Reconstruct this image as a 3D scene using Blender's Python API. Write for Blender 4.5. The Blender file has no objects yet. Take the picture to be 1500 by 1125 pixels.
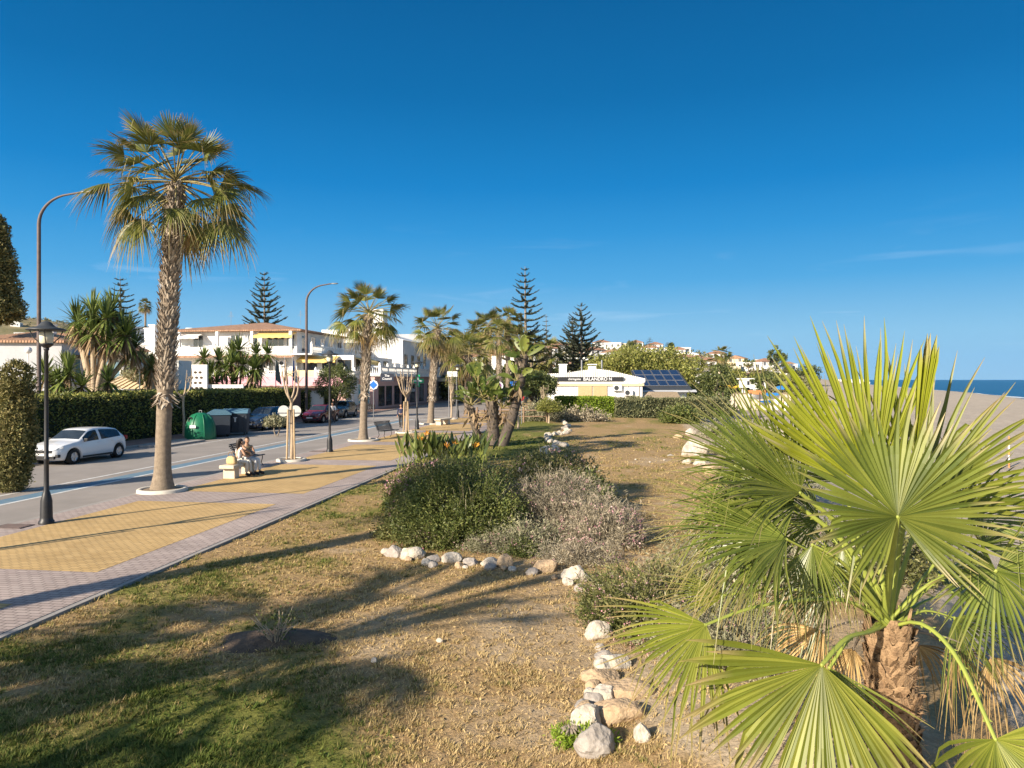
import bpy, bmesh, math, random
import numpy as np
from mathutils import Vector
rng = np.random.default_rng(11); random.seed(11)
SC = bpy.context.scene; COL = SC.collection
PI = math.pi
# ---------------------------------------------------------------- frame of reference
F, CX, HY, CH = 1040.0, 750.0, 556.0, 3.5        # focal length in photo pixels, principal column, horizon row, eye height
def at(px, py, D): return np.array([(px-CX)/F*D, D, CH-(py-HY)/F*D])
def G(px, py, z=0.0):
    D = (CH-z)*F/(py-HY); return np.array([(px-CX)/F*D, D, z])
TH = math.radians(7.4); SX, CXS = math.sin(TH), math.cos(TH)
def S(n, u, z=0.0): return np.array([SX*u-CXS*n, CXS*u+SX*n, z])   # street frame: n to the left, u along it
def NU(p): return (-CXS*p[0]+SX*p[1], SX*p[0]+CXS*p[1])
def nrm(v):
    v = np.asarray(v, float); return v/(np.linalg.norm(v, axis=-1, keepdims=True)+1e-9)
# ---------------------------------------------------------------- noise
def _h(i, j, k, s):
    n = (i*374761393 + j*668265263 + k*2147483647 + s*1274126177) & 0xffffffff
    n = ((n ^ (n >> 13))*1274126177) & 0xffffffff
    return ((n ^ (n >> 16)) & 0xffff)/65535.0
def vn(p, s=0):
    p = np.asarray(p, float); 
    if p.shape[-1] == 2: p = np.concatenate([p, np.zeros(p.shape[:-1]+(1,))], -1)
    i = np.floor(p).astype(np.int64); f = p-i; f = f*f*(3-2*f); r = 0
    for a in (0, 1):
        for b in (0, 1):
            for c in (0, 1):
                w = (f[..., 0] if a else 1-f[..., 0])*(f[..., 1] if b else 1-f[..., 1])*(f[..., 2] if c else 1-f[..., 2])
                r = r + w*_h(i[..., 0]+a, i[..., 1]+b, i[..., 2]+c, s)
    return r
def fbm(p, s=0, o=4):
    p = np.asarray(p, float); r = 0; a = .5
    for k in range(o): r = r+a*vn(p*2**k, s+k*17); a *= .5
    return r/(1-.5**o)
def sst(a, b, x): t = np.clip((x-a)/(b-a), 0, 1); return t*t*(3-2*t)
# ---------------------------------------------------------------- mesh builder
class MB:
    def __init__(s): s.V=[]; s.F=[]; s.M=[]; s.SM=[]; s.T=[]; s.n=0
    def add(s, v, f, mi=0, tip=0.0, sm=False):
        v = np.asarray(v, float).reshape(-1, 3); f = np.asarray(f, np.int64)
        if f.ndim == 1: f = f[None]
        s.V.append(v); s.F.append(f+s.n); s.M.append(np.full(len(f), mi) if np.isscalar(mi) else np.asarray(mi)); s.SM.append(np.full(len(f), sm))
        s.T.append(np.full(len(v), tip) if np.isscalar(tip) else np.asarray(tip, float)); s.n += len(v)
    def mesh(s, name, mats):
        me = bpy.data.meshes.new(name)
        V = np.concatenate(s.V); me.vertices.add(len(V)); me.vertices.foreach_set('co', V.astype(np.float32).ravel())
        L = np.concatenate([f.ravel() for f in s.F]); tot = np.concatenate([np.full(len(f), f.shape[1]) for f in s.F])
        me.loops.add(len(L)); me.loops.foreach_set('vertex_index', L.astype(np.int32))
        me.polygons.add(len(tot)); me.polygons.foreach_set('loop_start', np.concatenate([[0], np.cumsum(tot)[:-1]]).astype(np.int32))
        try: me.polygons.foreach_set('loop_total', tot.astype(np.int32))
        except Exception: pass
        for m in (mats if isinstance(mats, (list, tuple)) else [mats]): me.materials.append(m)
        me.polygons.foreach_set('material_index', np.concatenate(s.M).astype(np.int32))
        me.polygons.foreach_set('use_smooth', np.concatenate(s.SM))
        T = np.concatenate(s.T)
        if T.any():
            a = me.attributes.new('tip', 'FLOAT', 'POINT'); a.data.foreach_set('value', T.astype(np.float32))
        me.update(); me.validate(); return me
    def build(s, name, mats, parent=None, loc=None, rz=None, bevel=0):
        o = bpy.data.objects.new(name, s.mesh(name, mats)); COL.objects.link(o)
        if parent is not None: o.parent = parent
        if loc is not None: o.location = loc
        if rz is not None: o.rotation_euler = (0, 0, rz)
        if bevel:
            b = o.modifiers.new('bevel', 'BEVEL'); b.width = bevel; b.segments = 2; b.limit_method = 'ANGLE'; b.angle_limit = .6
        return o
BOXF = np.array([[0,3,2,1],[4,5,6,7],[0,1,5,4],[1,2,6,5],[2,3,7,6],[3,0,4,7]])
def box(mb, c, s, rz=0, mi=0, top=1.0):
    x, y, z = s[0]/2, s[1]/2, s[2]/2
    v = np.array([[-x,-y,-z],[x,-y,-z],[x,y,-z],[-x,y,-z],[-x*top,-y*top,z],[x*top,-y*top,z],[x*top,y*top,z],[-x*top,y*top,z]])
    if rz: v = v@np.array([[math.cos(rz), math.sin(rz), 0],[-math.sin(rz), math.cos(rz), 0],[0,0,1]])
    mb.add(v+np.asarray(c, float), BOXF, mi)
def bx(mb, x0, x1, y0, y1, z0, z1, mi=0): box(mb, ((x0+x1)/2, (y0+y1)/2, (z0+z1)/2), (x1-x0, y1-y0, z1-z0), 0, mi)
def tube(mb, pts, r, n=8, mi=0, cap=True, sm=True, flat=1.0, tip=0.0, up=None):
    P = np.asarray(pts, float); m = len(P); R = np.full(m, r) if np.isscalar(r) else np.asarray(r, float)
    T = nrm(np.gradient(P, axis=0)); u = np.array(up if up is not None else ([0,0,1.] if abs(T[0][2]) < .9 else [0,1.,0])); V = []
    for i in range(m):
        a = u-T[i]*np.dot(u, T[i]); a = nrm(a); b = np.cross(T[i], a); u = a
        t = np.arange(n)/n*2*PI
        V.append(P[i]+R[i]*(np.cos(t)[:,None]*a*flat+np.sin(t)[:,None]*b))
    V = np.concatenate(V); i, j = np.meshgrid(np.arange(m-1), np.arange(n), indexing='ij'); i = i.ravel(); j = j.ravel(); k = (j+1) % n
    tv = np.repeat(tip, n) if not np.isscalar(tip) else tip
    mb.add(V, np.stack([i*n+j, i*n+k, (i+1)*n+k, (i+1)*n+j], 1), mi, tv, sm)
    if cap:
        mb.add(V[:n], np.arange(n)[::-1], mi); mb.add(V[-n:], np.arange(n), mi)
def lathe(mb, prof, c=(0,0,0), n=16, mi=0, sm=True, cap=True):
    pr = np.asarray(prof, float); t = np.arange(n)/n*2*PI; m = len(pr)
    V = np.stack([np.outer(pr[:,0], np.cos(t)), np.outer(pr[:,0], np.sin(t)), np.repeat(pr[:,1:2], n, 1)], -1).reshape(-1,3)+np.asarray(c, float)
    i, j = np.meshgrid(np.arange(m-1), np.arange(n), indexing='ij'); i = i.ravel(); j = j.ravel(); k = (j+1) % n
    mb.add(V, np.stack([i*n+j, i*n+k, (i+1)*n+k, (i+1)*n+j], 1), mi, 0, sm)
    if cap: mb.add(V[:n], np.arange(n)[::-1], mi); mb.add(V[-n:], np.arange(n), mi)
def prism(mb, poly, a0, a1, axis='z', mi=0):
    p = np.asarray(poly, float); n = len(p); A = np.full((n,1), a0); B = np.full((n,1), a1)
    if axis == 'z': lo = np.hstack([p, A]); hi = np.hstack([p, B])
    elif axis == 'x': lo = np.hstack([A, p]); hi = np.hstack([B, p])
    else: lo = np.hstack([p[:,:1], A, p[:,1:]]); hi = np.hstack([p[:,:1], B, p[:,1:]])
    i = np.arange(n); k = (i+1) % n
    mb.add(np.vstack([lo, hi]), np.stack([i, k, k+n, i+n], 1), mi); mb.add(lo, np.arange(n)[::-1], mi); mb.add(hi, np.arange(n), mi)
def quad(mb, a, b, c, d, mi=0): mb.add([a, b, c, d], [0,1,2,3], mi)
# ---------------------------------------------------------------- things
def tag(o, label=None, cat=None, group=None, kind=None):
    for k, v in (('label', label), ('category', cat), ('group', group), ('kind', kind)):
        if v: o[k] = v
    return o
def thing(name, label, cat, loc=(0,0,0), rz=0, group=None):
    o = bpy.data.objects.new(name, None); COL.objects.link(o); o.empty_display_size = .2
    o.location = loc; o.rotation_euler = (0,0,rz); return tag(o, label, cat, group)
def dup(r, loc, rz=0, label=None, scale=1.0, group=None):
    def cp(o, p):
        c = o.copy(); COL.objects.link(c)
        if p is not None: c.parent = p
        for ch in list(o.children): cp(ch, c)
        return c
    c = cp(r, None); c.location = loc; c.rotation_euler = (0,0,rz); c.scale = (scale,)*3
    return tag(c, label, None, group)
# ---------------------------------------------------------------- materials
def _nt(name):
    m = bpy.data.materials.new(name); m.use_nodes = True; nt = m.node_tree
    return m, nt, nt.nodes['Principled BSDF'], lambda t, **k: _nd(nt, t, k)
def _nd(nt, t, k):
    n = nt.nodes.new(t)
    for a, v in k.items(): setattr(n, a, v)
    return n
def rgba(c): return (c[0], c[1], c[2], 1)
def ramp(nd, stops):
    cr = nd.color_ramp
    while len(cr.elements) < len(stops): cr.elements.new(.5)
    for e, (p, c) in zip(cr.elements, stops): e.position = p; e.color = rgba(c)
def mat(name, c1, c2=None, scale=4.0, rough=.8, bump=0.0, bscale=None, metal=0.0, spec=.4, coat=0.0, dirt=None):
    m, nt, b, N = _nt(name); L = nt.links.new
    b.inputs['Roughness'].default_value = rough; b.inputs['Metallic'].default_value = metal
    b.inputs['Specular IOR Level'].default_value = spec; b.inputs['Coat Weight'].default_value = coat
    c2 = c2 or tuple(x*.82 for x in c1)
    tc = N('ShaderNodeTexCoord'); nz = N('ShaderNodeTexNoise'); nz.inputs['Scale'].default_value = scale; nz.inputs['Detail'].default_value = 6; nz.inputs['Roughness'].default_value = .62
    L(tc.outputs['Object'], nz.inputs['Vector'])
    rp = N('ShaderNodeValToRGB'); ramp(rp, [(.32, c2), (.68, c1)]); L(nz.outputs['Fac'], rp.inputs['Fac']); col = rp.outputs['Color']
    if dirt:
        n2 = N('ShaderNodeTexNoise'); n2.inputs['Scale'].default_value = scale*.23; n2.inputs['Detail'].default_value = 4; L(tc.outputs['Object'], n2.inputs['Vector'])
        r2 = N('ShaderNodeValToRGB'); ramp(r2, [(.5, (0,0,0)), (.72, (.8,.8,.8))]); L(n2.outputs['Fac'], r2.inputs['Fac'])
        mx = N('ShaderNodeMixRGB'); L(r2.outputs['Color'], mx.inputs['Fac']); L(col, mx.inputs['Color1']); mx.inputs['Color2'].default_value = rgba(dirt); col = mx.outputs['Color']
    L(col, b.inputs['Base Color'])
    if bump:
        nb = N('ShaderNodeTexNoise'); nb.inputs['Scale'].default_value = bscale or scale*4; nb.inputs['Detail'].default_value = 5; L(tc.outputs['Object'], nb.inputs['Vector'])
        bp = N('ShaderNodeBump'); bp.inputs['Strength'].default_value = 1; bp.inputs['Distance'].default_value = bump; L(nb.outputs['Fac'], bp.inputs['Height']); L(bp.outputs['Normal'], b.inputs['Normal'])
    return m
def leafmat(name, stops, tr=.3, rough=.5, tipcol=None, tip0=.6, tip1=1.0, cl=.6, spec=.3, trcol=None):
    m, nt, b, N = _nt(name); L = nt.links.new
    g = N('ShaderNodeNewGeometry'); rp = N('ShaderNodeValToRGB'); ramp(rp, stops); L(g.outputs['Random Per Island'], rp.inputs['Fac']); col = rp.outputs['Color']
    nz = N('ShaderNodeTexNoise'); nz.inputs['Scale'].default_value = cl; nz.inputs['Detail'].default_value = 3; L(g.outputs['Position'], nz.inputs['Vector'])
    mr = N('ShaderNodeMapRange'); mr.inputs['From Min'].default_value = .3; mr.inputs['From Max'].default_value = .7; mr.inputs['To Min'].default_value = .7; mr.inputs['To Max'].default_value = 1.3; L(nz.outputs['Fac'], mr.inputs['Value'])
    mu = N('ShaderNodeMixRGB', blend_type='MULTIPLY'); mu.inputs['Fac'].default_value = 1; L(col, mu.inputs['Color1']); L(mr.outputs['Result'], mu.inputs['Color2']); col = mu.outputs['Color']
    if tipcol:
        a = N('ShaderNodeAttribute', attribute_name='tip'); m2 = N('ShaderNodeMapRange'); m2.inputs['From Min'].default_value = tip0; m2.inputs['From Max'].default_value = tip1; L(a.outputs['Fac'], m2.inputs['Value'])
        mx = N('ShaderNodeMixRGB'); L(m2.outputs['Result'], mx.inputs['Fac']); L(col, mx.inputs['Color1']); mx.inputs['Color2'].default_value = rgba(tipcol); col = mx.outputs['Color']
    L(col, b.inputs['Base Color']); b.inputs['Roughness'].default_value = rough; b.inputs['Specular IOR Level'].default_value = spec
    if tr:
        t = N('ShaderNodeBsdfTranslucent'); ms = N('ShaderNodeMixShader'); ms.inputs['Fac'].default_value = tr; L(col, t.inputs['Color'])
        L(b.outputs['BSDF'], ms.inputs[1]); L(t.outputs['BSDF'], ms.inputs[2]); L(ms.outputs['Shader'], nt.nodes['Material Output'].inputs['Surface'])
    return m
def brickmat(name, c1, c2, mort, sc=1.0, bw=.2, bh=.1, msize=.008, rough=.85, offs=.5, stain=.34, wall=False):
    m, nt, b, N = _nt(name); L = nt.links.new
    tc = N('ShaderNodeTexCoord'); br = N('ShaderNodeTexBrick'); br.offset = offs
    src = tc.outputs['Object']
    if wall:
        sp = N('ShaderNodeSeparateXYZ'); cb = N('ShaderNodeCombineXYZ'); ad = N('ShaderNodeMath', operation='ADD'); L(src, sp.inputs[0]); L(sp.outputs[0], ad.inputs[0]); L(sp.outputs[1], ad.inputs[1]); L(ad.outputs[0], cb.inputs[0]); L(sp.outputs[2], cb.inputs[1]); src = cb.outputs[0]
    L(src, br.inputs['Vector'])
    br.inputs['Scale'].default_value = sc; br.inputs['Brick Width'].default_value = bw; br.inputs['Row Height'].default_value = bh; br.inputs['Mortar Size'].default_value = msize; br.inputs['Mortar Smooth'].default_value = .3
    br.inputs['Color1'].default_value = rgba(c1); br.inputs['Color2'].default_value = rgba(c2); br.inputs['Mortar'].default_value = rgba(mort)
    nz = N('ShaderNodeTexNoise'); nz.inputs['Scale'].default_value = 1.1; nz.inputs['Detail'].default_value = 7; nz.inputs['Roughness'].default_value = .7; L(tc.outputs['Object'], nz.inputs['Vector'])
    mr = N('ShaderNodeMapRange'); mr.inputs['From Min'].default_value = .3; mr.inputs['From Max'].default_value = .7; mr.inputs['To Min'].default_value = 1-stain; mr.inputs['To Max'].default_value = 1+stain*.6
    n3 = N('ShaderNodeTexNoise'); n3.inputs['Scale'].default_value = .22; n3.inputs['Detail'].default_value = 5; L(tc.outputs['Object'], n3.inputs['Vector']); av = N('ShaderNodeMath', operation='MULTIPLY_ADD'); L(n3.outputs['Fac'], av.inputs[0]); av.inputs[1].default_value = .5; hv = N('ShaderNodeMath', operation='MULTIPLY'); L(nz.outputs['Fac'], hv.inputs[0]); hv.inputs[1].default_value = .5; L(hv.outputs[0], av.inputs[2]); L(av.outputs[0], mr.inputs['Value'])
    mu = N('ShaderNodeMixRGB', blend_type='MULTIPLY'); mu.inputs['Fac'].default_value = 1; L(br.outputs['Color'], mu.inputs['Color1']); L(mr.outputs['Result'], mu.inputs['Color2']); L(mu.outputs['Color'], b.inputs['Base Color'])
    bp = N('ShaderNodeBump'); bp.invert = True; bp.inputs['Distance'].default_value = .006; L(br.outputs['Fac'], bp.inputs['Height']); L(bp.outputs['Normal'], b.inputs['Normal'])
    b.inputs['Roughness'].default_value = rough; b.inputs['Specular IOR Level'].default_value = .25
    return m
def tilemat(name, c1, c2, per=.22):
    m, nt, b, N = _nt(name); L = nt.links.new
    tc = N('ShaderNodeTexCoord'); w = N('ShaderNodeTexWave', wave_type='BANDS', bands_direction='X'); w.inputs['Scale'].default_value = .314/per; w.inputs['Distortion'].default_value = .6; L(tc.outputs['Object'], w.inputs['Vector'])
    nz = N('ShaderNodeTexNoise'); nz.inputs['Scale'].default_value = 2.5; nz.inputs['Detail'].default_value = 6; L(tc.outputs['Object'], nz.inputs['Vector'])
    rp = N('ShaderNodeValToRGB'); ramp(rp, [(.35, c2), (.65, c1)]); L(nz.outputs['Fac'], rp.inputs['Fac']); L(rp.outputs['Color'], b.inputs['Base Color'])
    bp = N('ShaderNodeBump'); bp.inputs['Distance'].default_value = .05; L(w.outputs['Fac'], bp.inputs['Height']); L(bp.outputs['Normal'], b.inputs['Normal']); b.inputs['Roughness'].default_value = .85
    return m
def glassmat(name, c, rough=.08):
    m = mat(name, c, tuple(x*.7 for x in c), scale=.7, rough=rough, spec=.8); return m
K = {}
K['white'] = mat('white_plaster', (.80,.79,.76), (.72,.70,.66), 1.5, .9, .004, 40)
K['cream'] = mat('cream_plaster', (.70,.56,.36), (.64,.50,.31), 1.5, .9, .004, 40)
K['beige'] = mat('beige_plaster', (.62,.54,.42), (.55,.47,.36), 1.2, .9, .004, 40)
K['pinkish'] = mat('rose_plaster', (.62,.40,.36), (.55,.35,.31), 1.2, .9, .004, 40)
K['grey'] = mat('grey_plaster', (.45,.46,.48), (.38,.39,.41), 1.0, .9)
K['pane'] = glassmat('dark_window_glass', (.03,.04,.05))
K['bluepane'] = glassmat('bluish_glass', (.10,.22,.30))
K['shutter'] = mat('dark_brown_joinery', (.07,.045,.03), None, 6, .6)
K['tile'] = tilemat('terracotta_tiles', (.40,.22,.135), (.28,.145,.09))
K['tile2'] = tilemat('weathered_tiles', (.40,.24,.15), (.27,.15,.09))
K['wtile'] = tilemat('white_painted_tiles', (.80,.78,.74), (.70,.67,.62))
K['black'] = mat('black_painted_iron', (.018,.018,.020), (.028,.028,.03), 8, .45)
K['dkgrey'] = mat('dark_grey_paint', (.05,.055,.06), None, 6, .5)
K['galv'] = mat('galvanised_steel', (.30,.31,.32), (.22,.22,.23), 6, .5, metal=.6)
K['rustpole'] = mat('weathered_brown_steel', (.14,.10,.09), (.09,.07,.065), 5, .6)
K['globe'] = mat('milky_lamp_glass', (.72,.68,.52), (.66,.60,.45), 3, .3)
K['concrete'] = mat('pale_concrete', (.62,.57,.48), (.50,.46,.39), 4, .9, .004, 30)
K['stone'] = mat('cut_bench_stone', (.62,.54,.42), (.52,.45,.34), 5, .85, .004, 40)
K['rock'] = mat('pale_limestone', (.66,.60,.50), (.34,.29,.23), 6, .95, .03, 18, dirt=(.24,.175,.11))
K['rocktan'] = mat('ochre_sandstone', (.56,.41,.25), (.34,.24,.15), 7, .95, .03, 20, dirt=(.26,.19,.12))
K['rockgrey'] = mat('grey_rubble', (.40,.36,.32), (.26,.23,.20), 6, .95, .02, 16)
K['asphalt'] = mat('worn_asphalt', (.32,.285,.255), (.25,.225,.20), .5, .9, .004, 120, dirt=(.22,.195,.175))
K['whitepaint'] = mat('worn_white_road_paint', (.70,.70,.68), (.48,.47,.45), 5, .8)
K['bluepaint'] = mat('worn_blue_road_paint', (.09,.19,.29), (.17,.24,.28), 5, .75)
K['kerb'] = mat('kerb_stone', (.36,.33,.30), (.28,.26,.235), 3, .9, .004, 40)
K['paveY'] = brickmat('yellow_pavers', (.64,.44,.20), (.56,.375,.16), (.30,.21,.10), 1, .20, .10, .010)
K['paveP'] = brickmat('mauve_pavers', (.48,.395,.35), (.41,.33,.295), (.22,.18,.165), 1, .22, .11, .010)
K['paveR'] = brickmat('reddish_pavement_tiles', (.36,.22,.17), (.30,.18,.14), (.18,.13,.11), 1, .3, .3, .012, offs=0)
K['soil'] = mat('bare_soil', (.30,.235,.165), (.20,.15,.10), 3, .95, .02, 30)
K['darksoil'] = mat('dark_dug_soil', (.15,.105,.07), (.075,.052,.036), 6, .95, .02, 30)
K['mulch'] = mat('leaf_mulch', (.085,.06,.04), (.045,.034,.024), 6, .95, .03, 25)
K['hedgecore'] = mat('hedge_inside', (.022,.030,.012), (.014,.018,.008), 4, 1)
K['bark'] = mat('grey_bark', (.30,.25,.19), (.19,.155,.12), 7, .95, .01, 20)
K['darkbark'] = mat('dark_bark', (.12,.095,.075), (.07,.055,.045), 7, .95, .01, 20)
K['palebark'] = mat('pale_pollard_bark', (.46,.36,.25), (.34,.26,.18), 8, .9, .006, 30)
K['stake'] = mat('tree_stake_wood', (.50,.37,.22), (.40,.29,.17), 5, .85)
K['wood'] = mat('weathered_timber', (.30,.20,.13), (.20,.135,.09), 5, .85)
K['thatch'] = mat('reed_thatch', (.34,.27,.19), (.22,.17,.12), 9, .95, .03, 30)
# foliage
K['shrub'] = leafmat('shrub_leaves', [(0,(.055,.078,.020)), (.5,(.12,.15,.036)), (1,(.26,.27,.085))], .25, .5, cl=1.6)
K['shrub2'] = leafmat('olive_shrub_leaves', [(0,(.085,.095,.030)), (.5,(.16,.165,.055)), (1,(.27,.25,.10))], .25, .5, cl=1.6)
K['sage'] = leafmat('sage_leaves', [(0,(.16,.165,.09)), (.5,(.26,.255,.15)), (1,(.38,.35,.23))], .2, .6, cl=1.4)
K['twig'] = leafmat('dry_grey_twigs', [(0,(.17,.145,.095)), (.5,(.29,.25,.17)), (1,(.44,.38,.28))], .1, .8, cl=1.4)
K['pinkfl'] = leafmat('pink_blossom', [(0,(.62,.28,.34)), (.5,(.72,.40,.42)), (1,(.80,.58,.55))], .3, .6)
K['hedge'] = leafmat('hedge_leaves', [(0,(.095,.115,.028)), (.5,(.19,.205,.045)), (1,(.34,.32,.085))], .2, .55, cl=1.0)
K['hedgebright'] = leafmat('bright_hedge_leaves', [(0,(.13,.21,.022)), (.5,(.24,.34,.035)), (1,(.36,.43,.07))], .3, .5, cl=1.0)
K['hedgegrey'] = leafmat('grey_green_hedge_leaves', [(0,(.10,.115,.055)), (.5,(.18,.19,.09)), (1,(.28,.27,.14))], .2, .6, cl=1.0)
K['cypress'] = leafmat('cypress_sprays', [(0,(.085,.09,.028)), (.5,(.19,.175,.06)), (1,(.33,.27,.11))], .15, .7, cl=1.5)
K['conifer'] = leafmat('norfolk_pine_needles', [(0,(.040,.052,.034)), (.5,(.072,.085,.052)), (1,(.115,.12,.075))], .1, .7, cl=.5)
K['tree'] = leafmat('broad_tree_leaves', [(0,(.13,.15,.032)), (.5,(.23,.24,.055)), (1,(.34,.32,.10))], .25, .5, cl=.5)
K['tree2'] = leafmat('deep_tree_leaves', [(0,(.055,.075,.022)), (.5,(.105,.13,.038)), (1,(.19,.20,.07))], .2, .5, cl=.5)
K['hill'] = leafmat('hillside_scrub', [(0,(.09,.095,.042)), (.5,(.15,.15,.07)), (1,(.25,.22,.11))], .1, .7, cl=.05)
K['yucca'] = leafmat('yucca_blades', [(0,(.06,.09,.022)), (.5,(.12,.165,.038)), (1,(.24,.28,.08))], .2, .4, tipcol=(.20,.20,.07), tip0=.8, cl=.8)
K['deadyucca'] = leafmat('dead_yucca_blades', [(0,(.20,.13,.07)), (1,(.36,.26,.15))], .1, .8)
K['strel'] = leafmat('paddle_leaves', [(0,(.06,.085,.024)), (.5,(.115,.15,.042)), (1,(.23,.26,.075))], .3, .35, tipcol=(.34,.31,.11), tip0=.93, cl=.9)
K['orangefl'] = leafmat('orange_bracts', [(0,(.75,.28,.03)), (1,(.85,.45,.06))], .3, .5)
K['palm'] = leafmat('palm_fronds', [(0,(.065,.082,.018)), (.5,(.125,.138,.028)), (1,(.22,.215,.055))], .25, .42, tipcol=(.36,.25,.11), tip0=.6, tip1=1.0, cl=.35)
K['palmdead'] = leafmat('dead_palm_fronds', [(0,(.26,.165,.065)), (.5,(.42,.28,.115)), (1,(.54,.39,.18))], .2, .75)
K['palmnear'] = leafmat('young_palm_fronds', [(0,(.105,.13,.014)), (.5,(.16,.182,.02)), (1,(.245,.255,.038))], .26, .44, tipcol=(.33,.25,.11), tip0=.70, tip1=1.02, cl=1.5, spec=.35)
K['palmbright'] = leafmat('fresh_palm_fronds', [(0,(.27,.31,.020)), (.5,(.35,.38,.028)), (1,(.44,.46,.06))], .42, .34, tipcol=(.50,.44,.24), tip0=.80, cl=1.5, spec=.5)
K['palmdark'] = leafmat('shade_painted_palm_fronds', [(0,(.075,.105,.018)), (.5,(.13,.165,.026)), (1,(.22,.245,.05))], .26, .32, tipcol=(.36,.28,.12), tip0=.72, tip1=1.02, cl=1.5, spec=.35)  # darker green paints shade into the colour of the left and back fronds
K['oldleaf'] = leafmat('old_leaf_bases', [(0,(.09,.07,.05)), (1,(.24,.19,.14))], .0, .9)
K['palmmid'] = leafmat('full_grown_palm_fronds', [(0,(.085,.115,.017)), (.5,(.14,.17,.024)), (1,(.23,.25,.045))], .28, .38, tipcol=(.40,.33,.15), tip0=.70, tip1=1.02, cl=1.5, spec=.35)
K['fibredark'] = mat('matted_brown_fibre', (.24,.155,.085), (.13,.08,.045), 16, .95, .012, 50)
K['petiole2'] = mat('olive_tan_petiole', (.30,.25,.10), (.22,.18,.07), 5, .6)
K['fibrewrap'] = mat('fibrous_boots', (.40,.265,.145), (.19,.115,.06), 14, .9, .012, 60)
K['paddle'] = leafmat('tall_paddle_leaves', [(0,(.06,.09,.02)), (.5,(.12,.16,.035)), (1,(.24,.27,.06))], .3, .4, tipcol=(.34,.30,.11), tip0=.93, cl=.9)
K['petiole'] = mat('green_petiole', (.30,.34,.06), (.22,.26,.05), 5, .45)
K['boot'] = leafmat('palm_boots', [(0,(.22,.17,.125)), (.5,(.36,.295,.225)), (1,(.50,.43,.34))], .0, .9)
K['trunkdark'] = mat('dark_palm_trunk', (.10,.075,.055), (.05,.038,.03), 8, .95, .01, 25)
K['trunk'] = mat('smooth_palm_trunk', (.27,.215,.155), (.17,.132,.095), 9, .95, .012, 22)
K['fibre'] = leafmat('palm_trunk_fibre', [(0,(.26,.15,.075)), (.5,(.40,.25,.13)), (1,(.52,.37,.22))], .1, .85)
# ---------------------------------------------------------------- foliage tools
def rdir(n):
    v = rng.normal(size=(n,3)); return nrm(v)
def leaves(mb, P, size, out=None, aspect=.28, mi=0, bias=.8, up=0.0, tip=0.0, rnd=1.0):
    P = np.asarray(P, float); n = len(P)
    if n == 0: return
    a = rdir(n)*rnd
    if out is not None: a = a+np.asarray(out)*bias
    a[:,2] += up; a = nrm(a); b = nrm(np.cross(a, rdir(n)))
    s = (size*rng.uniform(.6, 1.3, n))[:,None] if np.isscalar(size) else np.asarray(size)[:,None]
    V = np.stack([P, P+a*s*.45+b*s*aspect, P+a*s, P+a*s*.45-b*s*aspect], 1).reshape(-1,3)
    mb.add(V, np.arange(4*n).reshape(-1,4), mi, tip)
def dome(n, c, r, low=-.15, rough=.25, s=0, fr=1.3):
    """points on a lumpy half ellipsoid and its outward directions"""
    d = rdir(int(n*2.6)); d = d[d[:,2] > low][:n]
    k = 1+rough*2*(fbm(d*fr+np.asarray(c)[:3]*.37+s*3.1, s, 3)-.5)
    return np.asarray(c)+d*np.asarray(r)*k[:,None], d
def bush(mb, c, r, nclump, nleaf, size, rc=.22, mi=0, aspect=.28, s=0, low=-.1, rough=.3, fill=.35, bias=.8, up=.15):
    P, d = dome(nclump, c, r, low, rough, s)
    P = P-(d*np.asarray(r))*rng.uniform(0, .25, len(P))[:,None]
    Q = np.repeat(P, nleaf, 0)+rng.normal(size=(len(P)*nleaf,3))*rc*np.asarray(r).mean()*.6
    D = np.repeat(d, nleaf, 0); ok = Q[:,2] > c[2]-.02 if low > -.5 else np.ones(len(Q), bool)
    leaves(mb, Q[ok], size, D[ok], aspect, mi, bias, up)
    if fill:
        m = int(len(Q)*fill); t = rdir(m); t[:,2] = np.abs(t[:,2]) if low > -.5 else t[:,2]
        leaves(mb, np.asarray(c)+t*np.asarray(r)*(rng.uniform(.15, .8, m)[:,None]), size*1.3, t, aspect*1.2, mi)
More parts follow.
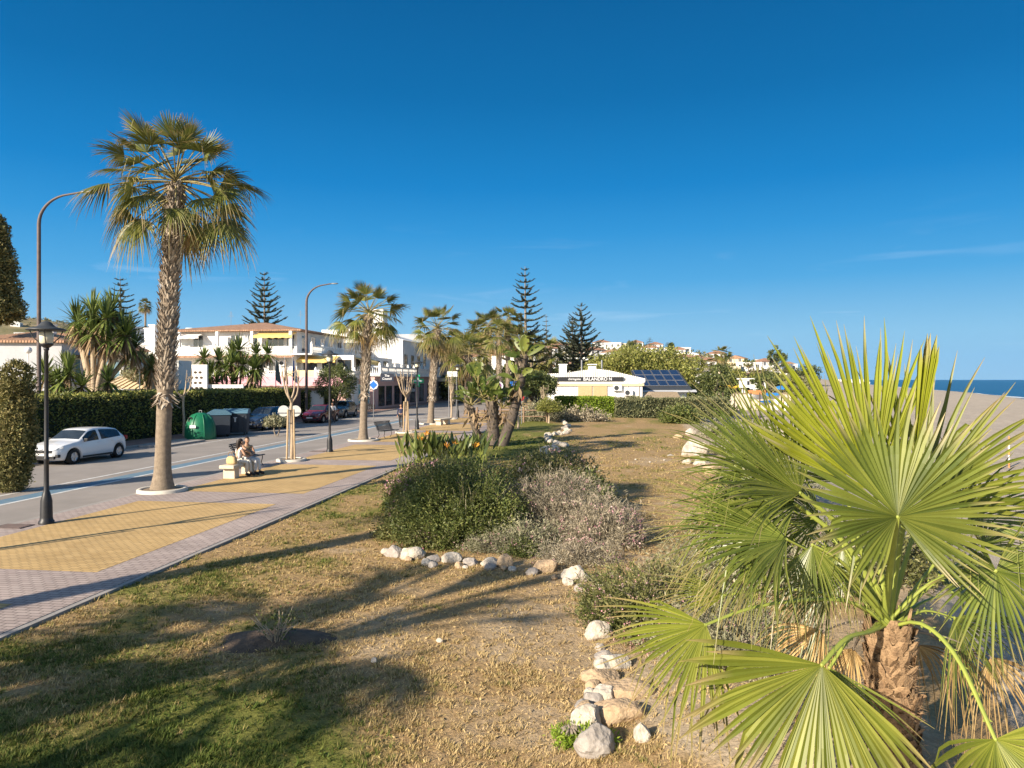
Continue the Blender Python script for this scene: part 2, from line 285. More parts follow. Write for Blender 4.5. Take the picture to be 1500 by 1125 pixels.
def blade(mb, hub, t0, nn, R, nseg=30, span=4.2, droop=.3, mi=0, split=.5, fold=.30, cup=.1, rag=.1, nst=7, wk=1.0, kink=.0, tipv=1.0):
    """a palmate blade: folded segments joined near the hub, free and drooping towards their tips"""
    hub = np.asarray(hub, float); t0 = nrm(t0); s = nrm(np.cross(t0, nn)); n = np.cross(s, t0)
    a = np.linspace(-span/2, span/2, nseg)+rng.normal(size=nseg)*.012; da = span/(nseg-1)
    Ri = R*(.66+.34*np.cos(a*.62))*rng.uniform(1-rag, 1+rag*.4, nseg)
    q = np.linspace(.015, 1, nst); r = Ri[:,None]*q[None]
    dirs = np.cos(a)[:,None]*t0+np.sin(a)[:,None]*s+(1-np.cos(a))[:,None]*n*cup*.5
    dirs = nrm(dirs); side = -np.sin(a)[:,None]*t0+np.cos(a)[:,None]*s
    w = np.where(q < split, q*Ri[:,None]*da*.5*1.04, split*Ri[:,None]*da*.5*1.02*np.clip((1-q)/(1-split), 0, 1)**.75)*wk+.0012
    mid = hub+dirs[:,None]*r[...,None]+n*(cup*R*.5*(q**2))[None,:,None]
    dr = droop*R*np.clip((q-.25)/.75, 0, 1)**2.2; jit = rng.uniform(.5, 1.5, nseg)
    mid[...,2] -= dr[None]*jit[:,None]
    if kink:
        kk = (rng.random(nseg) < kink)[:,None]*np.clip((q-.6)/.4, 0, 1)[None]; mid[...,2] -= kk*R*.38
        mid -= dirs[:,None]*(kk*R*.2)[...,None]
    latj = rng.normal(size=nseg)*.10*R; mid += side[:,None]*(latj[:,None]*np.clip(q-split, 0, 1)[None]**1.5)[...,None]
    lf = mid+side[:,None]*w[...,None]; rt = mid-side[:,None]*w[...,None]; md = mid-n*(w*fold*2)[...,None]
    V = np.stack([lf, md, rt], 2).reshape(-1,3)
    i, j = np.meshgrid(np.arange(nseg), np.arange(nst-1), indexing='ij'); b0 = (i*nst+j).ravel()*3
    f = np.concatenate([np.stack([b0, b0+1, b0+4, b0+3], 1), np.stack([b0+1, b0+2, b0+5, b0+4], 1)])
    mb.add(V, f, mi, np.repeat(np.broadcast_to(q*tipv, (nseg,nst)).ravel()*np.repeat(rng.uniform(.85,1.12,nseg), nst), 3))
def frond(mb, base, az, el, Lp, R, sag=.15, nseg=24, span=3.9, droop=.3, mi=0, mp=1, nst=6, pr=.025, wk=1.0, kink=0.0, split=.5):
    d = np.array([math.cos(az)*math.cos(el), math.sin(az)*math.cos(el), math.sin(el)])
    t = np.linspace(0, 1, 6)[:,None]; P = base+d*Lp*t+np.array([0,0,-1])*sag*Lp*t*t
    tube(mb, P, np.linspace(pr*1.5, pr*.7, 6), 4, mp, False)
    t0 = nrm(P[-1]-P[-2]); sd = np.array([-math.sin(az), math.cos(az), 0]); tw = rng.normal()*.35
    nn = np.cross(sd, t0); nn = -nn if nn[2] < 0 and el > 0 else nn
    nn = nn*math.cos(tw)+sd*math.sin(tw)
    blade(mb, P[-1], t0, nn, R, nseg, span, droop, mi, nst=nst, wk=wk, kink=kink, cup=.12, split=split)
def polyline(pts, n=12):
    p = np.asarray(pts, float); t = np.linspace(0, len(p)-1, n); i = np.minimum(t.astype(int), len(p)-2); f = (t-i)[:,None]
    pm = p[np.maximum(i-1, 0)]; p0 = p[i]; p1 = p[i+1]; p2 = p[np.minimum(i+2, len(p)-1)]
    return .5*((2*p0)+(-pm+p1)*f+(2*pm-5*p0+4*p1-p2)*f*f+(-pm+3*p0-3*p1+p2)*f**3)
def ico(sub=3):
    bm = bmesh.new(); bmesh.ops.create_icosphere(bm, subdivisions=sub, radius=1)
    v = np.array([x.co[:] for x in bm.verts]); f = np.array([[x.index for x in q.verts] for q in bm.faces]); bm.free(); return v, f
ICO3, ICO2 = ico(3), ico(2)
def rockmesh(mb, c, r, s, mi=0, rz=0.0, fine=True):
    v, f = (ico(4) if fine else ICO2); v = v.copy(); R = np.random.default_rng(s)
    for k in range(9):                                     # plane cuts give broken faces
        d = nrm(R.normal(size=3)); d[2] = abs(d[2])*.7+.1 if k < 6 else d[2]; d = nrm(d); o = R.uniform(.62, .9); h = v@d-o; v = v-np.where(h > 0, h, 0)[:,None]*d*.92
    v = v*(1+.20*(fbm(v*2.2+s, s, 4)-.5)[:,None]+(.13*(fbm(v*6.5+s, s+5, 4)-.5)[:,None] if fine else 0)); v = v*np.asarray(r)
    ca, sa = math.cos(rz), math.sin(rz); v = v@np.array([[ca,sa,0],[-sa,ca,0],[0,0,1]])
    mb.add(v+np.asarray(c), f, mi, 0, False)
# ================================================================ TERRAIN
def shore(y): return 62+.42*y
def hgt(x, y):
    x = np.asarray(x, float); y = np.asarray(y, float); n = -CXS*x+SX*y; u = SX*x+CXS*y
    h = np.zeros_like(x)
    h = np.where((n > 8.22) & (n < 26.3) & (u < 175), -.34, h)
    near = np.exp(-(((x-2.9)/1.7)**2+((y-6.0)/1.9)**2))*.52
    h = h+near+.10*np.exp(-(((x-.4)/2.6)**2+((y-16.5)/3.2)**2))
    edge = np.maximum(6.6, 2.8+.2*np.clip(y, 0, 95))
    h = h-1.45*sst(0, 7, x-edge)*(n < 8)-.0045*np.clip(x-edge-7, 0, 200)
    sm = sst(4, 14, x)
    h = h+.05*(fbm(np.stack([x, y], -1)*.5, 3)-.5)*(n < 8.0)+.5*sm*(fbm(np.stack([x,y],-1)*.12, 5)-.5)*(y < 120)
    town = 22*sst(150, 430, y)*(1-sst(60, 215, x-.08*(y-420)))*sst(-420, -150, x)*(.85+.3*fbm(np.stack([x,y],-1)*.006, 9, 3))
    h = h+town
    left = 46*np.exp(-(((x+420)/105)**2+((y-660)/150)**2))+26*np.exp(-(((x+560)/160)**2+((y-620)/150)**2))
    h = h+left*(.9+.2*fbm(np.stack([x,y],-1)*.012, 4))
    sea = sst(-6, 10, x-shore(y))*(y > -50)
    h = np.where(x-shore(y) > -6, h*(1-sea)-5*sea, h)
    return h
def axis(lo, hi, step, grow, far):
    a = list(np.arange(lo, hi+1e-6, step)); d = step
    while a[-1] < far: d *= grow; a.append(a[-1]+d)
    d = step; b = []; x = lo
    while x > -far: d *= grow; x -= d; b.append(x)
    return np.array(b[::-1]+a)
gx = axis(-10, 8, .14, 1.07, 14000); gy = axis(3, 22, .14, 1.05, 14000); gy = gy[gy > -60]
X, Y = np.meshgrid(gx, gy); Z = hgt(X, Y)
def dryness(x, y):
    """0 = green turf, 1 = dry straw, 2 = bare sandy earth"""
    p = np.stack([x, y], -1)
    big = fbm(p*.22, 21, 4); med = fbm(p*1.1, 22, 4)
    g = .80+1.3*(med-.5)+.8*(big-.5)
    g = g-1.0*np.exp(-(((x+3.2)/2.6)**2+((y-6.7)/1.7)**2))-.35*np.exp(-(((x+5.2)/1.6)**2+((y-21)/5.5)**2))-.25*np.exp(-(((x+6.5)/2.0)**2+((y-11)/3)**2))   # greener by the near corner
    g = g-.75*sst(24, 34, y)*(1-sst(2.0, 3.6, x))                                                             # greener strip left of the far stones
    g = g+.25*sst(15, 19, y)*sst(.5, 2.5, x)*(1-sst(24, 36, y))+.3*sst(-1.6, 1.0, x)*(y < 15)
    g = g-.12*(y > 36)*(x > 2)
    e = np.maximum(6.3, 2.4+.2*np.clip(y, 0, 95))
    g = np.clip(g, 0, 1.25)
    bed = sst(.55, 1.0, np.exp(-(((x-2.6)/2.0)**2+((y-7.4)/3.0)**2))*1.35)
    g = np.maximum(g, 1.75*bed*(x > .6)); q = sst(-.8, .6, x-e); g = np.where(q > 0, np.maximum(g, .6+1.4*q), g)
    return g
mb = MB(); ny, nx = X.shape; i, j = np.meshgrid(np.arange(ny-1), np.arange(nx-1), indexing='ij'); k = (i*nx+j).ravel()
mb.add(np.stack([X, Y, Z], -1).reshape(-1,3), np.stack([k, k+1, k+nx+1, k+nx], 1), 0, 0, True)
ground = mb.mesh('ground', [])
nn = -CXS*X+SX*Y
dr = dryness(X, Y); dr = np.where(nn > 8, 1.6, dr)
at_ = ground.attributes.new('dry', 'FLOAT', 'POINT'); at_.data.foreach_set('value', dr.astype(np.float32).ravel())
snd = sst(.2, 2.2, X-np.maximum(6.3, 2.4+.2*np.clip(Y, 0, 95)))*(nn < 8)*(Y < 1200); 
snd = np.where(Y > 150, sst(60, 110, X-.08*(Y-420)-.12*np.clip(420-Y, 0, 300)+30), snd)
snd = np.where(X > shore(Y)-60, 1.0, snd)
at2 = ground.attributes.new('sand', 'FLOAT', 'POINT'); at2.data.foreach_set('value', snd.astype(np.float32).ravel())
def groundmat():
    m, nt, b, N = _nt('turf_earth_and_sand'); L = nt.links.new
    tc = N('ShaderNodeTexCoord'); P = tc.outputs['Object']
    def noise(s, d=6, r=.65):
        n = N('ShaderNodeTexNoise'); n.inputs['Scale'].default_value = s; n.inputs['Detail'].default_value = d; n.inputs['Roughness'].default_value = r; L(P, n.inputs['Vector']); return n.outputs['Fac']
    def rr(f, st): q = N('ShaderNodeValToRGB'); ramp(q, st); L(f, q.inputs['Fac']); return q.outputs['Color']
    def mix(f, a, c): q = N('ShaderNodeMixRGB'); L(f, q.inputs['Fac']); L(a, q.inputs['Color1']); L(c, q.inputs['Color2']); return q.outputs['Color']
    def mrg(f, a, c): q = N('ShaderNodeMapRange'); q.inputs['From Min'].default_value = a; q.inputs['From Max'].default_value = c; L(f, q.inputs['Value']); return q.outputs['Result']
    fine = noise(28, 8, .75)
    green = rr(fine, [(.3, (.075,.085,.018)), (.7, (.26,.255,.065))]); straw = rr(fine, [(.30, (.19,.12,.058)), (.70, (.54,.37,.18))])
    earth = rr(noise(9, 8), [(.3, (.36,.27,.17)), (.7, (.56,.45,.31))]); sand = rr(noise(.9, 10, .78), [(.3, (.29,.24,.185)), (.5, (.42,.355,.28)), (.7, (.52,.45,.36))])
    a = N('ShaderNodeAttribute', attribute_name='dry').outputs['Fac']; s = N('ShaderNodeAttribute', attribute_name='sand').outputs['Fac']
    ad = N('ShaderNodeMath', operation='ADD'); q = N('ShaderNodeMath', operation='MULTIPLY_ADD'); L(noise(3.2, 6), q.inputs[0]); q.inputs[1].default_value = .7; q.inputs[2].default_value = -.35; L(a, ad.inputs[0]); L(q.outputs[0], ad.inputs[1]); a = ad.outputs[0]
    c = mix(mrg(a, .15, .75), green, straw); c = mix(mrg(a, .95, 1.5), c, earth)
    far = N('ShaderNodeSeparateXYZ'); L(P, far.inputs[0]); town = rr(noise(.03, 8), [(.35, (.15,.14,.065)), (.65, (.36,.28,.17))])
    c = mix(mrg(far.outputs[1], 110, 170), c, town); c = mix(s, c, sand)
    L(c, b.inputs['Base Color']); b.inputs['Roughness'].default_value = .95; b.inputs['Specular IOR Level'].default_value = .1
    bp = N('ShaderNodeBump'); bp.inputs['Distance'].default_value = .07; L(noise(5, 8, .7), bp.inputs['Height']); L(bp.outputs['Normal'], b.inputs['Normal'])
    return m
ground.materials.append(groundmat()); go = bpy.data.objects.new('ground', ground); COL.objects.link(go); tag(go, kind='structure')
def gz(x, y): return float(hgt(np.array([x]), np.array([y]))[0])
# sea and mountains
mb = MB(); mb.add([(-900,40,-2.35),(16000,40,-2.35),(16000,16000,-2.35),(-900,16000,-2.35)], [0,1,2,3])
def seamat():
    m, nt, b, N = _nt('deep_blue_sea'); L = nt.links.new
    tc = N('ShaderNodeTexCoord'); mp = N('ShaderNodeMapping'); mp.inputs['Scale'].default_value = (.05,.22,1); L(tc.outputs['Object'], mp.inputs['Vector'])
    nz = N('ShaderNodeTexNoise'); nz.inputs['Scale'].default_value = 1; nz.inputs['Detail'].default_value = 8; nz.inputs['Roughness'].default_value = .7; L(mp.outputs[0], nz.inputs['Vector'])
    rp = N('ShaderNodeValToRGB'); ramp(rp, [(.4, (.004,.040,.105)), (.62, (.012,.085,.17)), (.8, (.05,.16,.24))]); L(nz.outputs['Fac'], rp.inputs['Fac']); L(rp.outputs['Color'], b.inputs['Base Color'])
    bp = N('ShaderNodeBump'); bp.inputs['Distance'].default_value = .5; L(nz.outputs['Fac'], bp.inputs['Height']); L(bp.outputs['Normal'], b.inputs['Normal']); b.inputs['Roughness'].default_value = .28; b.inputs['Specular IOR Level'].default_value = .25
    return m
tag(mb.build('sea', seamat()), kind='structure')
mb = MB(); yy = np.linspace(60, 1200, 220); w0 = 3+2.5*fbm(np.stack([yy*.05, yy*0], -1), 12); xs = shore(yy)+2.5+3*fbm(np.stack([yy*.03, yy*0+3], -1), 13)
V = np.stack([np.stack([xs, yy, yy*0-2.33], -1), np.stack([xs+w0, yy, yy*0-2.33], -1)], 1).reshape(-1,3); i = np.arange(219)*2; mb.add(V, np.stack([i, i+1, i+3, i+2], 1)); tag(mb.build('surf_water', mat('white_surf', (.75,.77,.78), (.35,.45,.50), .4, .7)), kind='structure')
mx = np.linspace(-6800, -1500, 160); rows = []
ridge = (250+520*np.exp(-((mx+4650)/900)**2)+330*np.exp(-((mx+3500)/700)**2)+260*np.exp(-((mx+6300)/600)**2))*.72
ridge = ridge*(1-sst(-2700, -1600, mx))*(.82+.36*fbm(np.stack([mx*.0016, mx*0], -1), 8, 5))
for t in np.linspace(0, 1, 24):
    zz = -20+ridge*np.sin(t*PI)**.8*(1+.30*(fbm(np.stack([mx*.002, np.full_like(mx, t*6)], -1), 31, 5)-.5)) if 0 < t < 1 else np.full_like(mx, -30)
    rows.append(np.stack([mx, 5600+t*3400+0*mx, zz], -1))
mb = MB(); V = np.array(rows); i, j = np.meshgrid(np.arange(23), np.arange(159), indexing='ij'); k = (i*160+j).ravel()
mb.add(V.reshape(-1,3), np.stack([k, k+1, k+161, k+160], 1), 0, 0, True)
tag(mb.build('mountains', mat('bare_limestone_mountain', (.25,.22,.19), (.13,.13,.10), .004, .95)), kind='structure')
# ---------------------------------------------------------------- grass blades (near turf)
def grass():
    mb = MB()
    for (y0, y1, dens, nb, hh) in ((5.8, 9.5, 430, 11, .050), (9.5, 13.5, 270, 10, .054), (13.5, 19, 140, 9, .058), (19, 30, 52, 8, .068), (30, 44, 18, 7, .08)):
        x0, x1 = max(-.75*y1, -8.8), .30*y0+1.5; m = int((x1-x0)*(y1-y0)*dens)
        x = rng.uniform(x0, x1, m); y = rng.uniform(y0, y1, m)
        d = dryness(x, y); pt = fbm(np.stack([x,y],-1)*1.7, 40, 4); k = np.clip(1.5-d, .16, 1)*(.25+.75*sst(.40, .58, pt))*np.where(((x+3.25)/.60)**2+((y-9.68)/.33)**2 < 1, 0, 1)
        ok = rng.random(m) < k; x, y, d = x[ok], y[ok], d[ok]; sz = rng.uniform(.45, 1.25, len(x))**1.3; dj = d+rng.normal(size=len(d))*.22
        x = np.repeat(x, nb)+rng.normal(size=len(x)*nb)*.022; y = np.repeat(y, nb)+rng.normal(size=len(y)*nb)*.022; sz = np.repeat(sz, nb); dj = np.repeat(dj, nb)+rng.normal(size=len(dj)*nb)*.10; d = np.repeat(d, nb)
        n = -CXS*x+SX*y; ok = n < 7.99+.16*(fbm(np.stack([x,y],-1)*2.5, 50, 2)-.42); x, y, sz, dj, d = x[ok], y[ok], sz[ok], dj[ok], d[ok]
        z = hgt(x, y); h = hh*sz*rng.uniform(.5, 1.2, len(x))*(1.1-.25*np.clip(d, 0, 1)); w = .0035*(1+y/8)
        az = rng.uniform(0, 2*PI, len(x)); ln = rng.uniform(.3, 1.5, len(x))*h
        b = np.stack([np.cos(az+1.57)*w, np.sin(az+1.57)*w, 0*w], -1); o = np.stack([x, y, z-.004], -1)
        V = np.stack([o-b, o+b, o+np.stack([np.cos(az)*ln, np.sin(az)*ln, h], -1)], 1).reshape(-1,3)
        mb.add(V, np.arange(len(V)).reshape(-1,3), 0, np.repeat(np.clip(dj, 0, 1.2)+.001, 3))
        m = int((x1-x0)*(y1-y0)*dens*.55); x = rng.uniform(x0, x1, m); y = rng.uniform(y0, y1, m); ok = (-CXS*x+SX*y) < 7.95; x, y = x[ok], y[ok]; m = len(x)     # straw litter
        z = hgt(x, y)+rng.uniform(.004, .03, m); az = rng.uniform(0, 2*PI, m); L = rng.uniform(.006, .022, m)*(1+y/30); w = L*rng.uniform(.06, .16, m); a = np.stack([np.cos(az)*L, np.sin(az)*L, rng.normal(size=m)*.012], -1); b = np.stack([-np.sin(az)*w, np.cos(az)*w, rng.normal(size=m)*.006], -1); o = np.stack([x, y, z], -1)
        mb.add(np.stack([o-a, o-b, o+a, o+b], 1).reshape(-1,3), np.arange(4*m).reshape(-1,4), 0, np.repeat(np.clip(dryness(x, y)+rng.uniform(-.25, .35, m), .05, 1.2), 4))
    m, nt, b, N = _nt('turf_blades'); L = nt.links.new
    a = N('ShaderNodeAttribute', attribute_name='tip'); g = N('ShaderNodeNewGeometry'); rp = N('ShaderNodeValToRGB'); ramp(rp, [(0, (.085,.125,.022)), (.3, (.18,.205,.045)), (.65, (.42,.315,.13)), (1, (.54,.405,.20))]); L(a.outputs['Fac'], rp.inputs['Fac'])
    mr = N('ShaderNodeMapRange'); mr.inputs['To Min'].default_value = .65; mr.inputs['To Max'].default_value = 1.25; L(g.outputs['Random Per Island'], mr.inputs['Value'])
    mu = N('ShaderNodeMixRGB', blend_type='MULTIPLY'); mu.inputs['Fac'].default_value = 1; L(rp.outputs['Color'], mu.inputs['Color1']); L(mr.outputs['Result'], mu.inputs['Color2']); L(mu.outputs['Color'], b.inputs['Base Color']); b.inputs['Roughness'].default_value = .7; b.inputs['Specular IOR Level'].default_value = .2
    t = N('ShaderNodeBsdfTranslucent'); ms = N('ShaderNodeMixShader'); ms.inputs['Fac'].default_value = .25; L(mu.outputs['Color'], t.inputs['Color']); L(b.outputs['BSDF'], ms.inputs[1]); L(t.outputs['BSDF'], ms.inputs[2]); L(ms.outputs['Shader'], nt.nodes['Material Output'].inputs['Surface'])
    tag(mb.build('grass', m), kind='stuff')
grass()
# ================================================================ STREET  (local frame: x = -n, y = u)
def srect(mb, n0, n1, u0, u1, z, mi=0):
    mb.add([(-n1,u0,z),(-n0,u0,z),(-n0,u1,z),(-n1,u1,z)], [0,1,2,3], mi)
U0, U1 = -14, 170
mb = MB(); bx(mb, -24.4, -14.12, U0, U1, -.5, -.07)
road = tag(mb.build('road', K['asphalt'], rz=-TH), kind='structure')
mb = MB(); srect(mb, 16.95, 17.10, U0, 62, -.066); srect(mb, 18.30, 18.44, U0, 62, -.066); srect(mb, 22.2, 22.3, 33, 70, -.066)
for u in (62, 66): srect(mb, 14.6, 23.6, u, u+.45, -.066)
mb.build('white_lane_line', K['whitepaint'], road)
mb = MB(); srect(mb, 17.10, 17.72, U0, 62, -.0655); mb.build('blue_lane_line', K['bluepaint'], road)
mb = MB(); bx(mb, -13.92, -8.10, U0, U1, -.5, .06, 1)
for k in range(-3, 18):
    a = 11.6+8.8*k; srect(mb, 8.98, 13.08, a, a+7.0, .064, 0)
tag(mb.build('promenade', [K['paveY'], K['paveP']], rz=-TH), kind='structure')
mb = MB(); bx(mb, -14.12, -13.92, U0, U1, -.5, .056); bx(mb, -8.10, -7.99, U0, U1, -.4, .052)
bx(mb, -24.56, -24.4, U0, U1, -.5, .04)
tag(mb.build('kerb', K['kerb'], rz=-TH), kind='structure')
mb = MB(); bx(mb, -26.75, -24.56, U0, U1, -.5, .045)
tag(mb.build('pavement', K['paveR'], rz=-TH), kind='structure')
# manhole covers
for (px, py, z) in ((20, 775, .064), (466, 663, .064)):
    g = G(px, py, .0); mb = MB(); bx(mb, -.36, .36, -.22, .22, 0, .012)
    for q in range(-3, 4): bx(mb, -.30, .30, q*.055-.012, q*.055+.012, .012, .018)
    o = mb.build('drain_cover', K['rustpole'], loc=(g[0], g[1], z), rz=-TH)
    tag(o, 'small rusty drain cover in the paving beside the nearest lamp post' if px < 100 else 'small rusty drain cover in the paving by the farther lamp post', 'drain cover', 'drain covers')
# ================================================================ FAN PALMS
def palm_trunk(mb, H, r0, r1, smooth, lean=(0,0), seed=0):
    t = np.linspace(0, 1, 40); z = t*H
    rad = r1+(r0-r1)*np.exp(-z/.38)+.012*np.clip(z-smooth, 0, 1.5)
    rad = rad*(1+.02*np.sin(z*9+seed))
    cx = lean[0]*t**1.5; cy = lean[1]*t**1.5
    tube(mb, np.stack([cx, cy, z], -1), rad, 20, 0, True, True)
    # ring scars on the clean lower part are in the material; stubs of cut leaves above
    a = []; zz = smooth; k = 0
    while zz < H*.99:
        per = 11
        for q in range(per):
            a.append((zz+rng.normal()*.02, (q+.5*(k % 2))/per*2*PI+k*.11+rng.normal()*.08))
        zz += .088; k += 1
    for (z0, az) in a:
        tt = z0/H; R = np.interp(z0, z, rad); c = np.array([lean[0]*tt**1.5, lean[1]*tt**1.5, z0]); o = np.array([math.cos(az), math.sin(az), 0]); s = np.array([-o[1], o[0], 0])
        L = rng.uniform(.13, .24); w = rng.uniform(.035, .062); sp = rng.uniform(.25, .6)*(1.9 if z0 < smooth+.35 else 1); tl = rng.normal()*.25
        up = nrm(np.array([0,0,1.])*(1 if z0 > smooth+.3 else -.25)+s*tl)
        b = c+o*(R-.01); m = b+up*L*.55+o*L*sp*.5; e = b+up*L+o*L*sp
        mb.add([b-s*w, b+s*w, m+s*w*.85, m-s*w*.85, e+s*w*.35, e-s*w*.35, m+o*.03, e+o*.02], [[0,1,2,3],[3,2,4,5],[0,3,6,1],[3,5,7,6]], 1)
    return np.array([lean[0], lean[1], H])
def palm_crown(mbg, mbd, top, nf, R, L, hi, seed, dead=8, sk=1.0):
    global rng
    rng = np.random.default_rng(seed)
    for q in range(nf):
        f = (q+.5)/nf; el = math.asin(max(-.8, min(.995, 1-1.56*f+rng.normal()*.05))); az = q*2.39996+rng.normal()*.25; k = rng.uniform(.82, 1.12)
        frond(mbg, top+np.array([0,0,.22*(1-f)]), az, el, L*k*(.80+.25*min(f*2, 1)), R*k*(.9+.15*min(f*2, 1)), sag=.04+.22*f, nseg=hi, span=2.5+.9*f, droop=.08+.50*f**1.3, mi=0, mp=1, pr=.020, split=.54-.12*f, kink=.15*f)
    for q in range(dead):
        el = math.radians(-22-40*rng.random()); az = q*2.39996*1.7+rng.normal()*.3; k = rng.uniform(.75, 1.05)
        frond(mbd, top-np.array([0,0,.15+.35*rng.random()]), az, el, L*k*.8, R*k*.85, sag=.25, nseg=max(12, int(hi*.6)), span=2.0, droop=.55, mi=0 if rng.random() < .55 else 2, mp=1, pr=.022, split=.35, wk=.85)
def make_palm(label, px, py, D, ztop, r0, r1, smooth, nf, R, L, hi, seed, lean=(0,0), dead=8, z=.06, name='fan_palm', loc=None, group='fan palms along the promenade'):
    if loc is None: loc = np.array([(px-CX)/F*D, D, z])
    t = thing(name, label, 'palm tree', loc, 0, group); mb = MB(); top = palm_trunk(mb, ztop, r0, r1, smooth, lean, seed); mb.build('trunk', [K['trunk'] if smooth > .5 else K['trunkdark'], K['boot']], t)
    g, d = MB(), MB(); palm_crown(g, d, top, nf, R, L, hi, seed, dead)
    g.build('crown', [K['palm'], K['petiole2']], t); d.build('dead_fronds', [K['palmdead'], K['petiole2'], K['palm']], t); return t
P1 = make_palm('tall fan palm nearest the lamp post with thick rough trunk in round white kerb', 238, 722, 21.9, 9.45, .40, .222, 2.75, 50, 1.02, 1.55, 30, 5, lean=(.42,0), dead=9)
P2 = make_palm('fan palm between the black metal bench and the second lamp post', 532, 647, 40.0, 7.1, .34, .205, 2.4, 36, 1.0, 1.35, 22, 8, lean=(.3,.1), dead=10)
P3 = make_palm('leaning fan palm just before the white stone bench on the promenade', 631, 621.5, 55, 7.3, .36, .225, 1.9, 34, 1.05, 1.45, 20, 9, lean=(.5,.2), dead=16)
P4 = make_palm('shorter bright green fan palm behind the paddle-leaved clump', 686, 607, 71, 5.9, .5, .34, .4, 30, 1.5, 1.6, 18, 12, dead=6)
# unseen palms: the row's next one, then two shaped and placed for lawn shadows
d0 = dup(P1, S(13.5, 3.6, .06), 1.1, 'tall fan palm of the promenade row nearest the lawn corner')
d1 = thing('fan_palm', 'unseen palm behind the lawn corner with narrow fronds shaped for shadow streaks', 'palm tree', S(13.0, -3.1, .06), 0, 'fan palms along the promenade'); mb = MB(); tp = palm_trunk(mb, 6.6, .40, .2, 2.2, (.2,.1), 3); mb.build('trunk', [K['trunk'], K['boot']], d1); mb = MB()
for q in range(26):  # narrow fronds chosen so the cast shadow falls in finger-like streaks
    f = (q+.5)/26; frond(mb, tp, q*2.39996, math.radians(72-105*f), 1.25, 2.3, sag=.12+.2*f, nseg=11, span=.66, droop=.30+.2*f, mi=0, mp=1, split=.62, wk=1.15)
mb.build('crown', [K['palm'], K['petiole2']], d1)
d2 = dup(d1, S(14.07, -5.05, .06), 1.9, 'unseen palm added so that its shadow darkens the near left lawn'); d2.scale = (.97,)*3  # extra unseen palm, added to darken the lower left lawn with its shadow
def pit_ring(loc, r, label):
    mb = MB(); lathe(mb, [(r-.14,-.3),(r-.14,.075),(r-.11,.10),(r-.03,.10),(r,.075),(r,-.3)], (0,0,0), 40, 0, True, False)
    o = mb.build('tree_pit_kerb', K['concrete'], loc=loc); tag(o, label, 'kerb ring', 'round kerbs at the foot of the promenade trees')
    m2 = MB(); lathe(m2, [(0.001,.07),(r*.5,.085),(r-.14,.06)], (0,0,0), 28, 0, True, False); m2.build('soil', K['soil'], o); return o
pit_ring((-10.78,21.9,.06), .72, 'round white kerb ring around the tall nearest fan palm')
pit_ring((-8.38,40,.06), .85, 'round kerb ring around the fan palm by the black bench')
pit_ring((-6.29,55,.06), .9, 'round white kerb ring around the fan palm by the stone bench')
# ================================================================ THE YOUNG FAN PALM IN THE FOREGROUND
PD = 5.6; C0 = at(1300, 912, PD); base = np.array([C0[0]+.10, PD+.05, gz(C0[0]+.1, PD)-.15])
fp = thing('young_fan_palm', 'young fan palm with big fresh green fan leaves and brown fibrous stem', 'palm tree', base)
O = lambda p: np.asarray(p)-base
mb = MB(); H = C0[2]-base[2]; tt = np.linspace(0, 1, 24)
tube(mb, np.stack([-.10*tt, -.05*tt, H*tt], -1), .122+.028*np.sin(tt*2.6)+.016*(1-tt), 20, 0)
for k in range(300):
    z = rng.uniform(.0, .97)*H; az = rng.uniform(0, 2*PI); o = np.array([math.cos(az), math.sin(az), 0]); s = np.array([-o[1], o[0], 0]); c = np.array([-.1*z/H, -.05*z/H, z]); b = c+o*(.126+.028*math.sin(z/H*2.6)+.016*(1-z/H))
    L = rng.uniform(.09, .17); w = rng.uniform(.03, .075); tl = rng.normal()*.5; up = nrm(np.array([0,0,1.])+s*tl); sp = rng.uniform(.02, .16)
    m = b+up*L*.6+o*L*sp; e = b+up*L+o*L*sp*1.8
    mb.add([b-s*w, b+s*w, m+s*w, m-s*w, e+s*w*.5, e-s*w*.5, m+o*.012, e+o*.008], [[0,1,6,3],[1,2,6,0],[3,6,7,5],[6,2,4,7]], 1)
for k in range(2600):                                      # loose fibres
    z = rng.uniform(0, 1)*H; az = rng.uniform(0, 2*PI); o = np.array([math.cos(az), math.sin(az), 0]); b = np.array([-.1*z/H, -.05*z/H, z])+o*(.128+.028*math.sin(z/H*2.6)+.016*(1-z/H)); e = b+nrm(o*.5+rng.normal(size=3)*.7)*rng.uniform(.04, .13); s = rdir(1)[0]*.0022
    mb.add([b-s, b+s, e], [0,1,2], 2)
mb.build('trunk', [K['fibredark'], K['fibrewrap'], K['fibre']], fp)
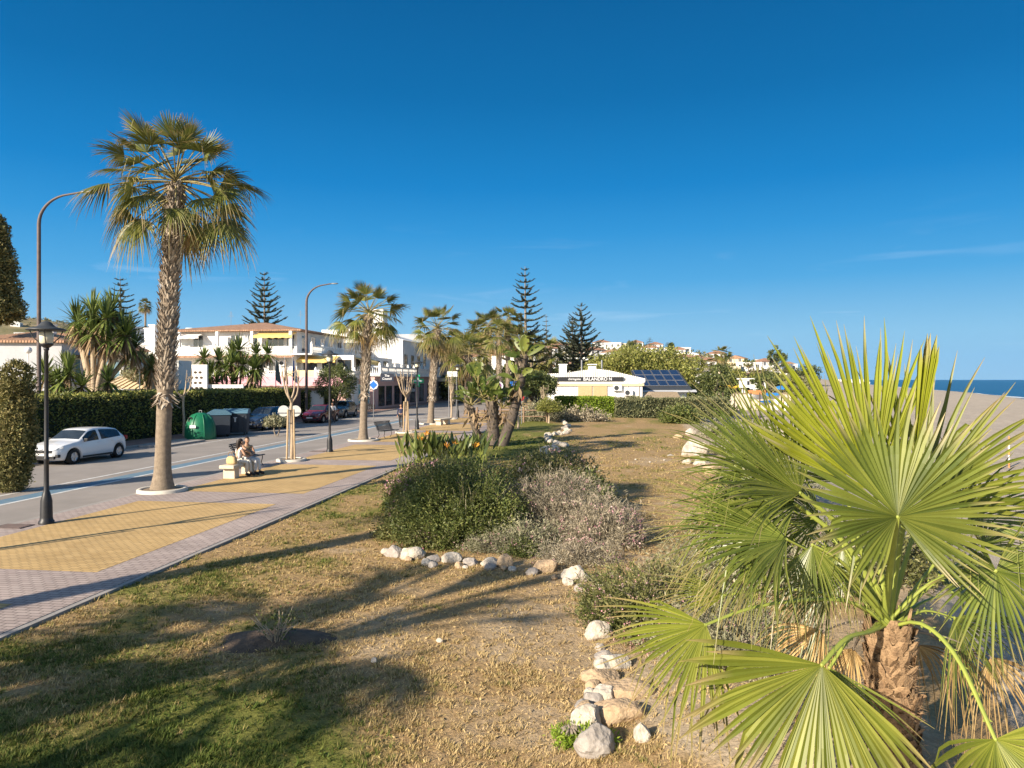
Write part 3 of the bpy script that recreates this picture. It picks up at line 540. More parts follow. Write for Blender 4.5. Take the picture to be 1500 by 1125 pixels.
def fan(px, py, D, tipdir, nrmv, R, nseg, span, droop=.1, mk='palmnear', cup=.1, split=.55, kink=.1, rag=.18, fold=.26, via=None, pr=.02, lbl=None, wk=1.0, tipv=1.0, pet='petiole', nst=9, c0=None):
    hub = at(px, py, D); m = MB(); st = C0+np.array([rng.normal()*.03, rng.normal()*.03, rng.uniform(-.08, .02)]) if c0 is None else c0
    pts = [st]+([at(*v) for v in via] if via else [(st+hub)/2+np.array([0,0,.06])])+[hub]
    P = polyline(pts, 12); tube(m, O(P), np.linspace(pr*1.45, pr*.75, 12), 7, 1, True, True, .55)
    if pet == 'petiole':
        for k in range(2, 11):                             # the small teeth along the stalk
            for sg in (-1, 1):
                tg = nrm(P[k]-P[k-1]); sd = nrm(np.cross(tg, [0,-1,.3]))*sg; q = O(P[k])+sd*pr*.9; m.add([q-tg*.010, q+tg*.010, q+sd*.016+tg*.012], [0,1,2], 1)
    blade(m, O(hub), np.asarray(tipdir, float), np.asarray(nrmv, float), R, nseg, span, droop, 0, split, fold, cup, rag, nst, wk, kink, tipv)
    lathe(m, [(.001,.012),(.010,.008),(.013,0),(.008,-.014),(.001,-.02)], O(hub), 8, 1)
    o = m.build('frond', [K[mk], K[pet]], fp); 
    if lbl: o['label'] = lbl
# tipdir / normal in world axes (x right, y away, z up)
fan(1315, 757, 5.15, (.03,.22,1), (0,-1,.22), .96, 62, 5.3, .03, 'palmmid', cup=.18, kink=.09, split=.56, via=[(1302,850,5.4)], pr=.027, lbl='largest upright fan leaf facing the camera')
fan(1282, 722, 5.75, (-.36,.12,1), (.25,-1,.1), 1.46, 40, 1.75, .0, 'palmbright', cup=.10, kink=.02, split=.66, via=[(1292,850,5.65)], pr=.024, lbl='bright yellow-green young fan leaf standing up behind the largest one')
fan(1352, 735, 5.95, (.62,.1,.9), (-.2,-1,.1), 1.36, 38, 2.2, .05, 'palmnear', cup=.08, kink=.04, split=.45, via=[(1318,850,5.7)], lbl='upright fan leaf behind the largest one, spreading to the right')
fan(1338, 690, 5.6, (.12,0,1), (0,-1,0), 1.10, 7, .13, .0, 'palmbright', cup=.02, kink=0, split=.9, fold=.9, rag=.14, via=[(1318,800,5.6)], pr=.022, wk=2.0, lbl='pale folded spear leaf not yet opened')
fan(1172, 722, 5.5, (-.72,.15,.80), (.55,-.75,.42), 1.22, 52, 2.6, .10, 'palmmid', cup=.3, kink=.10, split=.48, wk=.85, via=[(1258,800,5.6)], lbl='fan leaf reaching up to the left, seen half from its edge')
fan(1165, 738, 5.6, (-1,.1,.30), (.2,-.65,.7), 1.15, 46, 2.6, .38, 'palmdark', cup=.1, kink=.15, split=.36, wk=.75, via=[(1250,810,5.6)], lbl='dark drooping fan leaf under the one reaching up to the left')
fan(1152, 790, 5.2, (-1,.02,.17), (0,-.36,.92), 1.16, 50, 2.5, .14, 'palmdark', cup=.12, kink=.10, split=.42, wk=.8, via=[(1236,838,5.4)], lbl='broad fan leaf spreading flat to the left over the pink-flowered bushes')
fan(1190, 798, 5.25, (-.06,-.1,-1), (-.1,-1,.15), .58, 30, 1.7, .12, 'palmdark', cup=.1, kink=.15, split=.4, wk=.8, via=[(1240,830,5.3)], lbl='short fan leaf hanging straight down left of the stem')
fan(1034, 915, 5.0, (-.74,-.05,-.62), (-.1,-.85,.5), .80, 40, 2.3, .08, cup=.12, kink=.30, split=.46, wk=.85, tipv=1.12, via=[(1240,880,5.45),(1120,886,5.2)], lbl='low fan leaf on a long arching stalk, yellowing at its tips')
fan(1204, 974, 4.7, (-.50,-.25,-.84), (0,-.85,.5), 1.02, 40, 2.6, .06, cup=.12, kink=.10, split=.66, via=[(1275,925,5.3),(1240,935,5.0)], pr=.022, lbl='large glossy fan leaf at the bottom, spreading downwards')
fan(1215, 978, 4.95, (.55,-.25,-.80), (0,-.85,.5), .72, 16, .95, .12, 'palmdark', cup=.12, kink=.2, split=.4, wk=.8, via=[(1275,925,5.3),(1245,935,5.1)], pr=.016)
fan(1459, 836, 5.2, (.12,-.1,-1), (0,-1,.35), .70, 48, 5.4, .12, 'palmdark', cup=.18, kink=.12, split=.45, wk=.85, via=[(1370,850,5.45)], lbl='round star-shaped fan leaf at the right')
fan(1458, 1083, 4.6, (.15,-.55,-.65), (-.1,-.6,.8), .72, 36, 3.4, .22, cup=.12, kink=.2, split=.45, wk=.85, via=[(1345,912,5.3),(1400,960,5.0)], lbl='fan leaf in the lower corner on a long toothed arching stalk')
fan(1062, 872, 5.8, (-1,.05,.05), (0,-.5,.85), .62, 26, 1.5, .2, 'palmnear', cup=.2, kink=.4, split=.35, wk=.7, tipv=1.30, via=[(1240,880,5.6),(1150,862,5.7)], lbl='withering fan leaf with yellowed tips behind the low one')
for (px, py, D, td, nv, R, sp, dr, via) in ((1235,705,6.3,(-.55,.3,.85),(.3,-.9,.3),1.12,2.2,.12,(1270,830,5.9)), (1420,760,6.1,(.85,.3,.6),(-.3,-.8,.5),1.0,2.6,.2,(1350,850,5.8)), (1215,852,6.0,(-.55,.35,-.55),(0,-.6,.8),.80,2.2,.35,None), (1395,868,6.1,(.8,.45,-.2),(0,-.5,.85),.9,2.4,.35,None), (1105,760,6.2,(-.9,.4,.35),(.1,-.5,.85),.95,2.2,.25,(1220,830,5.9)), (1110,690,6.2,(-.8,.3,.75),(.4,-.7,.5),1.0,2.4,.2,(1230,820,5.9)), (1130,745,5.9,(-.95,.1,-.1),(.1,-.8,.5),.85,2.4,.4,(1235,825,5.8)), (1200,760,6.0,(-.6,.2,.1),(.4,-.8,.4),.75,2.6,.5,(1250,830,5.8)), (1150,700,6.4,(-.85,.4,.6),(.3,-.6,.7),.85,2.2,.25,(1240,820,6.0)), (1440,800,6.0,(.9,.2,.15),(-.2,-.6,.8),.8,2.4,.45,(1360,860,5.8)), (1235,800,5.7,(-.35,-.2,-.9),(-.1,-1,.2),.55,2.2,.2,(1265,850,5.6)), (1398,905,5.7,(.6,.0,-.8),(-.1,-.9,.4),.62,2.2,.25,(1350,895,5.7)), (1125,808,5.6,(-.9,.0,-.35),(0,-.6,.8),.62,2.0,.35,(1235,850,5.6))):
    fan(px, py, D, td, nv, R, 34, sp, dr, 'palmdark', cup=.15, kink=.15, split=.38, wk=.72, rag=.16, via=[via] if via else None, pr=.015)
# withered fronds hanging about the stem
for (px, py, D, td, R) in ((1400, 955, 5.9, (.5,.3,-1), .62), (1452, 962, 5.75, (.3,.1,-1), .70), (1205, 925, 5.85, (-.6,.3,-.7), .62), (1345, 945, 6.0, (.3,.5,-1), .66), (1250, 950, 5.95, (-.3,.4,-1), .62)):
    fan(px, py, D, td, (0,-.8,.4), R, 22, 2.0, .35, 'palmdead', cup=.2, split=.3, kink=.3, wk=.8, pet='bark', pr=.014, lbl='withered straw-coloured frond hanging below the crown')
# ================================================================ STONES
def rock(px, py, D, r, mk, s, label, group=None, z=None, rz=0, sink=.56, fine=True):
    p = at(px, py, D); p[2] = gz(p[0], p[1]) if z is None else z
    mb = MB(); rockmesh(mb, (0,0,r[2]*(1-sink)), r, s, 0, rz, fine); return tag(mb.build('rock', K[mk], loc=p), label, 'rock', group)
def gp(px, py): g = G(px, py); return g[1]
BED = 'stones edging the flower bed'
front = [(578,818,.22,.17,.15,'rockgrey','grey weathered stone at the shaded end of the bed edge'),
 (603,822,.27,.20,.17,'rock','pale lumpy stone below the big green bush'),(636,826,.15,.12,.10,'rockgrey','small grey stone low in front of the big green bush'),
 (661,828,.22,.17,.13,'rock','pale rounded stone with a lichen patch below the big green bush'),(690,832,.16,.13,.10,'rockgrey','small dull stone just left of the white and ochre pair'),
 (719,834,.20,.14,.11,'rock','white stone touching the ochre block'),(742,836,.18,.15,.17,'rocktan','squared ochre sandstone block in the bed edge'),
 (800,842,.27,.18,.14,'rocktan','broad low ochre stone in front of the grey dry bush'),(843,856,.25,.19,.19,'rock','big bright white stone at the corner of the bed'),
 (874,868,.11,.09,.09,'rock','little pale stone just behind the bright corner stone')]
for k, (px, py, a, b, c, mk, lb) in enumerate(front): rock(px, py, gp(px, py)+b, (a,b,c), mk, 100+k, lb, BED)
side = [(877,942,.22,.17,.19,'rock','white stone with pink flowers falling over it'),(884,974,.13,.11,.10,'rockgrey','small tan stone between two larger edging stones'),
 (880,1012,.26,.22,.12,'rocktan','low sandy stone left of the yellowing fan leaf'),(856,1052,.12,.10,.07,'rockgrey','small half-buried stone at the lawn edge'),
 (858,1088,.24,.21,.19,'rock','angular stone at the near end of the bed edge'),(872,1126,.24,.20,.20,'rockgrey','grey cracked stone at the bottom border of the view'),
 (941,1116,.10,.09,.12,'rock','small white stone alone on the bare sandy soil'),(918,1040,.35,.25,.10,'rocktan','flat sandy stone half under the yellowing fan leaf'),(897,988,.26,.2,.13,'rock','pale slab sloping down from the bed beside the small tan stone'),(902,1082,.34,.26,.15,'rocktan','broad sandy slab between the angular stone and the bare soil'),(885,1040,.2,.16,.12,'rock','pale chunk wedged against the low sandy stone')]
for k, (px, py, a, b, c, mk, lb) in enumerate(side): rock(px, py, gp(px, py)+b*.6, (a*.88,b*.88,c*.9), mk, 130+k, lb, BED)
for k, (px, py) in enumerate([tuple(q) for q in polyline([(566,812,0),(620,830,0),(700,836,0),(770,842,0),(860,866,0),(876,905,0),(880,960,0),(872,1010,0),(858,1050,0),(860,1105,0)], 30)[:,:2]]):
    r_ = rng.uniform(.05, .11); rock(px+rng.normal()*6, py+rng.normal()*3, gp(px, py), (r_*1.3, r_, r_*.8), ('rock','rockgrey','rocktan')[k % 3], 300+k, 'small rubble stone packed between the larger edging stones', 'rubble between the edging stones', fine=False, sink=.4, rz=k)
rt = [(1019,668,.66,.5,.58,'rock','big pointed white boulder at the right edge of the lawn'),(1006,680,.22,.2,.16,'rock','small white stone at the foot of the big pointed boulder'),
 (1027,682,.55,.35,.24,'rock','flat pale slab in front of the big pointed boulder'),(1046,694,.5,.4,.26,'rocktan','sandy slab nearest the fan palm on the right lawn edge'),
 (994,643,.34,.26,.2,'rocktan','flat ochre stone beyond the big pointed boulder'),(1012,637,.35,.3,.28,'rock','pale stone farthest along the right lawn edge'),(982,668,.25,.16,.05,'rock','thin flat white stone lying alone on the lawn')]
for k, (px, py, a, b, c, mk, lb) in enumerate(rt): rock(px, py, gp(px, py)+.2, (a,b,c), mk, 160+k, lb, 'stones along the right lawn edge', rz=k*.7)
row = [tuple(q) for q in polyline([(828,619,0),(833,624,0),(826,628,0),(833,632,0),(827,636,0),(815,637,0),(804,640,0),(803,645,0),(810,650,0),(818,653,0),(828,655,0)], 34)[:,:2]+np.random.default_rng(8).normal(size=(34,2))*np.array([1.6,.5])]
for k, (px, py) in enumerate(row): rock(px, py, gp(px, py), (.19+.1*(k % 3)*.5, .17, .17), 'rock', 190+k, 'pale stone in the winding row across the far lawn', 'winding row of stones on the far lawn', rz=k, fine=False)
rock(807, 664, gp(807, 664), (.55,.35,.3), 'rock', 230, 'pale rounded boulder at the near end of the winding row', 'winding row of stones on the far lawn')
for k, (px, py) in enumerate(((851,675),(871,685),(877,691),(931,674),(952,678),(973,675),(838,672),(644,942),(548,972))):
    rock(px, py, gp(px, py), (.05,.045,.035), 'rock', 250+k, 'tiny pale pebble lying loose on the lawn', 'pebbles on the lawn', fine=False, sink=.1)
# ================================================================ FLOWER BED
def shrub(label, px, py, D, r, ncl, nl, size, mk, rc=.22, aspect=.28, flowers=0, fsize=.03, s=0, rough=.3, name='shrub', cat='shrub', up=.15, bias=.8, twig=None, z=None, group=None, fill=.35, sprig=0):
    p = at(px, py, D); p[2] = gz(p[0], p[1]) if z is None else z; t = thing(name, label, cat, p, 0, group); m = MB()
    bush(m, np.array([0,0,0.]), r, ncl, nl, size, rc, 0, aspect, s, -.1, rough, fill, bias, up); m.build('foliage', K[mk], t)
    st = MB()
    for k in range(14):
        az = k*2.4; e = np.array([math.cos(az)*r[0]*.55, math.sin(az)*r[1]*.55, r[2]*.75]); tube(st, polyline([(0,0,-.05), e*.45+np.array([0,0,.08]), e], 6), [.025,.022,.018,.014,.010,.006], 5, 0)
    if sprig:
        Q, d = dome(sprig, np.zeros(3), np.asarray(r)*.92, .0, rough, s); sd_ = nrm(d*.8+rng.normal(size=d.shape)*.35+np.array([0,0,.55])); L = rng.uniform(.10, .34, len(Q))*np.mean(r); nl_ = 16
        q = np.tile(np.linspace(.1, 1, nl_), len(Q)); Pq = np.repeat(Q, nl_, 0)+np.repeat(sd_*L[:,None], nl_, 0)*q[:,None]; m = MB(); leaves(m, Pq, size*.95, np.repeat(sd_, nl_, 0), aspect, 0, 1.0, .1); leaves(m, Q, L*1.02, sd_, .012, 1, 30.0); m.build('shoots', [K[mk], K['twig']], t)
    if twig:
        Q, d = dome(twig, np.zeros(3), np.asarray(r)*.8, -.05, rough, s); leaves(st, Q*.6, rng.uniform(.25, .55, len(Q))*np.mean(r), d, .012, 1, 1.0, .2)
    st.build('stems', [K['bark'], K['twig']], t)
    if flowers:
        fl = MB(); Q, d = dome(flowers, np.zeros(3), np.asarray(r)*1.03, .05, rough, s); Q = Q[fbm(Q*1.6+s, 77, 2) > .47]; Q = np.repeat(Q, 5, 0)+rng.normal(size=(len(Q)*5,3))*fsize*.7; Q[:,2] = np.maximum(Q[:,2], .03); leaves(fl, Q, fsize, rdir(len(Q)), .42); fl.build('blossom', K['pinkfl'], t)
    return t
m = MB(); ang = np.linspace(0, 2*PI, 60)[:-1]                # dark mulch under the bed
sb = 'bushes of the flower bed'
shrub('large dense dark green bush at the front of the bed', 676, 765, 15.6, (1.45,1.35,1.46), 330, 115, .060, 'shrub', .13, .20, 10, .022, 1, .42, sprig=420, twig=160, group=sb)
shrub('low sprawling bush at the left end of the bed edge', 592, 775, 15.9, (.5,.6,.72), 110, 50, .08, 'shrub2', .25, .22, 60, .025, 2, .35, group=sb)
shrub('bush topped with pink blossom behind the large dark green one', 668, 715, 19.6, (1.65,1.4,1.22), 190, 90, .075, 'shrub2', .15, .2, 900, .05, 3, .42, sprig=260, group=sb)
shrub('pink-flowered bush left of the blossom-topped one, near the bird-of-paradise leaves', 610, 715, 19.2, (.85,.9,.78), 140, 66, .07, 'shrub', .24, .2, 260, .045, 4, .45, sprig=160, group=sb)
shrub('olive green flowering bush at the back right of the bed', 802, 700, 20.3, (1.7,1.5,1.30), 190, 95, .075, 'shrub2', .15, .22, 330, .045, 5, .45, sprig=280, group=sb)
shrub('deep green bush at the right tip of the bed', 848, 722, 18.6, (1.0,.9,.85), 150, 64, .07, 'shrub', .24, .24, 140, .04, 6, .45, sprig=160, group=sb)
shrub('dry grey twiggy bush in the middle of the bed', 812, 770, 16.1, (1.35,1.2,1.12), 180, 36, .12, 'twig', .28, .05, 130, .035, 7, .45, sprig=300, twig=1400, group=sb)
shrub('grey-mauve dried bush with pink flowers right of the twiggy one', 880, 775, 15.0, (1.05,1.0,.88), 130, 36, .10, 'twig', .28, .07, 260, .035, 8, .45, sprig=240, twig=900, group=sb)
shrub('low dry bush behind the ochre stones', 770, 806, 14.3, (.72,.5,.55), 90, 40, .08, 'sage', .3, .12, 40, .025, 9, .35, twig=200, group=sb)
shrub('sprawling green bush with tiny pink flowers left of the young fan palm', 962, 868, 10.2, (1.10,1.25,.72), 230, 50, .056, 'shrub2', .2, .2, 260, .022, 10, .42, sprig=320, twig=220, group=sb)
shrub('fresh green creeping bush spilling over the white edging stone', 905, 905, 10.3, (.42,.75,.42), 110, 50, .05, 'shrub', .25, .22, 90, .022, 11, .35, group=sb)
shrub('grey-green pink-flowered bush under the broad left fan leaf', 1062, 878, 8.6, (.95,1.0,.62), 160, 50, .052, 'sage', .24, .16, 160, .020, 12, .42, sprig=220, twig=300, group=sb)
shrub('dry scrubby bush behind the young fan palm', 1120, 770, 12.5, (1.9,1.5,1.0), 240, 40, .09, 'sage', .24, .12, 60, .03, 13, .3, twig=300, group=sb)
shrub('dull green bush right behind the stem of the young fan palm', 1290, 800, 12.8, (1.5,1.2,.9), 150, 40, .09, 'shrub2', .25, .2, 0, .03, 14, .3, twig=100, group=sb)
shrub('sage coloured bush beside the big pointed boulder', 1092, 650, 33.5, (1.6,1.3,1.15), 130, 34, .14, 'sage', .25, .14, 0, .03, 15, .3, twig=100, group=sb)
shrub('sage coloured bush beyond the big pointed boulder near the far hedge', 1058, 622, 44, (1.5,1.4,1.2), 120, 30, .17, 'sage', .25, .16, 0, .03, 16, .3, group=sb)
shrub('yellowish grey bush between the boulder and the broad left fan leaf', 1128, 690, 23, (1.6,1.4,1.05), 140, 36, .12, 'sage', .25, .14, 0, .03, 17, .3, twig=150, group=sb)
shrub('low dark tuft of undergrowth behind the pale lumpy stone', 622, 806, 14.6, (.5,.35,.38), 60, 40, .06, 'shrub2', .3, .16, 20, .025, 31, .35, twig=90, group=sb)
shrub('low dry tuft of undergrowth behind the white stone and the ochre block', 712, 812, 14.3, (.55,.35,.34), 60, 40, .06, 'sage', .3, .1, 20, .025, 32, .35, twig=160, group=sb)
shrub('small green tuft with pink flowers between the ochre stones', 765, 822, 13.9, (.35,.3,.30), 50, 40, .05, 'shrub', .3, .16, 30, .022, 33, .35, group=sb)
shrub('dry twiggy mat of stems behind the bright white corner stone', 850, 820, 13.4, (.75,.55,.45), 100, 36, .08, 'twig', .3, .06, 60, .025, 34, .35, twig=300, group=sb)
# tufts of weeds at the near corner
for k, (px, py) in enumerate(((868,1118),(836,1110))): shrub('fresh green weed tuft beside the grey cracked stone', px, py, gp(px, min(py,1120))+.15, (.20,.16,.13), 26, 22, .05, 'hedgebright', .3, .16, 0, .03, 20+k, .4, 'weed_tuft', 'weeds', group='weed tufts by the grey stone')
# dug patch with the cut-back bush
mb = MB(); a = np.linspace(0, 2*PI, 48, endpoint=False); V = [(0,0,.055)]
for rr_, zz_ in ((.25,.10),(.5,.07),(.8,.02),(1.0,-.02)):
    V += [(math.cos(t)*rr_*.82*(1+.15*math.sin(3*t+1)), math.sin(t)*rr_*.5*(1+.12*math.sin(2*t)), zz_) for t in a]
f3 = [(0,1+q,1+(q+1)%48) for q in range(48)]; f4 = [(1+r*48+q, 1+(r+1)*48+q, 1+(r+1)*48+(q+1)%48, 1+r*48+(q+1)%48) for r in range(3) for q in range(48)]
mb.add(V, f3, 0, 0, True); mb.F.append(np.array(f4)); mb.M.append(np.zeros(len(f4), int)); mb.SM.append(np.ones(len(f4), bool))
gpp = G(398, 938); gpp[2] = gz(gpp[0], gpp[1]); tag(mb.build('soil_patch', K['darksoil'], loc=gpp), kind='structure')
g2 = G(405, 945); t = thing('cut_back_shrub', 'bare cut-back shrub of thin stems in dark dug soil on the lawn', 'shrub', (g2[0], g2[1], gz(g2[0], g2[1])+.05)); mb = MB()
for k in range(26):
    az = rng.uniform(0, 2*PI); L = rng.uniform(.25, .55); e = np.array([math.cos(az)*L*.75, math.sin(az)*L*.55, L*rng.uniform(.45, .95)]); tube(mb, polyline([(math.cos(az)*.05,math.sin(az)*.05,-.03), e*.5+rdir(1)[0]*.03, e], 5), [.008,.007,.006,.005,.004], 5)
mb.build('stems', K['palebark'], t); mb = MB(); Q = rng.normal(size=(140,3))*np.array([.18,.12,.10])+np.array([.05,0,.24]); leaves(mb, Q, .045, None, .3); mb.build('leaves', K['shrub'], t)
# bird-of-paradise clumps
def strel(label, px, py, D, n, hgtm, sp, fl=0, group=None, size=.75):
    p = at(px, py, D); p[2] = gz(p[0], p[1]); t = thing('bird_of_paradise', label, 'plant', p, 0, group); m = MB()
    for k in range(n):
        b = np.array([rng.normal()*sp, rng.normal()*sp*.6, 0]); az = rng.uniform(0, 2*PI); ln = rng.uniform(.1, .45); h = hgtm*rng.uniform(.6, 1.05); d = nrm(np.array([math.cos(az)*ln, math.sin(az)*ln, 1.]))
        tube(m, [b, b+d*h*.5], [.012,.008], 4, 1, False); s = nrm(np.cross(d, [math.cos(az), math.sin(az), .3])); q = np.linspace(0, 1, 7); w = .085*np.sin(np.clip(q*1.02, 0, 1)*PI)**.7*size*1.2; mid = b+d*h*.5+d*(q*h*.55)[:,None]+np.array([math.cos(az), math.sin(az), -.3])*(q**2*.14*h)[:,None]; o = np.cross(s, d)
        V = np.stack([mid+s*w[:,None]+o*w[:,None]*.5, mid, mid-s*w[:,None]+o*w[:,None]*.5], 1).reshape(-1,3); i = np.arange(6)*3
        m.add(V, np.concatenate([np.stack([i, i+1, i+4, i+3], 1), np.stack([i+1, i+2, i+5, i+4], 1)]), 0, np.repeat(q, 3)*.9)
    m.build('leaves', [K['strel'], K['petiole']], t)
    if fl:
        for k in range(fl):
            m = MB(); b = np.array([rng.normal()*sp*.8, -sp*.5, hgtm*rng.uniform(.6, .95)]); leaves(m, np.repeat(b[None], 14, 0)+rng.normal(size=(14,3))*.03, .2, np.repeat([[.3,0,1]], 14, 0), .12, 0, 1.2); m.build('flower', K['orangefl'], t)
strel('bird-of-paradise clump at the promenade edge, farthest left in the bed', 622, 690, 27.2, 54, 1.55, .5, 2, 'bird-of-paradise clumps')
strel('bird-of-paradise clump with orange flowers in the middle of the row', 657, 684, 27.8, 60, 1.45, .6, 3, 'bird-of-paradise clumps')
strel('bird-of-paradise clump nearest the paddle-leaved trunks', 695, 672, 30.0, 48, 1.4, .5, 0, 'bird-of-paradise clumps')
# giant bird-of-paradise trunks
gb = at(718, 652, 37.5); gb[2] = 0; t = thing('giant_bird_of_paradise', 'tall paddle-leaved clump with three rough dark trunks at the back of the bed', 'plant', gb); k1 = 37.5/F
def L3(px, py, dy=0): return np.array([(px-718)*k1, dy, (652-py)*k1+.03])
for pts, r in (([(722,652),(722,620),(720,588)], .34), ([(734,655),(748,618),(757,585),(766,540),(768,522)], .27), ([(703,650),(694,622),(688,600)], .17)):
    mb = MB(); P = polyline([L3(*p, dy=.1*q) for q, p in enumerate(pts)], 14); tube(mb, P, r*np.linspace(1.15, .72, 14)*(1+.05*np.sin(np.arange(14)*2.1)), 12)
    for q in range(190):
        i = rng.integers(1, 13); az = rng.uniform(0, 2*PI); o = np.array([math.cos(az), math.sin(az), 0]); s = np.array([-o[1], o[0], 0]); b = P[i]+o*r*.85+np.array([0,0,rng.uniform(-.1,.1)]); w = rng.uniform(.05, .1); e = b+np.array([0,0,.22])+o*rng.uniform(.03, .12); mb.add([b-s*w, b+s*w, e+s*w*.5, e-s*w*.5], [0,1,2,3], 1)
    mb.build('trunk', [K['darkbark'], K['oldleaf']], t)
mb = MB()
def paddle(mb, b, d, L, W, up):
    d = nrm(d); s = nrm(np.cross(d, up)); o = np.cross(s, d); q = np.linspace(0, 1, 10); w = W*np.sin(np.clip(.06+q*.94, 0, 1)*PI)**.62; mid = b+d*(q*L)[:,None]-np.array([0,0,1])*(q**2.2*L*.28)[:,None]
    rows = [mid+s*(w*f)[:,None]+o*(w*abs(f)*.35)[:,None] for f in (1,.5,0,-.5,-1)]; V = np.stack(rows, 1).reshape(-1,3); i, j = np.meshgrid(np.arange(9), np.arange(4), indexing='ij'); kk = (i*5+j).ravel()
    keep = rng.random(len(kk)) > .10; kk = kk[keep]; mb.add(V, np.stack([kk, kk+1, kk+6, kk+5], 1), 0, np.repeat(q, 5)*.93, True)
for (px, py, n, L, sc) in ((768,524,7,1.35,.35),(758,558,7,1.0,.4),(752,585,8,.9,.4),(708,583,16,1.0,.6),(690,594,16,.9,.6),(722,590,15,1.0,.6),(736,598,12,.9,.5),(700,566,9,.95,.5)):
    c = L3(px, py, .2)
    for q in range(n):
        az = q*2.4+px; el = rng.uniform(.30, 1.45) if q else 1.5; d = np.array([math.cos(az)*math.cos(el), math.sin(az)*math.cos(el), math.sin(el)]); pl = rng.uniform(.35, .7)*sc*2
        tube(mb, [c, c+d*pl], [.03,.018], 5, 1, False); paddle(mb, c+d*pl, d+np.array([0,0,.1]), L*rng.uniform(.75, 1.1), .19*L/1.1*rng.uniform(.7,1.15), rdir(1)[0]*.6+np.array([0,-.6,.5]))
mb.build('paddle_leaves', [K['paddle'], K['petiole2']], t)
mb = MB()
for (px, py, n) in ((694,606,26),(716,600,16),(738,607,30),(756,575,18)):
    c = L3(px, py, .1); Q = np.repeat(c[None], n, 0)+rng.normal(size=(n,3))*.16; leaves(mb, Q, .62, np.repeat([[0,0,-1.]], n, 0), .12, 0, 1.3)
mb.build('dead_leaves', K['deadyucca'], t)
# ================================================================ LAMP POSTS AND STREET LAMPS
def lamp_post(label, loc, h=4.75, head=True):
    t = thing('lamp_post', label, 'lamp post', loc, -TH, 'black lamp posts along the promenade'); mb = MB()
    lathe(mb, [(.17,0),(.17,.06),(.145,.09),(.135,.16),(.125,.55),(.10,.66),(.085,.72),(.058,.80),(.052,1.5),(.06,1.52),(.06,1.56),(.05,1.58),(.043,h-.62),(.06,h-.60),(.06,h-.56),(.04,h-.54)], n=14)
    mb.build('post', K['black'], t); mb = MB()
    lathe(mb, [(.05,h-.56),(.13,h-.50),(.15,h-.47),(.15,h-.45),(.001,h-.45)], n=14)
    mb.build('lamp_base', K['black'], t); mb = MB(); lathe(mb, [(.12,h-.45),(.145,h-.42),(.150,h-.20),(.12,h-.17),(.001,h-.165)], n=18); mb.build('lamp_glass', K['globe'], t); mb = MB()
    lathe(mb, [(.41,h-.14),(.43,h-.125),(.36,h-.09),(.19,h-.045),(.15,h+.0),(.10,h+.06),(.04,h+.085),(.001,h+.09)], n=28); lathe(mb, [(.43,h-.128),(.40,h-.145),(.10,h-.15),(.001,h-.15)], n=28)
    for k in range(4):
        a = k*PI/2+.6; tube(mb, [(math.cos(a)*.13,math.sin(a)*.13,h-.44),(math.cos(a)*.27,math.sin(a)*.27,h-.30),(math.cos(a)*.34,math.sin(a)*.34,h-.13)], .013, 6)
    mb.build('lamp_shade', K['dkgrey'], t); return t
g = G(68, 767, .06); LP = lamp_post('black lamp post with flat round shade, nearest of its row, beside the tall fan palm', g)
g = G(483, 662, .06); dup(LP, g, -TH, 'black lamp post with flat round shade between the stone bench and the black metal bench')
g = G(611, 629, .06); dup(LP, g, -TH, 'black lamp post in front of the green pharmacy cross')
g = G(670.5, 612, .06); dup(LP, g, -TH, 'black lamp post beside the thin sapling past the white stone bench')
dup(LP, S(13.3, 101, .06), -TH, 'far black lamp post beside the short bright green fan palm')
def street_lamp(label, loc, h, arm, r, slim=.5):
    t = thing('street_lamp', label, 'street lamp', loc, 0, 'tall bent street lamps across the road'); mb = MB()
    z0 = h-arm*.62; P = [(0,0,0),(0,0,z0*.3),(0,0,z0*.6),(0,0,z0)]
    for q in range(1, 9):
        a = q/9*1.45; P.append((arm*.62*(1-math.cos(a)), 0, z0+arm*.55*math.sin(a)))
    P.append((arm*.8, 0, z0+arm*.59)); tube(mb, P, np.linspace(r, r*slim, len(P)), 10)
    bx(mb, -r*1.5, r*1.5, -r*1.5, r*1.5, 0, .03); mb.build('pole', K['rustpole'], t); mb = MB()
    lathe(mb, [(.001,0),(.07,.02),(.11,.12),(.12,.45),(.07,.62),(.001,.64)], n=12); V = mb.V[0]; mb.V[0] = np.stack([V[:,2], V[:,0]*.9, V[:,1]*.55], -1)
    for q in range(1, len(mb.V)): v = mb.V[q]; mb.V[q] = np.stack([v[:,2], v[:,0]*.9, v[:,1]*.55], -1)
    mb.build('lamp_head', K['galv'], t, loc=(arm*.78, 0, z0+arm*.59)); return t
g = G(57, 652); s1 = street_lamp('tall bent street lamp rising left of the tall fan palm', g, 3.5+(556-279)/F*g[1], 2.9, .115, .42)
s1.rotation_euler.z = 0
g = G(449, 612); s2 = street_lamp('tall bent street lamp behind the bare sapling, in front of the big white house', g, 3.5+(556-414)/F*g[1], 2.9, .13, .42)
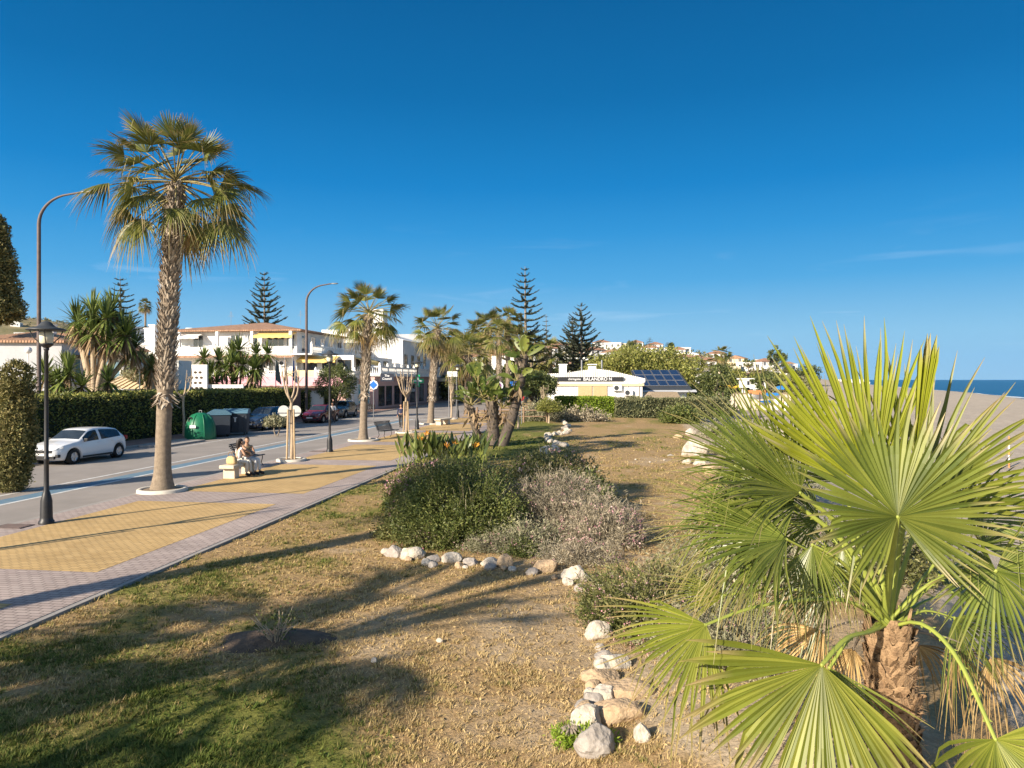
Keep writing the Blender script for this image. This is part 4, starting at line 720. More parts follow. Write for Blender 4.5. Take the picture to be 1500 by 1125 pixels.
# ================================================================ BENCHES
def stone_bench(label, loc, rz):
    t = thing('stone_bench', label, 'bench', loc, rz, 'pale stone benches on the promenade'); mb = MB(); bx(mb, -.27, .27, -.95, .95, .36, .48); mb.build('seat', K['stone'], t, bevel=.02)
    for s in (-1, 1): m = MB(); bx(m, -.21, .21, s*.62-.16, s*.62+.16, 0, .36); m.build('leg', K['stone'], t, bevel=.015)
    return t
b1p = G(352, 697, .06); stone_bench('pale stone bench with a couple and a straw bag sitting on it', b1p, -TH)
b2p = G(649, 622, .06); stone_bench('pale empty stone bench between the third fan palm and the sapling', b2p, -TH-.25)
def metal_bench(label, loc, rz):
    t = thing('metal_bench', label, 'bench', loc, rz, 'dark slatted metal benches on the promenade'); W_ = .75
    mb = MB()
    for k in range(6): x = -.18+k*.075; bx(mb, x, x+.055, -W_, W_, .43-.004*k*(5-k), .455-.004*k*(5-k))
    tube(mb, [(.26,-W_,.435),(.26,W_,.435)], .02, 8); mb.build('seat', K['dkgrey'], t); mb = MB()
    for k in range(7):
        z = .50+k*.062; x = -.22-.02*k-.006*k*k*.5; box(mb, (x, 0, z), (.012, 2*W_, .048), 0)
    tube(mb, [(-.44,-W_,.94),(-.44,W_,.94)], .028, 8); mb.build('backrest', K['dkgrey'], t)
    for s in (-.6, .6):
        m = MB(); tube(m, polyline([(.28,s,0),(.19,s,.14),(.23,s,.30),(.22,s,.43)], 10), .018, 6); tube(m, polyline([(-.30,s,0),(-.17,s,.16),(-.20,s,.34),(-.24,s,.55),(-.44,s,.95)], 12), .018, 6); tube(m, [(.2,s,.42),(-.2,s,.42)], .018, 6); m.build('leg', K['black'], t)
    return t
mbn = metal_bench('dark slatted metal bench beside the second fan palm', G(568, 641, .06), -TH-.35)
dup(mbn, S(13.8, 26.3, .06), -TH, 'dark slatted metal bench just behind the seated man, only its back showing')
# ================================================================ SAPLINGS
def sapling(label, loc, h, seed, stakes=True, spread=.7, tuft=False, nb=6, group='bare pollarded saplings on the promenade'):
    R = np.random.default_rng(seed); t = thing('sapling', label, 'tree', loc, 0, group); mb = MB(); th = h*.62
    tube(mb, polyline([(0,0,0),(.03,.01,th*.4),(-.03,.03,th*.75),(.02,0,th)], 10), np.linspace(.085, .06, 10), 8)
    for k in range(nb):
        az = k*2*PI/nb+R.normal()*.3; a = np.array([math.cos(az), math.sin(az), 0]); L = h*.38*R.uniform(.7, 1.15); z = th-.25*R.random()
        P = polyline([(0,0,z), a*spread*.45+np.array([0,0,z+L*.30]), a*spread*.75*R.uniform(.7, 1.2)+np.array([0,0,z+L])], 8); tube(mb, P, np.linspace(.05, .018, 8)*R.uniform(.8,1.1), 6)
        for q in range(2): e = P[5]+np.array([R.normal()*.22, R.normal()*.22, .25+.2*R.random()]); tube(mb, [P[5], (P[5]+e)/2+R.normal(size=3)*.03, e], [.022,.016,.009], 5)
    mb.build('trunk', K['palebark'], t)
    if stakes:
        for s in (-1, 1):
            m = MB(); tube(m, [(s*.17,-.10,0),(s*.12,-.09,th*.82)], .04, 8); m.build('stake', K['stake'], t)
        m = MB(); tube(m, [(-.15,-.1,th*.6),(.15,-.1,th*.6)], .012, 6); tube(m, [(-.15,-.1,th*.8),(.15,-.1,th*.8)], .012, 6); m.build('tie', K['black'], t)
    if tuft:
        m = MB(); Q = rng.normal(size=(260,3))*np.array([.35,.35,.3])+np.array([0,0,h*.85]); leaves(m, Q, .12, None, .25); m.build('leaves', K['shrub'], t)
    return t
q = G(427, 675, .06); SP = sapling('bare staked sapling with two pale stakes behind the stone bench', q, 4.3, 2, nb=4, spread=.55)
q2 = G(595, 634, .06); sapling('bare pollarded sapling with many upright twigs in front of the shops', q2, 4.0, 3, nb=9, spread=.75)
q3 = G(661, 614, .06); sapling('thin sapling with a small leafy tuft beside the white stone bench', q3, 4.0, 4, stakes=False, nb=4, spread=.35, tuft=True)
c = SP.copy(); COL.objects.link(c)
for ch in SP.children: k_ = ch.copy(); COL.objects.link(k_); k_.parent = c
c.location = S(13.5, 11.2, .06); c['label'] = 'bare staked sapling beside the road left of the nearest lamp post'
pit_ring((q[0], q[1], .06), .62, 'round kerb ring around the bare staked sapling'); pit_ring((q2[0], q2[1], .06), .7, 'round kerb ring around the many-twigged bare sapling'); pit_ring((q3[0], q3[1], .06), .6, 'round kerb ring around the thin leafy-topped sapling')
# ================================================================ SIGNS
def disc(mb, c, r, n=28, th=.02, mi=0, yn=0.0):
    a = np.linspace(0, 2*PI, n, endpoint=False); P = np.stack([np.cos(a)*r, np.sin(a)*r], 1)+np.array([c[0], c[2]]); prism(mb, P, c[1]-th/2, c[1]+th/2, 'y', mi)
signgrey = mat('grey_sign_back', (.50,.50,.47), (.42,.42,.40), 6, .5, metal=.2)
D_ = 31.5; p = at(424, 604, D_); t = thing('road_sign', 'pair of round road signs seen from behind on one post by the staked sapling', 'road sign', (p[0], D_, .06)); mb = MB(); tube(mb, [(0,0,0),(0,0,p[2]+.2)], .03, 8); bx(mb, -.52, .52, -.035, -.02, p[2]-.10, p[2]-.05); mb.build('post', K['galv'], t)
for s in (-1, 1): m = MB(); disc(m, (s*.265,.02,p[2]), .245, th=.02); m.build('sign_back', signgrey, t)
bluesign = mat('blue_sign_face', (.02,.16,.55), (.02,.14,.5), 6, .4); whites = mat('white_sign_face', (.78,.78,.78), None, 6, .4); redsign = mat('red_sign_face', (.55,.03,.04), None, 6, .4)
p = at(547, 563, 62); t = thing('crossing_sign', 'blue diamond-shaped road sign with white corners beside the second fan palm', 'road sign', (p[0], 62, -.05)); mb = MB(); tube(mb, [(0,0.03,0),(0,.03,p[2]+.3)], .035, 8); mb.build('post', K['galv'], t); mb = MB(); disc(mb, (0,0,p[2]), .42, 8, .02); mb.build('panel', whites, t); mb = MB(); prism(mb, [(0,p[2]-.36),(.36,p[2]),(0,p[2]+.36),(-.36,p[2])], -.02, -.012, 'y'); mb.build('diamond', bluesign, t)
p = at(663, 548, 66); t = thing('street_sign', 'wide white two-panel sign on posts beyond the thin sapling', 'sign', (p[0], 66, 0)); mb = MB()
for s in (-.35, .35): tube(mb, [(s,.04,0),(s,.04,p[2]+.2)], .04, 8)
mb.build('post', K['galv'], t); mb = MB(); bx(mb, -.50, -.02, -.02, .02, p[2]-.25, p[2]+.25); bx(mb, .02, .50, -.02, .02, p[2]-.25, p[2]+.25); mb.build('panel', whites, t)
p = at(752, 562, 60); t = thing('information_sign', 'small blue square sign with white symbol right of the leaning paddle-leaved trunk', 'road sign', (p[0], 60, 0)); mb = MB(); tube(mb, [(0,.04,0),(0,.04,p[2])], .03, 8); mb.build('post', K['galv'], t); mb = MB(); bx(mb, -.28, .28, -.015, .015, p[2]-.2, p[2]+.2); mb.build('panel', bluesign, t); mb = MB(); prism(mb, [(-.1,p[2]-.12),(.1,p[2]-.12),(0,p[2]+.12)], -.022, -.016, 'y'); mb.build('symbol', whites, t)
p = at(731, 565, 58); t = thing('no_parking_sign', 'round white and violet sign among the paddle leaves', 'road sign', (p[0], 58, 0)); mb = MB(); tube(mb, [(0,.04,0),(0,.04,p[2])], .03, 8); mb.build('post', K['galv'], t); mb = MB(); disc(mb, (0,0,p[2]), .34); mb.build('panel', whites, t); mb = MB(); disc(mb, (.02,-.016,p[2]), .19, th=.01); mb.build('disc', mat('violet_disc', (.28,.10,.30), None, 6, .4), t)
p = at(764, 583, 56); t = thing('stop_sign', 'small red round sign low behind the umbrella-shaped tree', 'road sign', (p[0], 56, 0)); mb = MB(); tube(mb, [(0,.04,0),(0,.04,p[2])], .03, 8); mb.build('post', K['galv'], t); mb = MB(); disc(mb, (0,0,p[2]), .22, 8); mb.build('panel', redsign, t)
# ================================================================ VEHICLES
tyre = mat('tyre_rubber', (.018,.018,.018), None, 8, .85); rimm = mat('alloy_rim', (.55,.56,.58), None, 4, .3, metal=.8)
lens = mat('headlamp_lens', (.55,.58,.62), (.30,.32,.35), 8, .1, spec=.8); plate = mat('number_plate', (.75,.75,.72), None, 4, .4); trimk = mat('black_plastic_trim', (.02,.02,.022), None, 8, .55); tail = mat('tail_lamp', (.35,.02,.02), None, 8, .2); carglass = mat('car_glass', (.012,.018,.024), (.03,.04,.05), 2, .04, spec=.9)
def carpaint(name, c): return mat(name, c, tuple(x*.96 for x in c), 1, .22, spec=.6, coat=.6)
def make_car(label, paint, loc, rz, L=4.05, Wd=1.75, Hh=1.45, wb=2.58, suv=False, name='parked_car'):
    """front towards local -y"""
    t = thing(name, label, 'car', loc, rz, 'cars parked along the hedge'); f = -L/2; r = L/2
    wr = .335 if suv else .315; yf = f+.82; yr = yf+wb; N_ = 84; y = np.linspace(f, r, N_); q = (y-f)/L
    ctl = np.array([(0,.60),(.012,.70),(.06,.80),(.16,.89),(.27,.955),(.30,1.0),(.43,1.385),(.50,1.43),(.62,1.44),(.78,1.405),(.86,1.335),(.925,1.08),(.97,1.0),(.99,.90),(1,.70)])
    top = np.interp(q, ctl[:,0], ctl[:,1])*Hh/1.44; top = np.convolve(np.pad(top, 2, 'edge'), np.ones(5)/5, 'valid')
    belt = np.minimum(np.interp(q, [0,.1,.28,.6,.9,1], [.62,.78,.88,.93,1.0,.72])*Hh/1.44, top-.015)
    hw = Wd/2*np.interp(q, [0,.02,.07,.18,.5,.85,.95,.985,1], [.60,.74,.88,.97,1,.985,.92,.82,.68]); rw = hw*np.interp(q, [0,.3,.44,.8,.92,1], [.95,.86,.74,.72,.80,.9])
    zb = np.interp(q, [0,.03,.12,.88,.97,1], [.28,.22,.19,.20,.28,.36]); ra = wr+.055
    for yc in (yf, yr): d = ra**2-(y-yc)**2; zb = np.maximum(zb, np.where(d > 0, wr+np.sqrt(np.maximum(d, 0)), 0))
    cab = top-belt; rr_ = np.clip(cab*.2, .004, .09)
    sec = []
    for k in range(N_):
        b, zt, z0, w, wt, rd = belt[k], top[k], zb[k], hw[k], rw[k], rr_[k]; m = min(.5, b-.03); z0 = min(z0, b-.05); m = max(m, z0+.02)
        sec.append([(0,z0),(w*.90,z0),(w*.975,z0+(m-z0)*.35),(w,m),(w*.985,(m+b)/2+.02),(w*.955,b),(w*.955*.5+wt*.5+.012,b+(zt-rd-b)*.5),(wt,zt-rd),(wt*.93,zt-rd*.30),(wt*.70,zt-.004),(0,zt+.012)])
    sec = np.array(sec); M_ = sec.shape[1]
    body, gl, ws, rg = MB(), MB(), MB(), MB()
    for sg in (-1, 1):
        V = np.stack([sec[:,:,0]*sg, np.repeat(y[:,None], M_, 1), sec[:,:,1]], -1)
        fb, fs, fw, fr_ = [], [], [], []
        for i in range(N_-1):
            qi = (q[i]+q[i+1])/2
            for j in range(M_-1):
                a = i*M_+j; fc = (a, a+M_, a+M_+1, a+1) if sg > 0 else (a, a+1, a+M_+1, a+M_)
                if j in (5,6) and .335 < qi < .865 and not (.545 < qi < .575) and cab[i] > .12: fs.append(fc)
                elif j in (8,9) and .305 < qi < .425: fw.append(fc)
                elif j in (8,9) and .875 < qi < .925: fr_.append(fc)
                else: fb.append(fc)
        for m_, ff in ((body, fb), (gl, fs), (ws, fw), (rg, fr_)):
            if ff: m_.add(V.reshape(-1,3), ff, 0, 0, True)
        for k in (0, N_-1): body.add(V[k], np.arange(M_) if (sg > 0) == (k == 0) else np.arange(M_)[::-1], 0)
    bo = body.build('body', paint, t); gl.build('side_window', carglass, t); ws.build('windscreen', carglass, t); rg.build('rear_window', carglass, t)
    for yc in (yf, yr):
        for sg in (-1, 1):
            x = sg*(Wd/2-.115); w_ = thing_part('wheel', t, (x, yc, wr)); mb = MB(); lathe(mb, [(wr*.62,-.10),(wr*.93,-.105),(wr,-.07),(wr,.07),(wr*.93,.105),(wr*.62,.10)], n=28, cap=False); rot_x(mb); mb.build('tyre', tyre, w_)
            mb = MB(); lathe(mb, [(.001,.085),(.05,.09),(.06,.07),(wr*.58,.055),(wr*.66,.095),(wr*.66,-.08)], n=28, cap=False)
            for k in range(5): a = k*2*PI/5; box(mb, (math.cos(a)*wr*.36, math.sin(a)*wr*.36, .075), (wr*.56, .055, .03), a)
            rot_x(mb, sg); mb.build('rim', rimm, w_)
            mb = MB(); lathe(mb, [(.001,-.02*1),(ra-.01,-.02)], n=24, cap=False); rot_x(mb, sg); mb.build('wheel_well', trimk, w_, loc=(-sg*.12,0,0))
    bx_ = lambda nm, m_, *a, bev=.012: (lambda mm: (bx(mm, *a), mm.build(nm, m_, t, bevel=bev)))(MB())
    bx_('grille', trimk, -.52, .52, f-.012, f+.10, .52, .64); bx_('lower_intake', trimk, -.62, .62, f-.02, f+.08, .27, .40); bx_('number_plate', plate, -.26, .26, f-.035, f-.01, .42, .52, bev=0)
    bx_('badge', rimm, -.06, .06, f-.02, f+.02, .60, .70)
    for sg in (-1, 1):
        mb = MB(); V = [(.50,f+.02,.60),(.80,f+.28,.72),(.80,f+.30,.79),(.48,f+.05,.70)]; V2 = [(x*.9, y_+.14, z) for x, y_, z in V]; vv = [(sg*x, y_, z) for x, y_, z in V+V2]
        mb.add(vv, [[0,1,2,3],[4,7,6,5],[0,4,5,1],[1,5,6,2],[2,6,7,3],[3,7,4,0]]); mb.build('headlight', lens, t)
        mb = MB(); bx(mb, sg*.68-.07, sg*.68+.07, f+.06, f+.20, .34, .46); mb.build('fog_lamp', trimk, t, bevel=.01)
        mb = MB(); box(mb, (sg*(Wd/2+.04), f+L*.345, .98*Hh/1.44), (.19, .11, .13), 0); mb.build('mirror', trimk if not suv else paint, t, bevel=.03)
        mb = MB(); bx(mb, sg*.66-.09, sg*.66+.09, r-.10, r+.005, .80*Hh/1.44, .98*Hh/1.44); mb.build('tail_light', tail, t, bevel=.015)
        mb = MB(); bx(mb, sg*Wd/2*.99-.012, sg*Wd/2*.99+.012, yf+.45, yr-.45, .24, .31); mb.build('sill_trim', trimk, t)
        for k, yy in enumerate((.52*L+f, .73*L+f)): mb = MB(); bx(mb, sg*(Wd/2*.985)-.012, sg*(Wd/2*.985)+.014, yy-.02, yy+.14, .80, .83); mb.build('door_handle', paint, t)
    mb = MB(); tube(mb, [(0,r-.75,Hh-.04),(0,r-.55,Hh+.16)], .008, 5); mb.build('aerial', trimk, t)
    return t
def thing_part(name, parent, loc):
    o = bpy.data.objects.new(name, None); COL.objects.link(o); o.parent = parent; o.location = loc; return o
def rot_x(mb, sg=1):
    mb.V = [np.stack([v[:,2]*sg, v[:,0], v[:,1]], -1) for v in mb.V]
    if sg < 0: mb.F = [f[:, ::-1] for f in mb.F]
white = carpaint('white_car_paint', (.74,.75,.76)); blue = carpaint('dark_blue_car_paint', (.018,.035,.075)); red = carpaint('dark_red_car_paint', (.16,.012,.022)); dark = carpaint('black_car_paint', (.012,.014,.018)); grey = carpaint('grey_car_paint', (.07,.075,.085))
make_car('white hatchback parked by the hedge, facing the camera', white, S(22.95, 28.6, -.07), -TH-.06)
make_car('dark blue crossover parked beside the waste containers', blue, S(24.2, 48.6, -.07), -TH-.12, 4.3, 1.85, 1.62, 2.65, True)
make_car('dark red hatchback with white plate parked beyond the blue crossover', red, S(23.6, 57.0, -.07), -TH-.05, 4.05, 1.76, 1.47)
make_car('dark car parked far down the street behind the thin sapling', dark, S(21.6, 106, -.07), -TH, 4.1, 1.76, 1.5)
make_car('grey car half hidden behind the round roadside tree', grey, S(24.6, 64.6, -.07), -TH, 4.2, 1.8, 1.6, 2.6, True)
# ================================================================ WASTE CONTAINERS
gplast = mat('green_moulded_plastic', (.012,.16,.075), (.01,.13,.06), 2, .4); dplast = mat('dark_container_plastic', (.035,.045,.06), (.028,.036,.05), 2, .5); blid = mat('faded_blue_lid', (.10,.20,.27), (.08,.165,.23), 2, .45)
g = S(24.0, 39.8, -.07); t = thing('glass_bank', 'big green dome-shaped bottle bank beside the dark containers', 'recycling container', g, -TH); mb = MB()
lathe(mb, [(.86,0),(.88,.08),(.86,.5),(.80,.9),(.66,1.25),(.45,1.48),(.2,1.58),(.001,1.6)], n=36)
for k in range(8): a = k*PI/4; P = [(math.cos(a)*rr_*1.0, math.sin(a)*rr_*1.0, z_) for rr_, z_ in ((.87,.2),(.86,.5),(.81,.9),(.67,1.25),(.46,1.48))]; tube(mb, P, .03, 6)
mb.build('shell', gplast, t); mb = MB()
for a in (-1.2, -2.4): lathe(mb, [(.16,0),(.17,.06),(.12,.07),(.11,.02),(.001,.02)], (0,0,0), 14); 
mb = MB(); lathe(mb, [(.15,0),(.16,.12),(.11,.13),(.10,.04),(.001,.04)], n=16); mb.V = [np.stack([v[:,0]*.9-.25, -.58-v[:,2]*.8, v[:,1]+1.2], -1) for v in mb.V]; mb.build('bottle_hole', trimk, t)
mb = MB(); bx(mb, -.14, .24, -.905, -.885, .72, .88); mb.build('sticker', whites, t); mb = MB(); tube(mb, [(-.08,0,1.57),(-.08,0,1.72),(.08,0,1.72),(.08,0,1.57)], .02, 6); mb.build('lifting_loop', K['galv'], t)
def skip(label, loc, rz):
    t = thing('waste_container', label, 'waste container', loc, rz, 'dark waste containers with blue lids'); mb = MB(); box(mb, (0,0,.76), (1.35,1.25,1.22), 0, 0, 1.06)
    for k in range(4): bx(mb, -.55+k*.34, -.49+k*.34, -.70, -.62, .2, 1.25)
    bx(mb, -.7, .7, -.69, -.64, 1.28, 1.36); mb.build('body', dplast, t, bevel=.03); mb = MB(); prism(mb, [(-.74,1.37),(.72,1.37),(.72,1.45),(.42,1.66),(-.30,1.70),(-.74,1.47)], -.76, .76, 'x'); mb.build('lid', blid, t, bevel=.04)
    for k, (a, b) in enumerate(((-.55,-.55),(.55,-.55),(-.55,.5),(.55,.5))): m = MB(); tube(m, [(a-.03,b,.09),(a+.03,b,.09)], .09, 12); m.build('wheel', tyre, t)
    m = MB(); bx(m, -.05, .05, -.705, -.69, .85, 1.15); bx(m, -.11, .11, -.705, -.69, 1.10, 1.15); m.build('sticker', whites, t); return t
sk1 = skip('dark waste container with blue lid just behind the green bottle bank', S(24.0, 41.9, -.07), -TH-PI/2+.5); dup(sk1, S(23.7, 43.5, -.07), -TH+.35, 'taller dark waste container with faded lid next to the blue crossover'); 
mb = MB(); bx(mb, -24.35, -22.85, 34.6, 38.4, -.3, .03); tag(mb.build('kerb_island', K['kerb'], rz=-TH), kind='structure')
# ================================================================ PEOPLE
def skin(name, J, E, mat_, parent, root, sub=2):
    """J: name -> (x,y,z,r); one continuous skinned surface"""
    names = list(J); me = bpy.data.meshes.new('tmp'); me.from_pydata([J[n][:3] for n in names], [(names.index(a), names.index(b)) for a, b in E], []); ob = bpy.data.objects.new('tmp', me); COL.objects.link(ob)
    ob.modifiers.new('s', 'SKIN'); sd = ob.modifiers.new('u', 'SUBSURF'); sd.levels = sub; sd.render_levels = sub; lay = me.skin_vertices[0].data
    for k, n in enumerate(names):
        r = J[n][3]; lay[k].radius = (r, r) if np.isscalar(r) else r; lay[k].use_root = (n == root)
    bpy.context.view_layer.update(); dg = bpy.context.evaluated_depsgraph_get(); m2 = bpy.data.meshes.new_from_object(ob.evaluated_get(dg)); m2.name = name; bpy.data.objects.remove(ob); m2.materials.clear(); m2.materials.append(mat_)
    m2.polygons.foreach_set('use_smooth', np.ones(len(m2.polygons), bool)); o = bpy.data.objects.new(name, m2); COL.objects.link(o); o.parent = parent; return o
skinm = mat('tanned_skin', (.42,.24,.15), (.38,.21,.13), 8, .55); skin2 = mat('light_skin', (.52,.32,.22), (.47,.28,.19), 8, .55); hairm = mat('dark_hair', (.03,.018,.012), (.015,.01,.008), 20, .5)
def hand(J, E, w, tip, sd, r=.0085):
    """palm and five curled fingers grown from wrist joint w"""
    W_ = np.array(J[w][:3]); d = nrm(np.asarray(tip, float)); s = nrm(np.asarray(sd, float)); c = np.cross(d, s); J[w+'p'] = (*(W_+d*.075), .028); E.append((w, w+'p')); P = W_+d*.075
    for k, (o, L) in enumerate(((-.030,.062),(-.010,.075),(.010,.070),(.029,.054))):
        a = P+d*.018+s*o; J[f'{w}f{k}'] = (*a, r); b = a+d*L*.55+c*.008; J[f'{w}g{k}'] = (*b, r*.95); e = b+d*L*.35+c*.03; J[f'{w}h{k}'] = (*e, r*.8); E += [(w+'p', f'{w}f{k}'), (f'{w}f{k}', f'{w}g{k}'), (f'{w}g{k}', f'{w}h{k}')]
    a = W_+d*.04-s*.035+c*.01; J[w+'t'] = (*a, r*1.1); b = a+d*.045-s*.018+c*.015; J[w+'u'] = (*b, r*.9); E += [(w, w+'t'), (w+'t', w+'u')]
def person(label, loc, rz, J, face, skm, top, bottom, shoe, hair='short', sleeves=False, long_leg=True, bare_arm=True):
    t = thing('person', label, 'person', loc, rz)
    E = [('pel','waist'),('waist','chest'),('chest','neck'),('neck','head0'),('head0','head1')]
    for s in 'LR': E += [('chest','sh'+s),('sh'+s,'el'+s),('el'+s,'wr'+s),('pel','hip'+s),('hip'+s,'kn'+s),('kn'+s,'an'+s),('an'+s,'to'+s)]
    body = dict(J); fx = nrm(np.array(face)); up = np.array([0,0,1.]); sd = np.cross(fx, up)
    for s in 'LR': d = np.array(J['wr'+s][:3])-np.array(J['el'+s][:3]); hand(body, E, 'wr'+s, d, sd)
    skin('body', body, E, skm, t, 'pel')
    h = (np.array(J['head0'][:3])+np.array(J['head1'][:3]))/2; mb = MB()
    v, f = ICO3; r = np.array([.078,.095,.118]); B = np.stack([sd, fx, up]); V = v*r; V[:,1] += .012*np.exp(-((V[:,0]/.02)**2+((V[:,2]+.01)/.03)**2))*(V[:,1] > 0)*1.6
    mb.add(V@B+h, f, 0, 0, True)
    nose = h+fx*.098-up*.012; lathe(mb, [(.001,.03),(.011,.012),(.016,-.008),(.012,-.016),(.001,-.018)], nose, 8)
    for q in (-1, 1): e = h+sd*q*.078-fx*.005; lathe(mb, [(.001,-.03),(.014,-.015),(.018,.012),(.008,.028),(.001,.03)], e, 8)
    mb.build('head', skm, t); mb = MB()
    for q in (-1, 1): e = h+sd*q*.031+fx*.086+up*.012; mb.add(ICO2[0]*.012+e, ICO2[1], 0, 0, True); box(mb, e+up*.02+fx*.002, (.03,.012,.006))
    m0 = h+fx*.088-up*.055; box(mb, m0, (.036,.014,.008)); mb.build('eyes_and_mouth', hairm, t)
    mb = MB(); ok = (V[:,2] > .035-.10*(V[:,1] < .02)) ; Vh = V*1.10+np.array([0,-.010,.008]); Vh = Vh*(1+.06*(fbm(v*5, 3)-.5))[:,None]; ff = f[ok[f].all(1)]; mb.add(Vh@B+h, ff, 0, 0, True)
    if hair == 'long':
        P = [h+up*.06-fx*.07, h-fx*.105-up*.06, h-fx*.11-up*.22, h-fx*.10-up*.36]; tube(mb, polyline(P, 10), np.linspace(.085, .05, 10), 10, flat=1.0)
    mb.build('hair', hairm, t)
    g = lambda n, k: (*J[n][:3], J[n][3]*k if np.isscalar(J[n][3]) else (J[n][3][0]*k, J[n][3][1]*k))
    TJ = {n: g(n, 1.10) for n in ('pel','waist','chest','shL','shR')}; TE = [('pel','waist'),('waist','chest'),('chest','shL'),('chest','shR')]
    for s in 'LR':
        a, b = np.array(J['sh'+s][:3]), np.array(J['el'+s][:3]); k = 1.0 if sleeves else .18; TJ['sl'+s] = (*(a+(b-a)*k), J['el'+s][3]*1.35 if sleeves else J['sh'+s][3]*1.02); TE.append(('sh'+s, 'sl'+s))
        if sleeves: TJ['cf'+s] = (*(b+(np.array(J['wr'+s][:3])-b)*.9), J['wr'+s][3]*1.4); TE.append(('sl'+s, 'cf'+s))
    skin('top', TJ, TE, top, t, 'pel')
    BJ = {n: g(n, 1.14) for n in ('pel','hipL','hipR','knL','knR')}; BE = [('pel','hipL'),('pel','hipR'),('hipL','knL'),('hipR','knR')]
    for s in 'LR': a, b = np.array(J['kn'+s][:3]), np.array(J['an'+s][:3]); BJ['cu'+s] = (*(a+(b-a)*.92), .058); BE.append(('kn'+s, 'cu'+s))
    skin('trousers', BJ, BE, bottom, t, 'pel')
    for s in 'LR':
        m = MB(); a, b = np.array(J['an'+s][:3]), np.array(J['to'+s][:3]); tube(m, polyline([a-(b-a)*.25-up*.02, a*.5+b*.5, b+(b-a)*.2], 8), [.03,.045,.05,.05,.05,.05,.045,.02], 8); m.build('shoe', shoe, t)
    return t
def seated(lean=0.0, turn=0.0):
    c, s = math.cos(turn), math.sin(turn); T = lambda x, y, z, r: (x*c-y*s, x*s+y*c, z, r)     # upper body turns about z; legs stay facing +x
    return {'pel': (0,0,.56,(.135,.10)), 'waist': T(.0+lean*.3,0,.74,(.125,.095)), 'chest': T(.02+lean*.7,0,.93,(.145,.10)), 'neck': T(.03+lean,0,1.10,.052), 'head0': T(.05+lean*1.15,0,1.20,.06), 'head1': T(.055+lean*1.2,0,1.30,.055),
     'shL': T(.02+lean*.8,.175,1.02,.056), 'shR': T(.02+lean*.8,-.175,1.02,.056), 'elL': T(.12+lean,.24,.78,.042), 'elR': T(.12+lean,-.24,.78,.042), 'wrL': T(.33,.10,.74,.028), 'wrR': T(.33,-.10,.72,.028),
     'hipL': (.03,.095,.56,.092), 'hipR': (.03,-.095,.56,.092), 'knL': (.42,.11,.54,.062), 'knR': (.42,-.10,.53,.062), 'anL': (.46,.12,.10,.036), 'anR': (.40,-.11,.10,.036), 'toL': (.60,.13,.045,.03), 'toR': (.54,-.12,.045,.03)}
bl = lambda x, y, z=0: (b1p[0]+x*CXS+y*SX, b1p[1]-x*SX+y*CXS, b1p[2]+z)
J = seated(.04, -.75); J['elR'] = (.30,-.26,.80,.042); J['wrR'] = (.30,-.44,.86,.028)
person('man in a khaki sleeveless top and white trousers sitting on the stone bench', bl(.0, .42), -TH, J, (.75,-.65,-.15), skinm, mat('khaki_cotton', (.27,.21,.13), None, 10, .9), mat('white_cotton', (.74,.73,.71), None, 10, .9), K['black'])
J = seated(.05, .9)
person('woman with long dark hair and white top sitting on the stone bench', bl(-.02, -.12), -TH, {k_: (v[0]*.93, v[1]*.93, v[2]*.95+.018, v[3] if not np.isscalar(v[3]) else v[3]*.92) for k_, v in J.items()}, (.55,.83,-.1), skin2, mat('white_blouse', (.76,.75,.74), None, 10, .9), mat('cream_trousers', (.68,.64,.56), None, 10, .9), K['black'], 'long')
t = thing('handbag', 'straw-coloured handbag standing on the near end of the stone bench', 'bag', bl(.02, -.62, .48), -TH-.2); straw = mat('woven_straw', (.56,.42,.22), (.46,.33,.16), 30, .8, bump=.004, bscale=60)
mb = MB(); v, f = ICO3; V = v.copy(); V = np.sign(V)*np.abs(V)**.6*np.array([.22,.11,.15]); V[:,0] *= 1-.25*(V[:,2]+.15)/.3; mb.add(V+[0,0,.15], f, 0, 0, True); mb.build('bag_body', straw, t)
for s in (-.07, .07): m = MB(); tube(m, polyline([(-.10,s,.27),(-.08,s,.40),(0,s,.45),(.08,s,.40),(.10,s,.27)], 14), .011, 6); m.build('handle', K['wood'], t)
def standing(w=.0): return {'pel': (0,0,.95,(.14,.10)), 'waist': (0,0,1.12,(.125,.09)), 'chest': (0,.0,1.32,(.15,.10)), 'neck': (0,.01,1.48,.05), 'head0': (0,.02,1.58,.06), 'head1': (0,.025,1.68,.055), 'shL': (-.19,0,1.41,.058), 'shR': (.19,0,1.41,.058), 'elL': (-.25,-.03,1.13,.042), 'elR': (.25,-.02,1.13,.042), 'wrL': (-.26,.10,.90,.028), 'wrR': (.26,.08,.90,.028),
     'hipL': (-.09,0,.92,.092), 'hipR': (.09,0,.92,.092), 'knL': (-.10,.10+w,.50,.06), 'knR': (.10,-.02,.50,.06), 'anL': (-.10,.16+w,.09,.036), 'anR': (.10,-.24,.11,.036), 'toL': (-.10,.28+w,.04,.03), 'toR': (.10,-.12,.05,.03)}
g = G(587.5, 626.5, -.05); person('pedestrian in dark blue jacket and dark trousers walking beside the many-twigged sapling', g, PI, standing(), (0,1,0), skinm, mat('navy_jacket', (.03,.035,.075), None, 10, .9), mat('dark_trousers', (.03,.028,.03), None, 10, .9), K['black'], sleeves=True)
